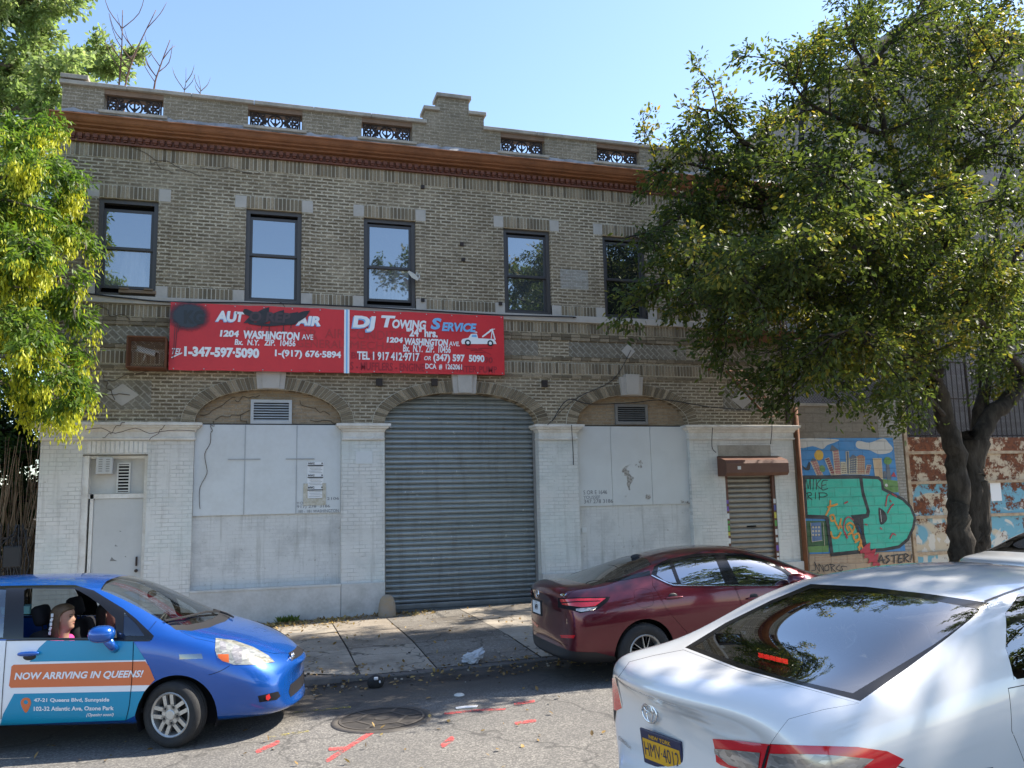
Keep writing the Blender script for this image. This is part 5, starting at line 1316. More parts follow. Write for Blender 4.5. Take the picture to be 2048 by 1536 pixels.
L_([pt(2060, 760, -3.2), pt(2010, 690, -4.2), pt(1960, 640, -5.0), pt(1900, 620, -5.6)], .08, .02, 6)
L_([pt(1888, 320, -3.6), pt(1830, 230, -3.0), pt(1760, 130, -2.5), pt(1720, 20, -2.2), pt(1700, -90, -2.0)], .07, .02, 6)
L_([pt(1890, 200, -3.4), pt(1950, 100, -3.4), pt(2010, 0, -3.4), pt(2040, -100, -3.4)], .07, .02, 6)
L_([pt(1880, 60, -3.3), pt(1850, -60, -3.4), pt(1830, -200, -3.5)], .06, .02, 6)
for a_ in (([pt(1640, 440, -3.4), pt(1560, 480, -3.6), pt(1460, 520, -4.0), pt(1370, 560, -4.3), pt(1310, 570, -4.4)], .06, .012), ([pt(1576, 422, -3.3), pt(1480, 360, -3.6), pt(1380, 330, -3.8), pt(1300, 330, -3.8)], .05, .012),
           ([pt(1640, 605, -4.3), pt(1540, 570, -4.0), pt(1430, 555, -3.8), pt(1350, 570, -3.7)], .05, .012), ([pt(1760, 540, -3.5), pt(1690, 560, -4.6), pt(1600, 540, -5.4), pt(1500, 530, -5.8), pt(1430, 560, -6)], .06, .012),
           ([pt(1770, 270, -4.7), pt(1680, 240, -5.0), pt(1600, 190, -5.2), pt(1570, 120, -5.3)], .05, .012), ([pt(1838, 560, -3.6), pt(1900, 480, -5.0), pt(1960, 420, -6.0), pt(2020, 390, -6.6)], .07, .015), ([pt(1860, 640, -3.5), pt(1920, 580, -5.0), pt(1990, 560, -6.2)], .06, .015),
           ([pt(1810, 380, -4.2), pt(1760, 400, -5.4), pt(1700, 380, -6.2), pt(1650, 330, -6.6)], .05, .012), ([pt(1888, 320, -3.6), pt(1940, 210, -4.8), pt(1990, 130, -5.4), pt(2030, 60, -5.6)], .06, .015), ([pt(1730, 150, -5.0), pt(1790, 70, -5.2), pt(1860, 0, -5.2)], .05, .012),
           ([pt(1880, 760, -3.6), pt(1800, 700, -5.0), pt(1720, 660, -5.8), pt(1660, 670, -6.2)], .05, .012), ([pt(2040, 780, -3.2), pt(2000, 640, -2.4), pt(1980, 560, -1.6), pt(1940, 480, -1.2)], .06, .015)):
    L_(*a_, 6)
for P_, r0 in limbs[trunk_end:]:
    ln = sum(np.linalg.norm(np.array(P_[i+1])-np.array(P_[i])) for i in range(len(P_)-1))
    T_.spray(P_, max(7, int(ln*4.6)), 1.55, 1, .020, up=.10, droop=.35, start=.10)
T_.wood.add(T_.twig.v, T_.twig.f); tr = T_.wood.build('trunk', M['bark_dark'], big, True); tr.matrix_parent_inverse = MBT
M['leaf_big'] = leafmat('street_tree_leaf', ((0.0, (.024, .042, .012)), (.45, (.048, .072, .017)), (.70, (.09, .11, .02)), (1.0, (.33, .245, .035))), .50, clump=.8, tcol=(1.0, .90, .22))  # yellow end of the ramp paints in sunlit highlights along with autumn colour
C_, D_ = T_.leafpoints(31, .08)
print('big tree', len(T_.tips), len(C_))
lf = leaves('crown', C_, D_, .094, big, M['leaf_big'], T_.nr, .44, .3, .5, (.5, 1.4)); lf.matrix_parent_inverse = MBT
# --- yellow pod tree on the left, in front of the facade line
yt = thing('pod_tree', 'bright green tree with hanging yellow seed clusters at the left corner', 'tree', (-6.3, -1.5, .0))
MY = Matrix.Translation((6.3, 1.5, 0))
T2 = Tree(5); lim2 = []
def L2(pts, r0, r1, n=7): p, _ = T2.limb(pts, r0, r1, n); lim2.append(p)
L2([(-6.3, -1.5, 0), (-6.25, -1.5, 1.5), (-6.1, -1.45, 3.0), (-6.1, -1.4, 4.6), (-6.0, -1.3, 6.4), (-5.7, -1.2, 8.2)], .2, .05, 9)
te = len(lim2)
yl = [((-6.1, -1.4, 4.2), (-5.2, -1.7, 5.0), pt(120, 560, -1.9), pt(150, 640, -2.0)), ((-6.1, -1.4, 5.0), (-5.2, -1.4, 6.0), pt(110, 450, -1.4), pt(172, 500, -1.5)), ((-6.0, -1.3, 5.8), (-5.3, -1.1, 6.9), pt(90, 330, -1.0), pt(158, 380, -1.0)),
      ((-6.0, -1.3, 6.4), (-5.3, -1.2, 7.6), pt(50, 240, -1.1), pt(85, 270, -1.1)), ((-6.1, -1.4, 3.8), (-5.3, -1.9, 4.4), pt(110, 720, -2.1), pt(150, 810, -2.2)), ((-6.1, -1.4, 3.6), (-5.4, -1.2, 3.9), pt(60, 760, -1.5), pt(110, 825, -1.6)),
      ((-6.1, -1.4, 4.6), (-5.6, -2.2, 5.6), pt(30, 480, -2.6), pt(60, 500, -2.8)), ((-6.1, -1.4, 4.4), (-5.8, -2.0, 4.8), pt(20, 640, -2.6), pt(60, 700, -2.8)), ((-6.0, -1.3, 6.2), (-5.6, -2.0, 7.0), pt(20, 330, -2.2), pt(50, 340, -2.4)),
      ((-6.1, -1.4, 4.9), (-5.4, -.6, 6.0), pt(70, 420, -.4), pt(130, 420, -.3)), ((-6.1, -1.4, 3.7), (-5.6, -.6, 4.4), pt(50, 680, -.5), pt(120, 700, -.4)), ((-6.1, -1.4, 5.3), (-7.2, -1.6, 6.6), (-8.2, -1.8, 7.2), (-8.8, -1.8, 7.0)), ((-6.0, -1.3, 6.6), (-6.8, -1.4, 8.0), (-7.4, -1.4, 8.6), (-8.0, -1.4, 8.6))]
ry = random.Random(77)
for k in range(16):
    u, v = ry.uniform(-60, 125), ry.uniform(240, 790); y = ry.uniform(-2.8, -.6); zz = W(u, v, y)
    yl.append(((-6.05, -1.4, max(2.6, min(7.2, zz[2]-.5))), tuple((np.array((-6.0, -1.4, zz[2]))+zz)/2+np.array([0, 0, .25])), tuple(zz)))
for a in yl: L2(list(a), .06, .014, 6)
for P_ in lim2[te:]: T2.spray(P_, 15, .66, 1, .012, up=.1, droop=.5, start=.22)
T2.wood.add(T2.twig.v, T2.twig.f); o = T2.wood.build('trunk', M['bark_grey'], yt, True); o.matrix_parent_inverse = MY
C_, D_ = T2.leafpoints(36, .075)
print('pod tree', len(T2.tips), len(C_))
M['leaf_pod'] = leafmat('pod_tree_leaf', ((0.0, (.042, .088, .014)), (.5, (.085, .145, .022)), (1.0, (.17, .22, .03))), .42, clump=1.3, tcol=(.9, 1.0, .2))
o = leaves('crown', C_, D_, .115, yt, M['leaf_pod'], T2.nr, .30, .5, .9); o.matrix_parent_inverse = MY
# hanging seed clusters
cl_, dl_ = [], []
g = T2.nr; tips = [t_[-1] for t_ in T2.tips]
outer_ = [p for p in tips if True]
g.shuffle(outer_)
for p in outer_[:760]:
    n = 60; c = np.array(p)+np.array([0, 0, -.02])
    q = c+np.stack([g.normal(0, .075, n), g.normal(0, .075, n), -np.abs(g.normal(0, .15, n))], 1)
    cl_.append(q); dl_.append(np.tile([0, 0, -1.6], (n, 1)))
M['pod'] = leafmat('yellow_seed_pod', ((0.0, (.26, .30, .02)), (.5, (.40, .42, .03)), (1.0, (.55, .54, .07))), .35, clump=2, tcol=(1, .9, .25))
o = leaves('seed_clusters', np.concatenate(cl_), np.concatenate(dl_), .085, yt, M['pod'], g, .32, .6, .3); o.matrix_parent_inverse = MY
struct(o, 'stuff')
# --- tall tree behind the building on the left
def rough_tree(name, label, base, h, crown, seed, leaf, nl, lsize, bark_, lean=(0, 0), nlimb=16, group=None, per=20):
    root = thing(name, label, 'tree', base, group=group); t = Tree(seed); lm = []
    x, y, z = 0, 0, 0
    top = (lean[0], lean[1], h*.93)
    p, _ = t.limb([(0, 0, 0), (lean[0]*.2, lean[1]*.2, h*.3), (lean[0]*.6, lean[1]*.6, h*.62), top], h*.022, .04, 8)
    cx, cy, cz, rx, ry, rz_ = crown
    for k in range(nlimb):
        a = 2*math.pi*(k*.618)+t.r.uniform(-.3, .3); f = (k+.5)/nlimb; ph = math.acos(1-2*f)
        e = (cx+rx*math.sin(ph)*math.cos(a)*.86, cy+ry*math.sin(ph)*math.sin(a)*.86, cz+rz_*math.cos(ph)*.86)
        zs = max(h*.18, min(h*.85, e[2]-.35*math.hypot(e[0], e[1]))); s_ = p[min(len(p)-1, int(zs/h*len(p)))]
        mid = ((s_[0]+e[0])/2, (s_[1]+e[1])/2, (s_[2]+e[2])/2+.25)
        q, _ = t.limb([s_, mid, e], .09, .02, 5); lm.append(q)
    for q in lm: t.spray(q, nl, lsize[0], 1, .03, up=.2, droop=.2, start=.15)
    t.wood.add(t.twig.v, t.twig.f); t.wood.build('trunk', bark_, root, True)
    C_, D_ = t.leafpoints(per, .09); print(name, len(C_))
    leaves('crown', C_, D_, lsize[1], root, leaf, t.nr, .5, .2, .5)
    return root
M['leaf_tall'] = leafmat('tall_tree_leaf', ((0.0, (.10, .15, .045)), (.6, (.18, .225, .085)), (1.0, (.30, .32, .15))), .5, clump=.7, tcol=(.85, 1, .4))
rough_tree('tall_tree', 'tall pale green tree rising behind the left end of the building', (-7.4, 9.5, 0), 18.5, (.6, 0, 12.6, 4.6, 4.0, 6.3), 31, M['leaf_tall'], 13, (1.45, .155), M['bark_grey'], nlimb=30, per=42)
lot = rough_tree('lot_tree', 'dark leafy tree standing in the lot behind the iron fence', (-6.4, 3.6, 0), 5.6, (0, 0, 3.3, 2.5, 1.8, 2.1), 33, leafmat('lot_leaf', ((0.0, (.02, .045, .012)), (1.0, (.06, .105, .025))), .35), 9, (.9, .12), M['bark_dark'], nlimb=18, per=30)
# bare dead saplings on the roof
sa = None
for k, (u, v, u1, v1, y, lb) in enumerate(((238, 170, 245, 20, 2.0, 'straight bare dead sapling nearest the left parapet corner'), (250, 175, 312, 20, 2.0, 'forked reddish bare sapling with the tallest twigs above the parapet'), (308, 178, 340, 80, 2.2, 'smaller bare sapling with upswept twigs right of the tall forked one'),
                                       (368, 190, 372, 135, 2.5, 'faint low bare twigs sprouting above the left parapet'), (400, 196, 396, 150, 2.5, 'thin pale bare twig standing alone above the left parapet'))):
    b = W(u, v, y); e = W(u1, v1, y)
    st = tag(thing('bare_sapling', lb, 'sapling', tuple(b-np.array([0, 0, .9])), group='bare saplings growing behind the parapet'), lb, 'sapling', 'bare saplings growing behind the parapet')
    mb = MB(); d = e-b; r_ = random.Random(40+k); hh = d[2]+.9
    main = smoothpts([(0, 0, 0), (0, 0, .9), (d[0]*.3+.02, 0, .9+d[2]*.45), (d[0], 0, hh)], 4); mb.tube(main, [.028*(1-.75*i/(len(main)-1))*(1 if k < 3 else .5) for i in range(len(main))], 5)
    for q in range(6 if k < 3 else 3):
        f = r_.uniform(.4, .9); p = main[int(f*(len(main)-1))]; s_ = r_.choice((-1, 1)); l = hh*r_.uniform(.15, .36)
        mb.tube(smoothpts([p, (p[0]+s_*l*.35, r_.uniform(-.1, .1), p[2]+l*.5), (p[0]+s_*l*.5, r_.uniform(-.2, .2), p[2]+l)], 3), [.012, .011, .010, .009, .007, .005, .003], 4)
    mb.build('stem', M['bark_grey'] if k > 2 else bark('reddish_bark', (.10, .055, .045), (.17, .11, .09)), st, True)
# --- street trees across the road, behind the viewer: they shade the road and show in the windows
M['leaf_near'] = leafmat('far_side_leaf', ((0.0, (.03, .05, .014)), (1.0, (.09, .11, .025))), .4)
n1 = rough_tree('street_tree', 'street tree on the near pavement', (11.8, -13.4, .5), 11.5, (0, 0, 7.6, 4.2, 4.6, 3.6), 51, M['leaf_near'], 8, (1.5, .17), M['bark_dark'], nlimb=18, group='street trees on the near pavement', per=15)
def copy_tree(o, loc, rz_, sc):
    c = o.copy(); link(c); c.location = loc; c.rotation_euler = (0, 0, rz_); c.scale = (sc, sc, sc)
    for ch in o.children:
        q = ch.copy(); link(q); q.parent = c
    return c
c_ = copy_tree(lot, (-9.6, 6.5, 0), 2.1, 1.35); c_['label'] = 'second dark leafy tree deeper in the lot behind the reeds'
c_ = copy_tree(lot, (-5.6, 6.8, -.6), 4.0, 1.15); c_['label'] = 'low dark tree close behind the side wall of the brick building'
for x, y, r_, sc in ((13.5, -21.5, 4.0, 1.25), (20, -22, 3.0, 1.3), (10, -30, 5.5, 1.5)): copy_tree(n1, (x, y, .2), r_, sc)
# ------------------------------------------------------------------ cars
def cage(stations, rake=0.0, sub=3):
    "closed smooth body from half sections; each station: x, eight (y, z) from bottom centre to top centre, optional x shifts"
    V, F = [], []; n = 14
    for st in stations:
        x, pr = st[0], st[1]; dx = st[2] if len(st) > 2 else [0]*8
        ring = [(x+dx[k], pr[k][0], pr[k][1]-rake*x) for k in range(8)]+[(x+dx[k], -pr[k][0], pr[k][1]-rake*x) for k in range(6, 0, -1)]
        V += ring
    m = len(stations)
    for i in range(m-1):
        for k in range(n):
            a, b = i*n+k, i*n+(k+1) % n; F.append((a, b, b+n, a+n))
    for i, fl in ((0, 1), (m-1, 0)):
        o = i*n; cap = [(o+0, o+1, o+2, o+12, o+13), (o+2, o+3, o+11, o+12), (o+3, o+4, o+10, o+11), (o+4, o+5, o+9, o+10), (o+5, o+6, o+7, o+8, o+9)]
        F += [c if fl else c[::-1] for c in cap]
    me = mdata('cage', V, F); o = obj('cage', me)
    bm = bmesh.new(); bm.from_mesh(me); bmesh.ops.recalc_face_normals(bm, faces=bm.faces[:]); bm.to_mesh(me); bm.free()
    md = o.modifiers.new('s', 'SUBSURF'); md.levels = sub
    r = bpy.data.meshes.new_from_object(o.evaluated_get(bpy.context.evaluated_depsgraph_get()))
    bpy.data.objects.remove(o); return r
def boolean(me, cutters, op):
    me2 = me.copy(); me2.materials.clear()
    for k in range(2): me2.materials.append(M['dark'])
    a = obj('a', me2); cs = bpy.data.collections.new('cut'); tmp = []
    for c in cutters:
        q = bpy.data.objects.new('c', c); cs.objects.link(q); tmp.append(q)
    COL.children.link(cs)
    md = a.modifiers.new('b', 'BOOLEAN'); md.operation = op; md.solver = 'EXACT'; md.material_mode = 'INDEX'
    md.operand_type = 'COLLECTION'; md.collection = cs
    bpy.context.view_layer.update()
    r = bpy.data.meshes.new_from_object(a.evaluated_get(bpy.context.evaluated_depsgraph_get()))
    for q in tmp: bpy.data.objects.remove(q)
    COL.children.unlink(cs); bpy.data.collections.remove(cs); bpy.data.objects.remove(a)
    return r
def drop_faces(me, idx=1):
    bm = bmesh.new(); bm.from_mesh(me)
    bmesh.ops.delete(bm, geom=[f for f in bm.faces if f.material_index == idx], context='FACES')
    bm.to_mesh(me); bm.free(); return me
def inset2(P_, d):
    "shrink a closed 2-D polygon by d"
    P_ = ccw([tuple(p) for p in P_]); n = len(P_); out = []
    for i in range(n):
        a, b, c = np.array(P_[i-1]), np.array(P_[i]), np.array(P_[(i+1) % n])
        u = (b-a)/(np.linalg.norm(b-a)+1e-9); v = (c-b)/(np.linalg.norm(c-b)+1e-9)
        n1, n2 = np.array([-u[1], u[0]]), np.array([-v[1], v[0]]); k = n1+n2; k /= max(.35, np.linalg.norm(k)); s_ = max(.5, k.dot(n1))
        out.append(tuple(b+k*d/s_))
    return out
class Car:
    def __init__(s, name, label, group, loc, yaw, pitch, stations, paint, zoom, rake=0.0):
        s.root = thing(name, label, 'car', loc, (0, -pitch, yaw), group)
        s.mat = Matrix.Translation(loc) @ Matrix.Rotation(yaw, 4, 'Z') @ Matrix.Rotation(-pitch, 4, 'Y'); s.inv = s.mat.inverted()
        s.cam = s.inv @ Vector(CAM); s.paint = paint; s.zoom = zoom
        s.body = cage(stations, rake); s.bvh = BVHTree.FromPolygons([v.co.copy() for v in s.body.vertices], [tuple(p.vertices) for p in s.body.polygons])
        s.vn = [v.normal.copy() for v in s.body.vertices]; s.cuts = []
    def dir(s, zx, zy):
        u, v = s.zoom[1]+zx/s.zoom[0], s.zoom[2]+zy/s.zoom[0]
        return (s.inv.to_3x3() @ Vector(ray(u, v)))
    def hit(s, zx, zy, off=0.0):
        d = s.dir(zx, zy); h = s.bvh.ray_cast(s.cam, d.normalized())
        if h[0] is None: h = s.bvh.find_nearest(s.cam+d*((s.root.location-Vector(CAM)).dot(Vector(FF))))
        return h[0]+s.normal(h[0])*off
    def normal(s, p):
        h = s.bvh.find_nearest(p); f = s.body.polygons[h[2]]; n = Vector((0, 0, 0))
        for i in f.vertices: n += s.vn[i]/((s.body.vertices[i].co-p).length+1e-4)
        return n.normalized()
    def frustum(s, poly, d0, d1, holes=(), mirror=False):
        mb = MB(); sg = -1 if mirror else 1
        P_ = ccw([(a, -b) for a, b in poly]); H = [ccw([(a, -b) for a, b in h]) for h in holes]
        def fn(a, b, d):
            v = s.dir(a, -b); q = s.cam+v*(d if d > 1.5 else (d-s.cam.y)/v.y); return (q.x, sg*q.y, q.z)
        mb.prism(P_, H, d0, d1, 1, fn)
        return s._m(mb)
    def prism(s, poly, plane, lo, hi, holes=(), mirror=False):
        mb = MB(); sg = -1 if mirror else 1
        f = {'xz': lambda a, b, d: (a, sg*d, b), 'xy': lambda a, b, d: (a, b*sg, d), 'yz': lambda a, b, d: (d, a*sg, b)}[plane]
        mb.prism(ccw(list(poly)), [ccw(list(h)) for h in holes], lo, hi, 1, f); return s._m(mb)
    def _m(s, mb):
        me = mdata('c', mb.v, mb.f); bm = bmesh.new(); bm.from_mesh(me); bmesh.ops.remove_doubles(bm, verts=bm.verts[:], dist=1e-6)
        bmesh.ops.recalc_face_normals(bm, faces=bm.faces[:])
        for f in bm.faces: f.material_index = 1
        bm.to_mesh(me); bm.free()
        for k in range(2): me.materials.append(M['dark'])
        return me
    def finish(s, me, name, mat, off=0.0, parent=None, flip=False):
        me.materials.clear(); me.materials.append(mat)
        me.polygons.foreach_set('material_index', [0]*len(me.polygons)); me.polygons.foreach_set('use_smooth', [True]*len(me.polygons))
        nn = [s.normal(v.co) for v in me.vertices]
        if off:
            for v, n_ in zip(me.vertices, nn): v.co += n_*off
        if flip: me.flip_normals(); nn = [-n_ for n_ in nn]
        me.update()
        if len(nn): me.normals_split_custom_set_from_vertices(nn)
        me.name = name
        return obj(name, me, parent or s.root)
    def part(s, name, mat, poly, kind='px', rng=(6, 9), holes=(), off=0.0, cut=True, both=True, gap=.0, parent=None, plane='xz'):
        "piece of the body surface inside an outline; the body is opened there"
        out = []
        for mir in ((False, True) if both else (False,)):
            mk_ = lambda P_, H: s.frustum(P_, *rng, holes=H, mirror=mir) if kind == 'px' else s.prism(P_, plane, *rng, holes=H, mirror=mir)
            inner = inset2(poly, gap) if gap else poly
            me = drop_faces(boolean(s.body, [mk_(inner, holes)], 'INTERSECT'))
            if len(me.polygons) == 0: print('empty part', name, mir); continue
            par = parent[len(out)] if isinstance(parent, list) else parent
            out.append(s.finish(me, name, mat, off, par))
            if cut: s.cuts.append(mk_(poly, ()))
        return out
    def wheelwell(s, x, r, z):
        for sg in (-1, 1):
            mb = MB(); n = 40
            y0, y1 = sg*.58, sg*1.1
            vs = [(x+r*math.cos(2*math.pi*k/n), y, z+r*math.sin(2*math.pi*k/n)) for y in (y0, y1) for k in range(n)]
            mb.add(vs, [(k, (k+1) % n, n+(k+1) % n, n+k) for k in range(n)]+[tuple(range(n)), tuple(range(n, 2*n))[::-1]])
            s.cuts.append(s._m(mb))
            mb = MB(); arc = [math.pi*(1.12-1.24*k/24) for k in range(25)]
            lv = [(x+(r-.002)*math.cos(a_), y, z+(r-.002)*math.sin(a_)) for y in (sg*.58, sg*.78) for a_ in arc]
            mb.add(lv, [(k, k+1, 25+k+1, 25+k) for k in range(24)]+[tuple(range(25))]); mb.build('wheel_arch_liner', M['seat'], s.root)
    def close(s):
        me = drop_faces(boolean(s.body, s.cuts, 'DIFFERENCE'))
        inner = me.copy(); s.shell = s.finish(me, 'body', s.paint)
        s.finish(inner, 'interior_lining', M['seat'], -.03, None, True)
    def strip(s, pts, wd, name, mat, off=.002, sm=4, px=True, parent=None):
        "thin raised strip along pixels, lying on the body"
        P_ = [s.hit(*p, off) for p in (smoothpts(pts, sm) if sm else pts)]; mb = MB()
        vs = []
        for i, p in enumerate(P_):
            t = P_[min(i+1, len(P_)-1)]-P_[max(0, i-1)]; n = s.normal(p); b = t.cross(n).normalized()*wd/2; vs += [p-b, p+b]
        mb.add(vs, [(2*i, 2*i+1, 2*i+3, 2*i+2) for i in range(len(P_)-1)]); return mb.build(name, mat, parent or s.root)
    def text(s, txt, quad, name, mat, off=.004, **k):
        "lettering: quad = pixel corners lower left, lower right, upper right, upper left"
        v, f = text2d(txt, **k); a, b, c, d = [np.array(q, float) for q in quad]; out = []
        for p in v: out.append(s.hit(*((a*(1-p[0])+b*p[0])*(1-p[1])+(d*(1-p[0])+c*p[0])*p[1]), off))
        mb = MB(); mb.add(out, f); return mb.build(name, mat, s.root)
def wheel(root, x, y, r, wd, sgn, design, steer=0.0, rimr=None, name='wheel'):
    "tyre with rim and spokes; sgn -1 is the right side"
    hub = bpy.data.objects.new(name, None); link(hub); hub.parent = root; hub.location = (x, y, r); hub.rotation_euler = (0, 0, steer)
    rr = rimr or r*.66; h = wd/2
    mb = MB(); prof = [(rr-.004, -h*.80), (rr+.012, -h*.98), ((rr+r)/2, -h*1.06), (r-.03, -h*.98), (r-.008, -h*.82), (r, -h*.6), (r, -h*.45), (r-.008, -h*.43), (r-.008, -h*.38), (r, -h*.36), (r, -h*.02), (r-.008, 0), (r, h*.02), (r, h*.36), (r-.008, h*.38), (r-.008, h*.43), (r, h*.45), (r, h*.6), (r-.008, h*.82), (r-.03, h*.98), ((rr+r)/2, h*1.06), (rr+.012, h*.98), (rr-.004, h*.8)]
    mb.lathe(prof, axis='y', n=48); ty = mb.build('tyre', M['rubber'], hub, True)
    rim = MB(); o = sgn
    rim.lathe([(rr, sgn*h*.86), (rr-.008, sgn*h*.92), (rr-.022, sgn*h*.82), (rr-.035, sgn*h*.3), (rr-.045, -sgn*h*.7)], axis='y', n=48, m=0)
    rim.lathe([(.0, sgn*h*.02), (rr-.04, sgn*h*.02)], axis='y', n=32, m=1)
    yo = sgn*h*.80
    def sp(a, pts, dep=.03, m=0):
        ca, sa = math.cos(a), math.sin(a); P_ = [(p[0]*ca-p[1]*sa, p[0]*sa+p[1]*ca) for p in pts]
        rim.prism(ccw(P_), (), yo-sgn*dep, yo, m)
    if design == 'double':
        for k in range(5):
            a = math.pi/2+2*math.pi*k/5+.18
            for q in (-1, 1): sp(a, [(.055, q*.016), (rr-.015, q*.022), (rr-.015, q*.058), (.055, q*.05)])
            sp(a, [(.03, -.05), (.09, -.05), (.09, .05), (.03, .05)], .03)
            b = a; rim.lathe([(.012, 0), (.012, .008), (0, .008)], (0, 0, 0), 'y', 8, 1) if False else None
        rim.lathe([(.048, yo-sgn*.03), (.048, yo+sgn*.004), (.04, yo+sgn*.008), (0, yo+sgn*.008)], axis='y', n=20)
        for k in range(5):
            a = math.pi/2+2*math.pi*k/5+.18+math.pi/5; c = (.075*math.cos(a), 0, .075*math.sin(a)); rim.lathe([(.014, yo+sgn*.001), (.0, yo+sgn*.001)], c, 'y', 8, 1)
    else:
        for k in range(5):
            a = math.pi/2+2*math.pi*k/5-.1
            for q in (-1, 1): sp(a+q*.20, [(.04, -.012), (rr-.012, -.030), (rr-.012, .012), (.04, .012)] if q > 0 else [(.04, -.012), (rr-.012, -.012), (rr-.012, .030), (.04, .012)])
            sp(a, [(.06, -.012), (rr-.02, -.045), (rr-.02, .045), (.06, .012)], .02, 1)
        rim.lathe([(.05, yo-sgn*.03), (.05, yo+sgn*.004), (0, yo+sgn*.008)], axis='y', n=20)
    me = mdata('rim', rim.v, rim.f, [M['alloy'], M['dark']], rim.m)
    bm = bmesh.new(); bm.from_mesh(me); bmesh.ops.recalc_face_normals(bm, faces=bm.faces[:]); bm.to_mesh(me); bm.free()
    obj('rim', me, hub)
    return hub
def seats(root, xs, z, y=.36, w=.25, hr=True, h=.62, m=None):
    for x in xs:
        for sg in (-1, 1):
            mb = MB(); Mx = Matrix.Translation((x, sg*y, z)) @ Matrix.Rotation(rad(-16), 4, 'Y')
            mb.bbox(-.07, .07, -w, w, 0, h, .05, 0, Mx); Mb = Matrix.Translation((x, sg*y, z)); mb.bbox(-.02, .5, -w, w, -.05, .12, .05, 0, Mb)
            if hr: mb.bbox(-.05, .05, -.13, .13, h+.04, h+.24, .045, 0, Mx); mb.tube([Mx @ Vector((0, -.05, h-.05)), Mx @ Vector((0, -.05, h+.1))], .008, 5); mb.tube([Mx @ Vector((0, .05, h-.05)), Mx @ Vector((0, .05, h+.1))], .008, 5)
            mb.build('seat', m or M['seat'], root, True)
def blobmesh(name, mat, parent, c, r, sub=3, M_=None, squ=2.0):
    "rounded solid (superellipsoid)"
    bm = bmesh.new(); bmesh.ops.create_icosphere(bm, subdivisions=sub, radius=1)
    for v in bm.verts:
        k = (abs(v.co.x)**squ+abs(v.co.y)**squ+abs(v.co.z)**squ)**(1/squ); v.co = Vector((v.co.x/k*r[0], v.co.y/k*r[1], v.co.z/k*r[2]))
        v.co = (M_ @ v.co if M_ is not None else v.co)+Vector(c)
    mb = MB(); mb.bm(bm); return mb.build(name, mat, parent, True)

# ===== blue hatchback, turning out, front of it in view
FIT = [
 (-3.17, [(0, .34), (.45, .32), (.60, .40), (.66, .58), (.64, .85), (.56, 1.02), (.40, 1.1), (0, 1.12)]),
 (-3.05, [(0, .26), (.60, .24), (.78, .34), (.80, .60), (.76, .98), (.66, 1.18), (.50, 1.36), (0, 1.39)]),
 (-2.75, [(0, .2), (.68, .2), (.81, .30), (.835, .62), (.81, 1.02), (.70, 1.25), (.54, 1.44), (0, 1.48)]),
 (-2.1, [(0, .18), (.70, .18), (.825, .27), (.845, .60), (.835, 1.02), (.735, 1.28), (.56, 1.49), (0, 1.53)]),
 (-1.4, [(0, .17), (.70, .17), (.82, .25), (.845, .58), (.84, 1.01), (.745, 1.28), (.575, 1.505), (0, 1.545)]),
 (-.85, [(0, .17), (.70, .17), (.82, .25), (.84, .57), (.84, 1.0), (.75, 1.24), (.585, 1.485), (0, 1.535)]),
 (-.55, [(0, .17), (.70, .17), (.82, .25), (.84, .56), (.84, .99), (.755, 1.17), (.61, 1.365), (0, 1.425)]),
 (-.25, [(0, .17), (.71, .17), (.82, .25), (.84, .56), (.84, .975), (.76, 1.08), (.645, 1.205), (0, 1.27)]),
 (.0, [(0, .17), (.72, .17), (.82, .25), (.845, .56), (.84, .94), (.76, 1.015), (.66, 1.06), (0, 1.13)]),
 (.18, [(0, .17), (.72, .17), (.82, .25), (.845, .56), (.83, .90), (.74, .985), (.55, 1.02), (0, 1.05)]),
 (.42, [(0, .18), (.70, .18), (.80, .27), (.83, .54), (.81, .82), (.70, .93), (.42, .975), (0, .985)]),
 (.70, [(0, .19), (.64, .19), (.75, .29), (.79, .50), (.77, .70), (.62, .83), (.36, .875), (0, .885)], [0, 0, 0, 0, 0, 0, .02, .02]),
 (.93, [(0, .20), (.56, .20), (.68, .30), (.71, .46), (.69, .58), (.54, .69), (.30, .73), (0, .74)], [0, -.06, -.08, -.08, -.08, -.06, .02, .04]),
 (1.07, [(0, .25), (.36, .25), (.48, .33), (.52, .44), (.50, .53), (.38, .60), (.22, .625), (0, .63)], [.02, -.02, -.06, -.06, -.06, -.03, .0, .02]),
]
fit = Car('blue_car', 'blue hatchback with white teal and orange advertising on its door', None, (-.53, -6.52, gz(-.5)), rad(-13.5), .02, FIT, M['blue'], (3.2, 0, 1100), rake=.035)
f = fit
R1 = (-1.3, -.06)
win = [(150, 562), (155, 262), (175, 248), (470, 250), (505, 262), (570, 300), (650, 358), (735, 436), (748, 562)]
qtr = [(796, 402), (788, 548), (925, 550), (868, 470)]
trim_ = [(-1200, 572), (-1200, 270), (60, 230), (300, 226), (480, 226), (600, 260), (700, 322), (790, 376), (870, 440), (985, 550), (970, 578), (860, 578), (500, 572)]
rwin = [(-1150, 560), (-1100, 300), (-200, 246), (40, 250), (20, 560)]
f.part('window_trim', M['gloss'], trim_, rng=R1, holes=[win, qtr, rwin], off=.003)
f.part('quarter_glass', M['glass'], qtr, rng=R1, cut=False, off=-.002)
f.part('rear_side_glass', M['glass_tint'], rwin, rng=R1, cut=False, off=-.002)
wsd = [(.125, 0), (.10, .28), (.03, .50), (-.09, .665), (-.40, .60), (-.62, .57), (-.80, .535), (-.84, .3), (-.845, 0), (-.84, -.3), (-.80, -.535), (-.62, -.57), (-.40, -.60), (-.09, -.665), (.03, -.50), (.10, -.28)]
f.part('windscreen', M['glass'], wsd, 'loc', (.88, 2.2), plane='xy', both=False, off=-.002)
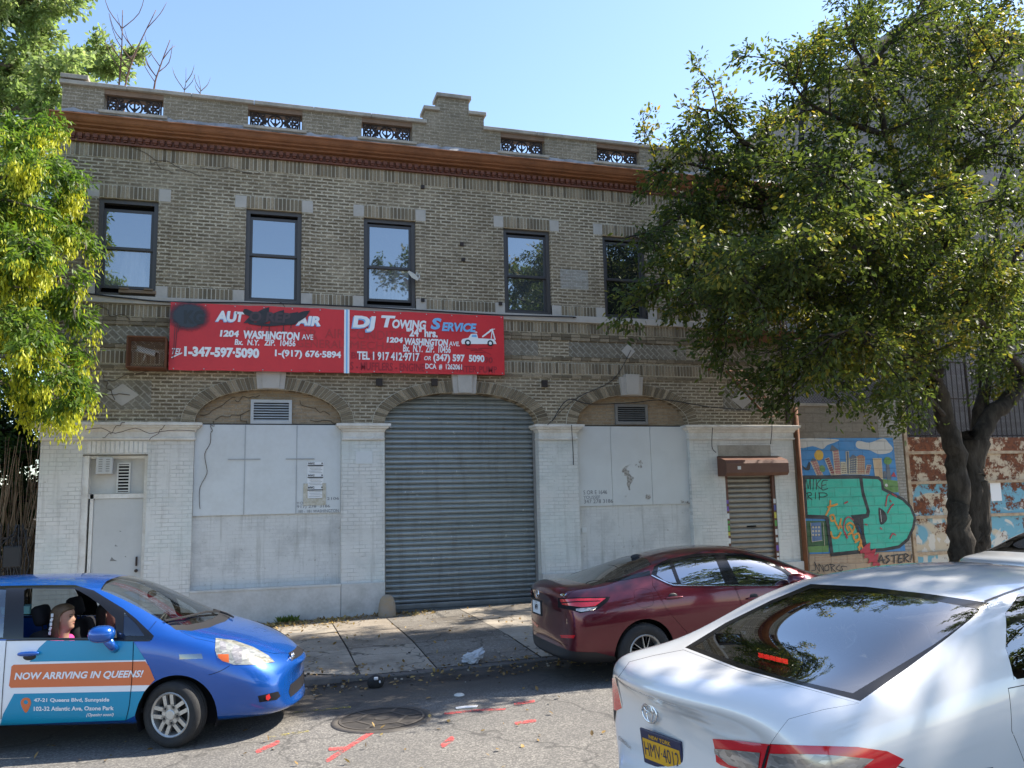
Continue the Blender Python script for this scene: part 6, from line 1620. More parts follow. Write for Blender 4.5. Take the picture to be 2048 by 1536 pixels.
cw = [(.125, 0), (.10, .28), (.03, .50), (-.09, .665), (-.02, .70), (.10, .62), (.20, .40), (.245, 0), (.20, -.40), (.10, -.62), (-.02, -.70), (-.09, -.665), (.03, -.50), (.10, -.28)]
f.part('cowl', M['dark'], cw, 'loc', (.85, 2), plane='xy', both=False, off=-.004)
hd_ = [(.245, 0), (.20, .40), (.10, .62), (.02, .70), (.18, .735), (.45, .69), (.64, .60), (.84, .42), (.95, .2), (.97, 0), (.95, -.2), (.84, -.42), (.64, -.60), (.45, -.69), (.18, -.735), (.02, -.70), (.10, -.62), (.20, -.40)]
f.part('hood', M['blue'], hd_, 'loc', (.66, 2), plane='xy', both=False, gap=.004)
door = [(45, 578), (855, 580), (850, 760), (838, 900), (822, 1040), (806, 1092), (700, 1100), (8, 1130), (25, 850)]
dr_ = f.part('door', M['blue'], door, rng=R1, gap=1.8)
f.part('rear_door', M['blue'], [(38, 578), (18, 850), (0, 1130), (-600, 1140), (-900, 1000), (-1100, 590)], rng=R1, gap=1.8)
hl = [(1380, 565), (1376, 640), (1392, 690), (1425, 712), (1495, 734), (1640, 735), (1757, 718), (1715, 675), (1620, 622), (1500, 580)]
lamps = f.part('headlight', M['hazy_lens'], hl, rng=(-1.2, -.06), off=.004)
f.part('amber_reflector', M['amber'], [(1392, 668), (1462, 668), (1466, 722), (1425, 712), (1400, 692)], rng=(-1.2, -.06), off=.006, cut=False, parent=lamps)
f.part('bright_reflector', M['clear_lens'], [(1500, 610), (1548, 630), (1545, 725), (1508, 728), (1480, 660)], rng=(-1.2, -.06), off=.0055, cut=False, parent=lamps)
f.part('bright_reflector', M['clear_lens'], [(1405, 585), (1440, 590), (1450, 640), (1410, 640)], rng=(-1.2, -.06), off=.0055, cut=False, parent=lamps)
f.part('fog_lamp_recess', M['seat'], [(1650, 935), (1780, 905), (1795, 935), (1770, 958), (1660, 975)], rng=(-1.2, -.06), off=.002, cut=False)
f.part('fog_lamp', M['red_lens'], [(1700, 932), (1722, 920), (1730, 945), (1715, 962), (1700, 955)], rng=(-1.2, -.06), off=.006, cut=False)
f.part('side_marker_patch', M['glass_tint'], [(1146, 668), (1290, 664), (1300, 695), (1150, 700)], rng=R1, off=.002, cut=False, both=False)
gr_ = [(-.36, .30), (.36, .30), (.40, .36), (.36, .42), (-.36, .42), (-.40, .36)]
f.part('lower_grille', M['seat'], gr_, 'loc', (.6, 1.4), plane='yz', both=False, off=.002, cut=False)
f.part('upper_grille', M['seat'], [(-.30, .64), (.30, .64), (.22, .70), (-.22, .70)], 'loc', (.6, 1.4), plane='yz', both=False, off=.003, cut=False)
f.wheelwell(.025, .372, .285); f.wheelwell(-2.45, .345, .29)
# advertising film
wb = [(-900, 590), (310, 578), (190, 716), (930, 700), (990, 830), (955, 868), (925, 905), (90, 920), (0, 1122), (-900, 1140)]
f.part('white_film', M['white'], wb, rng=R1, off=.0015, cut=False, both=False)
f.part('teal_film', M['teal'], [(300, 580), (850, 580), (900, 655), (930, 704), (190, 715), (250, 625)], rng=R1, off=.0025, cut=False, both=False)
f.part('teal_film', M['teal'], [(90, 920), (925, 903), (885, 985), (862, 1060), (806, 1088), (400, 1103), (0, 1122), (20, 1050)], rng=R1, off=.0025, cut=False, both=False)
f.part('orange_film', M['orange'], [(88, 734), (930, 712), (955, 745), (990, 830), (960, 864), (70, 882), (58, 868), (68, 800), (74, 745)], rng=R1, off=.003, cut=False, both=False)
f.text('NOW ARRIVING IN QUEENS!', [(93, 838), (908, 822), (922, 768), (97, 784)], 'door_lettering', M['white'], .0055, bold=.03, shear=.12)
f.text('47-21 Queens Blvd, Sunnyside', [(218, 978), (700, 976), (702, 944), (219, 948)], 'door_lettering', M['white'], .0055, bold=.03)
f.text('102-32 Atlantic Ave, Ozone Park', [(218, 1034), (730, 1028), (731, 997), (218, 1001)], 'door_lettering', M['white'], .0055, bold=.03)
f.text('(Opening soon!)', [(553, 1069), (728, 1066), (730, 1041), (556, 1043)], 'door_lettering', M['white'], .0055, bold=.025, shear=.25)
pin = smoothpts([(167, 1042), (140, 1000), (134, 972), (148, 950), (168, 944), (190, 950), (200, 972), (194, 1000)], 3, True)
f.part('map_pin', M['orange'], pin, rng=R1, off=.0045, cut=False, both=False, holes=[[(167+14*math.cos(k*.6283), 973+14*math.sin(k*.6283)) for k in range(10)]])
f.close()
f.strip([(40, 578), (500, 574), (860, 581), (960, 580)], .012, 'belt_moulding', M['dark'], .006)
f.strip([(855, 590), (848, 780), (830, 980), (806, 1090)], .006, 'door_gap', M['black'], .0062); f.strip([(42, 585), (22, 850), (6, 1125)], .006, 'door_gap', M['black'], .0062)
f.strip([(1470, 740), (1420, 770), (1370, 790), (1335, 800)], .005, 'bumper_gap', M['black'], .002)
f.strip([(1000, 455), (985, 475), (960, 505), (950, 515)], .004, 'wing_gap', M['black'], .002)
h0 = f.hit(190, 662, .03)
blobmesh('door_handle', M['blue'], f.root, h0, (.098, .022, .022), 3, None, 2.6)
h1 = f.hit(190, 685, .001); blobmesh('handle_cup', M['dark'], f.root, h1, (.06, .012, .03))
# door mirror
mpos = f.hit(700, 590, .11); mpos = mpos+Vector((-.02, -.02, .075))
blobmesh('mirror', M['blue'], f.root, mpos, (.115, .10, .078), 4, None, 2.4)
mb = MB(); mb.tube([mpos+Vector((.05, .0, -.05)), mpos+Vector((.075, .05, -.12)), mpos+Vector((.07, .12, -.15))], [.045, .04, .045], 10); mb.build('mirror_foot', M['blue'], f.root, True)
# wipers, emblem, wheels
def glassline(c, pts, r, name, off=.02):
    P_ = [c.hit(*p, off) for p in pts]; mb = MB(); mb.tube(P_, r, 5); mb.build(name, M['dark'], c.root)
glassline(f, [(1460, 425), (1400, 405), (1310, 408), (1180, 440), (1050, 464)], .011, 'wiper'); glassline(f, [(1490, 442), (1440, 415), (1360, 392)], .011, 'wiper')
em = Matrix.Translation(Vector(f.hit(1868, 690, .012))); 
ez = -.035*.9
mb = MB(); ew, eh = .045, .036
for a, b in (((0, -ew*.7, eh), (0, -ew*.55, -eh)), ((0, ew*.7, eh), (0, ew*.55, -eh)), ((0, -ew*.6, 0), (0, ew*.6, 0))): mb.tube([em @ Vector(a), em @ Vector(b)], .008, 6)
ring_ = [em @ Vector((0, ew*1.25*math.cos(t_), eh*1.3*math.sin(t_))) for t_ in [2*math.pi*k/24 for k in range(25)]]
mb.tube(ring_, .006, 6); mb.build('emblem', M['chrome'], f.root, True)
for x, st in ((0, rad(-17)), (-2.45, 0)):
    for sg in (-1, 1): wheel(f.root, x, sg*.745, .298, .19, sg, 'double', st if x == 0 else 0, .205)
seats(f.root, (-1.22,), .48); seats(f.root, (-2.1,), .52, .34, .30, True, .55)
mb = MB(); mb.bbox(-.35, .10, -.66, .66, .78, .98, .07); mb.build('dashboard', M['dark'], f.root, True)
mb = MB(); c0 = Vector((-.55, .36, .93)); Mw = Matrix.Translation(c0) @ Matrix.Rotation(rad(-65), 4, 'Y'); mb.tube([Mw @ Vector((.18*math.cos(t_), .18*math.sin(t_), 0)) for t_ in [2*math.pi*k/28 for k in range(29)]], .015, 6); mb.tube([Mw @ Vector((-.17, 0, 0)), Mw @ Vector((.17, 0, 0))], .02, 6); mb.tube([c0, (-.3, .36, .85)], .03, 6); mb.build('steering_wheel', M['dark'], f.root, True)
blobmesh('rear_view_mirror', M['dark'], f.root, (-.50, 0, 1.335), (.02, .11, .035), 3, None, 3)
mb = MB(); mb.box(-2.55, .1, -.68, .68, .30, .34); mb.build('cabin_floor', M['seat'], f.root)

# ===== dark red sedan
SEN = [
 (-.99, [(0, .32), (.46, .30), (.62, .38), (.68, .55), (.66, .76), (.58, .90), (.40, .98), (0, 1.0)], [0, .04, .10, .12, .11, .09, .03, 0]),
 (-.90, [(0, .25), (.58, .24), (.77, .33), (.84, .57), (.82, .86), (.71, 1.04), (.46, 1.095), (0, 1.11)], [0, .02, .05, .06, .05, .03, 0, 0]),
 (-.66, [(0, .2), (.66, .2), (.83, .30), (.89, .58), (.87, .91), (.73, 1.065), (.50, 1.11), (0, 1.125)]),
 (-.36, [(0, .19), (.69, .19), (.85, .28), (.90, .60), (.885, .945), (.735, 1.085), (.58, 1.12), (0, 1.14)]),
 (-.02, [(0, .19), (.70, .19), (.86, .27), (.905, .62), (.895, .965), (.75, 1.12), (.60, 1.215), (0, 1.24)]),
 (.34, [(0, .19), (.70, .19), (.85, .26), (.90, .60), (.895, .97), (.755, 1.17), (.59, 1.32), (0, 1.36)]),
 (.9, [(0, .18), (.70, .18), (.84, .25), (.89, .57), (.89, .965), (.765, 1.21), (.59, 1.41), (0, 1.46)]),
 (1.45, [(0, .18), (.70, .18), (.84, .25), (.89, .56), (.89, .955), (.77, 1.2), (.59, 1.405), (0, 1.46)]),
 (1.85, [(0, .18), (.70, .18), (.84, .25), (.89, .56), (.89, .945), (.77, 1.15), (.60, 1.34), (0, 1.40)]),
 (2.2, [(0, .18), (.70, .18), (.85, .26), (.895, .57), (.89, .93), (.785, 1.06), (.66, 1.19), (0, 1.25)]),
 (2.52, [(0, .18), (.70, .18), (.86, .27), (.905, .58), (.89, .90), (.78, .99), (.64, 1.04), (0, 1.09)]),
 (2.9, [(0, .18), (.70, .18), (.86, .27), (.90, .57), (.87, .84), (.74, .94), (.42, .985), (0, .99)]),
 (3.3, [(0, .18), (.66, .18), (.81, .28), (.86, .53), (.83, .74), (.66, .85), (.36, .885), (0, .89)]),
 (3.56, [(0, .2), (.56, .2), (.70, .3), (.75, .48), (.72, .62), (.55, .72), (.3, .75), (0, .755)], [0, -.04, -.08, -.08, -.08, -.05, 0, .02]),
 (3.67, [(0, .25), (.4, .25), (.5, .33), (.54, .45), (.52, .55), (.4, .62), (.22, .65), (0, .655)], [0, -.03, -.06, -.06, -.06, -.03, 0, .02]),
]
sen = Car('red_car', 'dark red sedan parked along the kerb in front of the right arch', None, (4.33, -6.0, gz(4.33)+.005), 0, .02, SEN, M['maroon'], (3.15, 1030, 1060))
c = sen; R2 = (-1.3, -.06)
g1 = [(892, 284), (905, 226), (970, 202), (1020, 334), (985, 334), (940, 318)]; g2_ = [(995, 204), (1120, 170), (1255, 160), (1325, 340), (1046, 340)]
g3_ = [(1322, 160), (1420, 163), (1540, 194), (1680, 258), (1750, 312), (1785, 342), (1412, 342)]
tr2 = [(855, 288), (878, 228), (960, 184), (1130, 150), (1290, 143), (1430, 150), (1560, 182), (1700, 242), (1795, 312), (1820, 350), (1040, 349), (985, 343), (930, 322)]
wt_ = c.part('window_trim', M['gloss'], tr2, rng=R2, holes=[g1, g2_, g3_], off=.002)
M['mirror_glass'] = pane('reflective_dark_glass', (.008, .009, .010), .42)
for n_, gg in (('quarter_glass', g1), ('rear_side_glass', g2_), ('front_side_glass', g3_)): c.part(n_, M['mirror_glass'], gg, rng=R2, cut=False, off=-.001)
rw_ = [(-.60, 0), (-.585, .35), (-.52, .62), (-.25, .60), (.05, .565), (.30, .535), (.36, .30), (.37, 0), (.36, -.30), (.30, -.535), (.05, -.565), (-.25, -.60), (-.52, -.62), (-.585, -.35)]
c.part('rear_window', M['pane_dark'], rw_, 'loc', (.98, 2), plane='xy', both=False, off=-.001)
c.part('pillar_trim', M['gloss'], [(565, 325), (660, 300), (850, 256), (852, 285), (700, 315), (600, 330)], rng=R2, off=.002, cut=False)
wsd2 = [(2.62, 0), (2.58, .35), (2.40, .65), (2.1, .66), (1.85, .58), (1.68, .53), (1.63, .3), (1.62, 0), (1.63, -.3), (1.68, -.53), (1.85, -.58), (2.1, -.66), (2.40, -.65), (2.58, -.35)]
c.part('windscreen', M['pane_dark'], wsd2, 'loc', (.95, 2), plane='xy', both=False, off=-.001)
c.part('rear_door', M['maroon'], [(862, 300), (930, 330), (985, 350), (1380, 352), (1400, 400), (1445, 520), (1450, 690), (1105, 690), (1080, 640), (1010, 565), (950, 490), (900, 400), (866, 350)], rng=R2, gap=1.8)
c.part('front_door', M['maroon'], [(1384, 352), (1820, 352), (1850, 420), (1900, 700), (1456, 690), (1450, 520), (1404, 400)], rng=R2, gap=1.8)
tlo = [(272, 428), (600, 421), (585, 450), (522, 500), (412, 524), (365, 508), (272, 487)]
tl_ = c.part('tail_light', M['seat'], tlo, rng=(-1.3, -.10), off=.003)
c.part('red_lens', M['red_lens'], [(285, 436), (572, 430), (530, 462), (505, 480), (420, 487), (300, 470)], rng=(-1.3, -.10), off=.007, cut=False, parent=tl_)
c.part('clear_lens', M['clear_lens'], [(385, 496), (520, 484), (498, 503), (420, 516), (385, 508)], rng=(-1.3, -.10), off=.007, cut=False, parent=tl_)
c.part('dark_bar', M['seat'], [(290, 455), (400, 449), (540, 446), (536, 450), (400, 456), (290, 462)], rng=(-1.3, -.10), off=.009, cut=False, parent=tl_)
c.part('reflector', M['red_lens'], [(285, 660), (380, 662), (372, 682), (292, 680)], rng=(-1.3, -.10), off=.004, cut=False)
c.part('lower_bumper', M['dark'], [(-.98, .20), (-.30, .20), (-.36, .30), (-.60, .375), (-1.2, .42)], 'loc', (-1.2, 1.2), plane='xz', both=False, off=.003, cut=False)
c.part('boot_lid', M['maroon'], [(-.62, .44), (.62, .44), (.64, .75), (.66, 1.02), (.60, 1.3), (-.60, 1.3), (-.66, 1.02), (-.64, .75)], 'loc', (-1.2, -.61), plane='yz', both=False, gap=.004)
c.part('fuel_flap', M['maroon'], smoothpts([(752, 382), (855, 378), (868, 470), (780, 482)], 4, True), rng=R2, gap=1.3)
c.wheelwell(0, .375, .33); c.wheelwell(2.71, .375, .33)
c.close()
c.strip([(860, 287), (930, 321), (985, 343), (1040, 349), (1380, 349), (1800, 349)], .014, 'chrome_strip', M['chrome'], .007)
for zx, zy in ((1000, 428), (1510, 430)):
    blobmesh('door_handle', M['maroon'], c.root, c.hit(zx, zy, .03), (.115, .018, .016), 3, None, 2.6); blobmesh('handle_cup', M['dark'], c.root, c.hit(zx-5, zy-12, -.002), (.06, .012, .035))
    if False: pass
blobmesh('roof_antenna', M['dark'], c.root, Vector(c.bvh.ray_cast(Vector((.36, 0, 3)), Vector((0, 0, -1)))[0]), (.085, .02, .035))
mb = MB(); pc = Vector((-1.012, .0, .82)); Mp = Matrix.Translation(pc); mb.bbox(-.008, .008, -.155, .155, -.078, .078, .006, 0, Mp); pl = mb.build('number_plate', M['paper'], c.root)
mb = MB(); text_on(mb, 'MPV', (.06, -.035, -.06, .035), lambda a, b: (pc.x-.0095, pc.y+a, pc.z+b), 0, bold=.03); text_on(mb, 'NY', (.03, .048, -.03, .066), lambda a, b: (pc.x-.0095, pc.y+a, pc.z+b), 0)
mb.build('plate_lettering', M['kpaint'], pl)
mb = MB(); fr_ = [(-.168, -.092), (.168, -.092), (.168, .092), (-.168, .092)]; mb.prism(fr_, [[(-.15, -.074), (-.15, .074), (.15, .074), (.15, -.074)]], pc.x-.012, pc.x+.01, 0, lambda a, b, y: (y, pc.y+a, pc.z+b)); mb.build('plate_frame', M['dark'], pl)
ec = Vector((-1.0, 0, .975)); mb = MB(); mb.tube([ec+Vector((0, .05*math.cos(t_), .048*math.sin(t_))) for t_ in [2*math.pi*k/24 for k in range(25)]], .006, 6); mb.tube([ec+Vector((-.002, -.062, 0)), ec+Vector((-.002, .062, 0))], .009, 6); mb.build('emblem', M['chrome'], c.root, True)
c.text('SV', [(285, 418), (328, 416), (328, 402), (286, 404)], 'boot_lettering', M['chrome'], .004, bold=.03)
for x in (0, 2.71):
    for sg in (-1, 1): wheel(c.root, x, sg*.79, .325, .205, sg, 'five', 0, .205)
blobmesh('mirror', M['maroon'], c.root, (2.02, -.99, 1.02), (.10, .12, .075), 3, None, 2.4); blobmesh('mirror', M['maroon'], c.root, (2.02, .99, 1.02), (.10, .12, .075), 3, None, 2.4)

# ===== white sedan in front of the viewer
COR = [
 (-.03, [(0, .34), (.46, .32), (.64, .40), (.75, .60), (.73, .80), (.60, .90), (.38, .955), (0, .97)], [-.06, .02, .20, .25, .24, .16, .02, -.06]),
 (.03, [(0, .30), (.54, .29), (.72, .38), (.82, .61), (.80, .84), (.65, .975), (.42, 1.05), (0, 1.07)], [-.05, .02, .19, .21, .20, .12, .01, -.05]),
 (.15, [(0, .25), (.60, .25), (.80, .36), (.875, .62), (.855, .885), (.70, 1.045), (.45, 1.09), (0, 1.10)], [-.04, .02, .15, .17, .16, .08, .01, -.04]),
 (.42, [(0, .2), (.66, .2), (.83, .31), (.885, .62), (.865, .925), (.71, 1.055), (.50, 1.095), (0, 1.11)], [0, 0, .08, .10, .08, .03, 0, 0]),
 (.72, [(0, .2), (.69, .2), (.85, .29), (.89, .62), (.88, .955), (.735, 1.08), (.585, 1.13), (0, 1.155)]),
 (1.05, [(0, .19), (.70, .19), (.85, .28), (.895, .62), (.885, .97), (.745, 1.14), (.63, 1.265), (0, 1.315)]),
 (1.42, [(0, .19), (.70, .19), (.85, .27), (.885, .60), (.885, .975), (.76, 1.21), (.64, 1.39), (0, 1.44)]),
 (1.95, [(0, .18), (.70, .18), (.84, .26), (.88, .58), (.88, .97), (.765, 1.235), (.64, 1.435), (0, 1.485)]),
 (2.5, [(0, .18), (.70, .18), (.84, .26), (.88, .57), (.88, .96), (.765, 1.225), (.63, 1.425), (0, 1.48)]),
 (2.9, [(0, .18), (.70, .18), (.84, .26), (.88, .57), (.88, .955), (.765, 1.17), (.585, 1.365), (0, 1.42)]),
 (3.25, [(0, .18), (.70, .18), (.84, .26), (.885, .57), (.88, .94), (.775, 1.09), (.65, 1.21), (0, 1.27)]),
 (3.55, [(0, .18), (.70, .18), (.85, .27), (.89, .57), (.87, .91), (.765, .995), (.63, 1.05), (0, 1.10)]),
 (3.95, [(0, .18), (.69, .18), (.85, .27), (.885, .56), (.85, .82), (.72, .92), (.42, .965), (0, .97)]),
 (4.3, [(0, .18), (.64, .18), (.79, .28), (.84, .52), (.80, .72), (.64, .83), (.36, .865), (0, .87)]),
 (4.55, [(0, .2), (.54, .2), (.68, .3), (.72, .47), (.70, .60), (.54, .70), (.3, .73), (0, .735)], [0, -.04, -.08, -.08, -.08, -.05, 0, .02]),
 (4.66, [(0, .25), (.38, .25), (.48, .33), (.52, .45), (.5, .54), (.38, .61), (.22, .64), (0, .645)], [0, -.03, -.06, -.06, -.06, -.03, 0, .02]),
]
cx0, cy0 = 1.95, -11.96
def sedan(name, label, loc, yaw, paint, traced):
    k = Car(name, label, None, loc, yaw, .02, COR, paint, (2.359, 1180, 1086))
    rg_t = [(448, 493), (640, 376), (850, 272), (1040, 193), (1300, 206), (1600, 240), (1886, 283), (1795, 360), (1690, 445), (1500, 588), (1275, 746), (1000, 672), (700, 590)]
    rg_u = [(492, 488), (650, 388), (850, 287), (1045, 212), (1300, 228), (1600, 266), (1846, 312), (1760, 380), (1620, 480), (1240, 708), (1000, 652), (850, 612), (700, 562)]
    rg_o = [(.535, 0), (.545, .30), (.60, .615), (.80, .60), (1.05, .565), (1.30, .53), (1.43, .50), (1.46, .3), (1.465, 0)]; rg_o = rg_o+[(x, -y) for x, y in rg_o[-2:0:-1]]
    rg_i = inset2(rg_o, .042)
    if traced:
        k.part('window_frit', M['gloss'], rg_t, rng=(2.6, 6.6), both=False, off=-.001, holes=[rg_u]); k.part('rear_window', M['glass_tint'], rg_u, rng=(2.6, 6.6), both=False, off=-.002, cut=False)
    else: k.part('window_frit', M['gloss'], rg_o, 'loc', (1.0, 2), plane='xy', both=False, off=-.001, holes=[rg_i])
    if not traced: k.part('rear_window', M['glass_tint'], rg_i, 'loc', (1.0, 2), plane='xy', both=False, off=-.002, cut=False)
    ws = [(3.64, 0), (3.60, .35), (3.42, .65), (3.15, .64), (2.9, .57), (2.75, .53), (2.69, .3), (2.68, 0), (2.69, -.3), (2.75, -.53), (2.9, -.57), (3.15, -.64), (3.42, -.65), (3.60, -.35)]
    k.part('windscreen', M['glass'], ws, 'loc', (.95, 2), plane='xy', both=False, off=-.001)
    sw = [(1.56, 1.0), (1.60, 1.14), (1.74, 1.29), (1.95, 1.36), (2.4, 1.35), (2.8, 1.27), (3.1, 1.12), (3.25, 1.0), (2.2, .99)]
    k.part('side_window', M['glass_tint'], sw, 'loc', (-1.2, -.3), plane='xz', off=.001)
    k.part('rear_door', paint, [(1.50, .97), (2.20, .97), (2.22, .30), (1.65, .30), (1.56, .55), (1.46, .78)], 'loc', (-1.2, -.3), plane='xz', gap=.004)
    if not traced: k.part('boot_lid', paint, [(-.40, .44), (.40, .44), (.42, .80), (.50, .93), (.61, 1.0), (.60, 1.3), (-.60, 1.3), (-.61, 1.0), (-.50, .93), (-.42, .80)], 'loc', (-.4, .53), plane='yz', both=False, gap=.004)
    if traced:
        tlr = [(500, 965), (530, 935), (570, 922), (700, 930), (850, 948), (1000, 955), (1260, 962), (1400, 982), (1478, 1020), (1452, 1050), (1380, 1130), (900, 1150), (700, 1075), (620, 1048)]
        t_ = k.part('tail_light', M['red_lens'], tlr, rng=(-1.25, -.22), off=.004, both=False); k.part('tail_light', M['red_lens'], [(60, 655), (122, 632), (152, 778), (128, 790), (60, 772)], rng=(3.6, 5.4), off=.004, both=False); k.part('lamp_shadow_gap', M['dark'], [(100, 772), (128, 790), (118, 850), (108, 820)], rng=(3.6, 5.4), off=.003, both=False)
        k.part('clear_lens', M['clear_lens'], [(562, 966), (700, 976), (808, 986), (796, 1085), (660, 1045)], rng=(-1.25, -.22), off=.008, cut=False, parent=t_, both=False)
        k.part('clear_lens', M['clear_lens'], [(852, 990), (1100, 998), (1335, 1018), (1240, 1090), (826, 1110)], rng=(-1.25, -.22), off=.008, cut=False, parent=t_, both=False)
        k.part('lens_divider', M['seat'], [(845, 950), (856, 950), (815, 1110), (802, 1110)], rng=(-1.25, -.22), off=.010, cut=False, parent=t_, both=False)
    else:
        k.part('tail_light', M['red_lens'], [(.40, .78), (.86, .78), (.90, .96), (.72, .985), (.46, .94)], 'loc', (-.4, .42), plane='yz', off=.004)
    if traced: k.part('boot_lid', paint, [(440, 503), (700, 600), (1000, 680), (1270, 756), (1100, 787), (938, 831), (893, 888), (850, 950), (795, 1120), (690, 1400), (140, 1200), (125, 900), (152, 760), (128, 640), (185, 560), (300, 530)], rng=(2.4, 4.9), both=False, gap=1.6)
    k.wheelwell(1.0, .36, .32); k.wheelwell(3.70, .36, .32)
    k.close()
    for x in (1.0, 3.7):
        for sg in (-1, 1): wheel(k.root, x, sg*.78, .315, .2, sg, 'five', 0, .2)
    ec = (k.hit(290, 800) if traced else Vector(k.bvh.ray_cast(Vector((-2, 0, .96)), Vector((1, 0, 0)))[0]))+Vector((-.010, 0, 0)); mb = MB()
    el = lambda a, b, dz=0: [ec+Vector((-.002, a*math.cos(t_), b*math.sin(t_)+dz)) for t_ in [2*math.pi*j/28 for j in range(29)]]
    mb.tube(el(.072, .050), .0065, 6); mb.tube(el(.030, .048), .005, 6); mb.tube(el(.052, .018, .022), .005, 6); mb.build('emblem', M['chrome'], k.root, True)
    seats(k.root, (2.25,), .50, m=M['dark']); seats(k.root, (1.42,), .52, .34, .32, True, .52, M['dark'])
    mb = MB(); mb.bbox(.55, 1.3, -.62, .62, 1.0, 1.03, .01); mb.build('parcel_shelf', M['dark'], k.root)
    mb = MB(); mb.box(.9, 3.5, -.70, .70, .30, .34); mb.build('cabin_floor', M['seat'], k.root)
    mb = MB(); mb.bbox(3.05, 3.5, -.68, .68, .80, 1.0, .06); mb.build('dashboard', M['dark'], k.root, True)
    for sg in (-1, 1): blobmesh('mirror', paint, k.root, (3.02, sg*.99, 1.03), (.10, .12, .075), 3, None, 2.4)
    return k
cor = sedan('white_car', 'pearl white sedan close to the viewer with yellow rear number plate', (cx0, cy0, .235), .125, M['pearl'], True)
c = cor
t = NT('lit_brake_lamp'); t.b.inputs['Emission Color'].default_value = (1, .03, .03, 1); t.b.inputs['Emission Strength'].default_value = 1.4; M['lit'] = t.fin((.5, .01, .01), .3)
mb = MB(); mb.bbox(.80, .86, -.13, .13, 1.035, 1.075, .01); bl = mb.build('brake_lamp', M['dark'], c.root)
mb = MB()
for q in range(5): mb.box(.796, .80, -.115+.048*q, -.075+.048*q, 1.043, 1.067)
mb.build('lit_element', M['lit'], bl)
# rear plate on the boot
pn = c.hit(352, 985); Mp = Matrix.Translation((pn.x-.016, pn.y, pn.z)) @ Matrix.Rotation(rad(6), 4, 'Z') @ Matrix.Rotation(rad(-6), 4, 'Y')
M['navy'] = plain('navy_plate', (.012, .018, .06), .4); M['plate_y'] = grime('yellow_plate', (.62, .33, .015), .4, .3, 8, (.45, .22, .01), .02)
mb = MB(); mb.bbox(-.004, .01, -.17, .17, -.095, .095, .006, 0, Mp); pl = mb.build('number_plate', M['navy'], c.root)
mb = MB(); mb.box(-.0055, -.004, -.152, .152, -.066, .045, 0, Mp); mb.build('plate_field', M['plate_y'], pl)
mb = MB(); pf = lambda a, b: tuple(Mp @ Vector((-.007, a, b)))
text_on(mb, 'HMV·4012', (.142, -.045, -.142, .03), pf, 0, bold=.0); mb.build('plate_number', M['navy'], pl)
mb = MB(); text_on(mb, 'NEW YORK', (.09, .054, -.09, .076), pf, 0, bold=.02); mb.build('plate_state', M['plate_y'], pl)
c.strip([(1862, 277), (1925, 252), (1990, 228), (2060, 205), (2150, 178)], .012, 'roof_gutter', M['gloss'], .002)
c.strip([(1560, 1062), (1640, 1030), (1760, 985), (1900, 935), (2060, 880)], .004, 'body_crease', M['pearl'], .003)
c.strip([(1452, 1052), (1540, 1075), (1700, 1080), (1900, 1060)], .005, 'bumper_gap', M['black'], .002)
c.text('COROLLA', [(135, 925), (195, 975), (196, 958), (137, 908)], 'boot_lettering', M['alloy'], .004, bold=.02)
# silver sedan further up the road
sx_ = G(1962, 1116, 1.07)
sedan('silver_car', 'pale silver sedan at the right edge seen beyond the white roof', (float(sx_[0])+.38, float(sx_[1])+.25, -.05+rz(float(sx_[0])+1, float(sx_[1]))), rad(1), M['silver'], False)
# ------------------------------------------------------------------ people in the blue car
def loft(mb, sl, n=28, m=0, nose=None):
    "horizontal slices (z, front, back, half width)"
    vs = []
    for z, fr, bk, hw in sl:
        for j in range(n):
            a = 2*math.pi*j/n; ca, sa = math.cos(a), math.sin(a)
            x = (fr if ca > 0 else -bk)*abs(ca)**(.85 if ca > 0 else .9)*(1 if ca > 0 else -1); y = hw*math.copysign(abs(sa)**.9, sa)
            if nose and ca > .5:
                d = math.atan2(sa, ca); x += nose(z)*math.exp(-(d/.20)**2)
            vs.append((x, y, z))
    k = len(sl); fs = [(i*n+j, i*n+(j+1) % n, (i+1)*n+(j+1) % n, (i+1)*n+j) for i in range(k-1) for j in range(n)]
    fs += [tuple(range(n-1, -1, -1)), tuple(range((k-1)*n, k*n))]
    return mb.add(vs, fs, m)
HEAD = [(-.13, .05, -.075, .062), (-.08, .042, -.072, .056), (-.04, .045, -.075, .055), (-.012, .06, -.075, .052), (.0, .078, -.072, .05), (.014, .092, -.072, .052), (.028, .091, -.074, .056), (.042, .087, -.077, .061), (.052, .092, -.08, .063), (.060, .087, -.082, .065), (.068, .092, -.084, .066), (.078, .087, -.088, .068), (.095, .086, -.092, .071), (.112, .081, -.096, .073), (.125, .079, -.098, .074), (.140, .087, -.100, .075), (.16, .087, -.10, .075), (.185, .078, -.094, .072), (.205, .060, -.08, .062), (.221, .032, -.052, .042), (.229, .008, -.015, .012)]
def nosef(z): return .026*max(0.0, 1-abs(z-.086)/.016)**.7 if z < .086 else .026*max(0.0, 1-(z-.086)/.052)
def skin_chain(pts, edges, radii):
    me = bpy.data.meshes.new('sk'); me.from_pydata(pts, edges, []); o = obj('sk', me)
    md = o.modifiers.new('s', 'SKIN'); o.modifiers.new('u', 'SUBSURF').levels = 2
    for v, r in zip(me.skin_vertices[0].data, radii): v.radius = (r, r)
    me.skin_vertices[0].data[0].use_root = True
    r = bpy.data.meshes.new_from_object(o.evaluated_get(bpy.context.evaluated_depsgraph_get())); bpy.data.objects.remove(o); return r
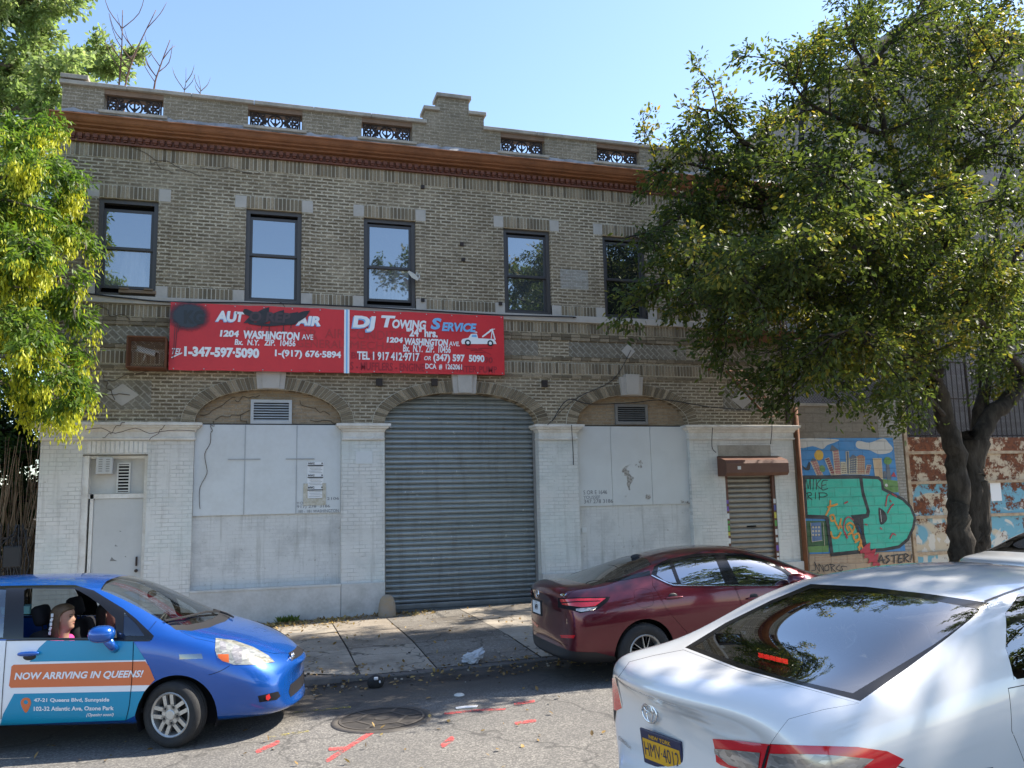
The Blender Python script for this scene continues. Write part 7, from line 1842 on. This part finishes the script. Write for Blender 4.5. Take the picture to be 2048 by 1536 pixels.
def person(label, car, head_px, ylocal, skin, hairc, topc, lean=0.0, clip=False):
    d = car.dir(*head_px); hc = car.cam+d*((ylocal-car.cam.y)/d.y)       # middle of the face
    base = Vector((hc.x, hc.y, hc.z-.11)); wb_ = car.mat @ base
    root = thing('person', label, 'person', tuple(wb_), (0, 0, car.root.rotation_euler.z))
    ms = plain('skin_%d' % len(bpy.data.materials), skin, .55); mh = grime('hair_%d' % len(bpy.data.materials), hairc, .6, .7, 30, tuple(x*.35 for x in hairc), .4, 120); mt_ = plain('top_%d' % len(bpy.data.materials), topc, .8)
    P_ = [(-.03, 0, -.62), (-.05, 0, -.42), (-.05, 0, -.15), (-.035, 0, -.08), (-.02, 0, -.05),
          (-.04, .165, -.125), (.02, .21, -.42), (.26, .17, -.47), (-.04, -.165, -.125), (.02, -.21, -.42), (.26, -.17, -.47), (.38, .10, -.58), (.42, .11, -.70), (.38, -.10, -.58), (.42, -.11, -.70)]
    E_ = [(0, 1), (1, 2), (2, 3), (3, 4), (2, 5), (5, 6), (6, 7), (2, 8), (8, 9), (9, 10), (0, 11), (11, 12), (0, 13), (13, 14)]
    R_ = [.11, .12, .12, .055, .05, .055, .045, .033, .055, .045, .033, .065, .04, .065, .04]
    me = skin_chain(P_, E_, R_)
    mb = MB(); loft(mb, HEAD, nose=nosef)
    for s_ in (-1, 1): # ears and eye balls belong to the body mesh
        bm = bmesh.new(); bmesh.ops.create_icosphere(bm, subdivisions=2, radius=1); mb.bm(bm, 0, Matrix.Translation((-.012, s_*.076, .10)) @ Matrix.Diagonal((.018, .010, .03, 1)))
    mb.add([v.co for v in me.vertices], [tuple(p.vertices) for p in me.polygons])
    mb.build('body', ms, root, True)
    mb = MB()
    for s_ in (-1, 1):
        bm = bmesh.new(); bmesh.ops.create_icosphere(bm, subdivisions=2, radius=1); mb.bm(bm, 0, Matrix.Translation((.069, s_*.034, .120)) @ Matrix.Diagonal((.012, .015, .007, 1)))
        mb.tube([(.083, s_*.014, .137), (.080, s_*.034, .142), (.066, s_*.052, .137)], .0035, 5)
    mb.build('eye', plain('dark_eye_%d' % len(bpy.data.materials), (.02, .014, .012), .3), root, True)
    mb = MB(); mb.tube([(.076, -.026, .054), (.089, -.010, .056), (.092, 0, .055), (.089, .010, .056), (.076, .026, .054)], [.003, .006, .006, .006, .003], 6); mb.build('mouth', plain('lips_%d' % len(bpy.data.materials), (.30, .10, .085), .5), root, True)
    mb = MB(); loft(mb, [(-.20, -.06, -.105, .05), (-.13, -.055, -.125, .072), (-.05, -.042, -.130, .083), (.03, -.036, -.134, .086), (.09, -.03, -.135, .088), (.13, -.012, -.134, .090), (.16, .03, -.132, .091), (.185, .078, -.125, .088), (.205, .078, -.112, .080), (.225, .058, -.09, .066), (.240, .03, -.055, .042), (.247, .0, -.012, .010)], 26)
    mb.build('hair', mh, root, True)
    P2 = P_[:3]+[P_[5], (.0, .20, -.36), P_[8], (.0, -.20, -.36)]; E2 = [(0, 1), (1, 2), (2, 3), (3, 4), (2, 5), (5, 6)]
    m2 = skin_chain(P2, E2, [.145, .135, .125, .075, .065, .075, .065]); m2.materials.append(mt_); m2.polygons.foreach_set('use_smooth', [True]*len(m2.polygons)); obj('top', m2, root)
    if clip:
        mb = MB()
        for q in range(5): mb.bbox(-.012, .012, -.006, .006, -.018, .018, .005, 0, Matrix.Translation((-.075-.004*q, -.096, .145-.042*q)) @ Matrix.Rotation(rad(20*(q % 2)), 4, 'Y'))
        mb.build('hair_clip', M['wpaint'], root)
    return root
person('woman with fair streaked hair and pink top at the open window of the blue car', fit, (412, 432), -.40, (.40, .21, .145), (.12, .075, .042), (.60, .045, .24), clip=True)
person('dark haired driver in shadow at the wheel of the blue car', fit, (700, 408), .30, (.20, .085, .065), (.012, .01, .009), (.02, .02, .022))
# ------------------------------------------------------------------ litter
bag = thing('plastic_bag', 'crumpled white plastic bag lying on the pavement near the kerb', 'bag', tuple(G(947, 1322, .05)))
bm = bmesh.new(); bmesh.ops.create_icosphere(bm, subdivisions=4, radius=1); rb = random.Random(4)
from mathutils import noise as mnoise
for v in bm.verts:
    q = mnoise.noise(v.co*2.2+Vector((3, 1, 2)))*.45+abs(mnoise.noise(v.co*5))*.35
    v.co = v.co*(1+q); v.co = Vector((v.co.x*.135, v.co.y*.09, max(-.02, v.co.z*.075+.03+.07*max(0, v.co.x))))
mb = MB(); mb.bm(bm); mb.build('film', grime('crumpled_white_plastic', (.52, .53, .54), .4, .7, 9, (.26, .26, .26), .3, 40), bag, False)
cp = G(751, 1366, .05)
bt = thing('black_bag', 'small black tied rubbish bag with white specks in the gutter', 'bag', (float(cp[0]), float(cp[1]), gz(cp[0])))
blobmesh('bag', M['rubber'], bt, (0, 0, .06), (.10, .08, .085), 3)
mb = MB(); mb.bbox(-.03, .02, -.095, -.07, .10, .135, .01); mb.bbox(.03, .05, -.09, -.07, .06, .09, .008); mb.build('scrap', M['paper'], bt)
cup = None
pc_ = G(933, 1415, .003)
mb = MB(); mb.prism([(-.12, -.03), (.10, -.04), (.13, .02), (-.02, .05), (-.11, .03)], (), 0, .006, 0, lambda a, b, y: (a, b, y)); o = mb.build('paper_scrap', M['paper']); o.location = (float(pc_[0]), float(pc_[1]), rz(pc_[0], pc_[1])+.004); tag(o, 'torn white paper scrap on the road right of the manhole', 'paper')
lt = thing('cup_lid', 'round clear plastic lid lying on the road beyond the red spray lines', 'lid', tuple(G(933, 1414, .006)+np.array([.05, .55, 0])))
mb = MB(); mb.lathe([(.06, 0), (.055, .012), (.04, .012), (.038, .02), (0, .02)], n=16); mb.build('lid', M['white_metal'], lt, True)
# fallen leaves and grit: too many to count
g = np.random.default_rng(3); C_, D_ = [], []
def scatter(n, fx, fy, hf):
    for _ in range(n):
        x, y = fx(), fy(); C_.append((x, y, hf(x, y)+.012)); D_.append((g.normal(), g.normal(), .05))
scatter(420, lambda: g.uniform(-2, 9), lambda: CURB+abs(g.normal(0, .35))+.05, sz); scatter(420, lambda: g.uniform(-2, 9), lambda: CURB-abs(g.normal(0, .3))-.02, rz)
scatter(700, lambda: g.uniform(-.6, 3.2), lambda: -.1-abs(g.normal(0, .22)), sz); scatter(800, lambda: g.uniform(-6, 14), lambda: g.uniform(-5, -.2), sz); scatter(900, lambda: g.uniform(-1.2, 1.6), lambda: -.05-abs(g.normal(0, .5)), sz); scatter(260, lambda: g.uniform(-5, 9), lambda: g.uniform(-11, -5.4), rz)
M['litter_leaf'] = leafmat('fallen_leaf', ((0.0, (.10, .06, .025)), (.6, (.24, .15, .05)), (1.0, (.42, .33, .12))), .1)
fl_ = leaves('fallen_leaves', np.array(C_), np.array(D_)*1.0, .06, None, M['litter_leaf'], g, .55, -.02, 1.6)
struct(tag(fl_, 'dry fallen leaves and grit along the kerb and the wall', 'leaves'), 'stuff')
pb = MB(); 
for k in range(150):
    x = g.uniform(-1, 7); y = CURB+g.normal(0, .35); z = (sz(x, y) if y > CURB else rz(x, y)); s_ = g.uniform(.005, .016)
    pb.box(x-s_, x+s_, y-s_, y+s_, z, z+s_*1.2, int(g.integers(0, 2)))
struct(tag(pb.build('grit', [M['coping'], M['dirt']]), 'small stones and scraps in the gutter', 'grit'), 'stuff')
# weed by the plinth
C_, D_ = [], []
for _ in range(140):
    a = g.uniform(0, 6.28); C_.append((.52+float(np.clip(g.normal(0, .09), -.17, .17)), -.16+g.normal(0, .03), gz(.5)+.11+abs(g.normal(0, .03)))); D_.append((math.cos(a), math.sin(a), 1.1))
wd_ = leaves('weed', np.array(C_), np.array(D_), .085, None, leafmat('weed_leaf', ((0.0, (.05, .09, .02)), (1.0, (.14, .19, .04))), .3), g, .4, -.2, .4)
tag(wd_, 'small green weed growing at the foot of the painted plinth', 'weed')
# ------------------------------------------------------------------ every separate piece of a part is a part of its own
def split_pieces(skip):
    for o in list(COL.objects):
        if o.type != 'MESH' or o.parent is None or o.children or o.data.users > 1 or o.name.split('.')[0] in skip or o.data.has_custom_normals: continue
        me = o.data; nv = len(me.vertices)
        if nv > 60000: continue
        co = np.empty(nv*3, np.float32); me.vertices.foreach_get('co', co); co = co.reshape(-1, 3)
        par = list(range(nv))
        def fd(a):
            while par[a] != a: par[a] = par[par[a]]; a = par[a]
            return a
        for e in me.edges:
            a, b = fd(e.vertices[0]), fd(e.vertices[1])
            if a != b: par[a] = b
        roots, isl = np.unique([fd(i) for i in range(nv)], return_inverse=True); k = len(roots)
        if k < 2 or k > 2500: continue
        lo = np.full((k, 3), np.inf); hi = -lo; np.minimum.at(lo, isl, co); np.maximum.at(hi, isl, co)
        sz_ = (hi-lo).max(1); gap = np.maximum(0, np.maximum(lo[:, None]-hi[None], lo[None]-hi[:, None])); near = np.sqrt((gap**2).sum(2)) <= np.maximum(.02, .5*np.maximum(sz_[:, None], sz_[None]))
        par = list(range(k))
        for a, b in zip(*np.nonzero(np.triu(near, 1))):
            a, b = fd(int(a)), fd(int(b))
            if a != b: par[a] = b
        pr, pc = np.unique([fd(i) for i in range(k)], return_inverse=True)
        if len(pr) < 2 or len(pr) > 90: continue
        pv = pc[isl]; groups = [[] for _ in pr]
        for p in me.polygons: groups[pv[p.vertices[0]]].append(p)
        nm = o.name.split('.')[0]; mats = list(me.materials)
        for gi, ps in enumerate(groups):
            if not ps: continue
            idx = {}; F_ = []
            for p in ps: F_.append([idx.setdefault(v, len(idx)) for v in p.vertices])
            m2 = mdata(nm, [co[v] for v in idx], F_, mats, [p.material_index for p in ps]); m2.polygons.foreach_set('use_smooth', [p.use_smooth for p in ps])
            q = o.copy(); q.data = m2; q.name = nm; link(q)
        bpy.data.objects.remove(o)
split_pieces({'crown', 'branches', 'trunk', 'wire_mesh', 'seed_clusters', 'body', 'hair'})
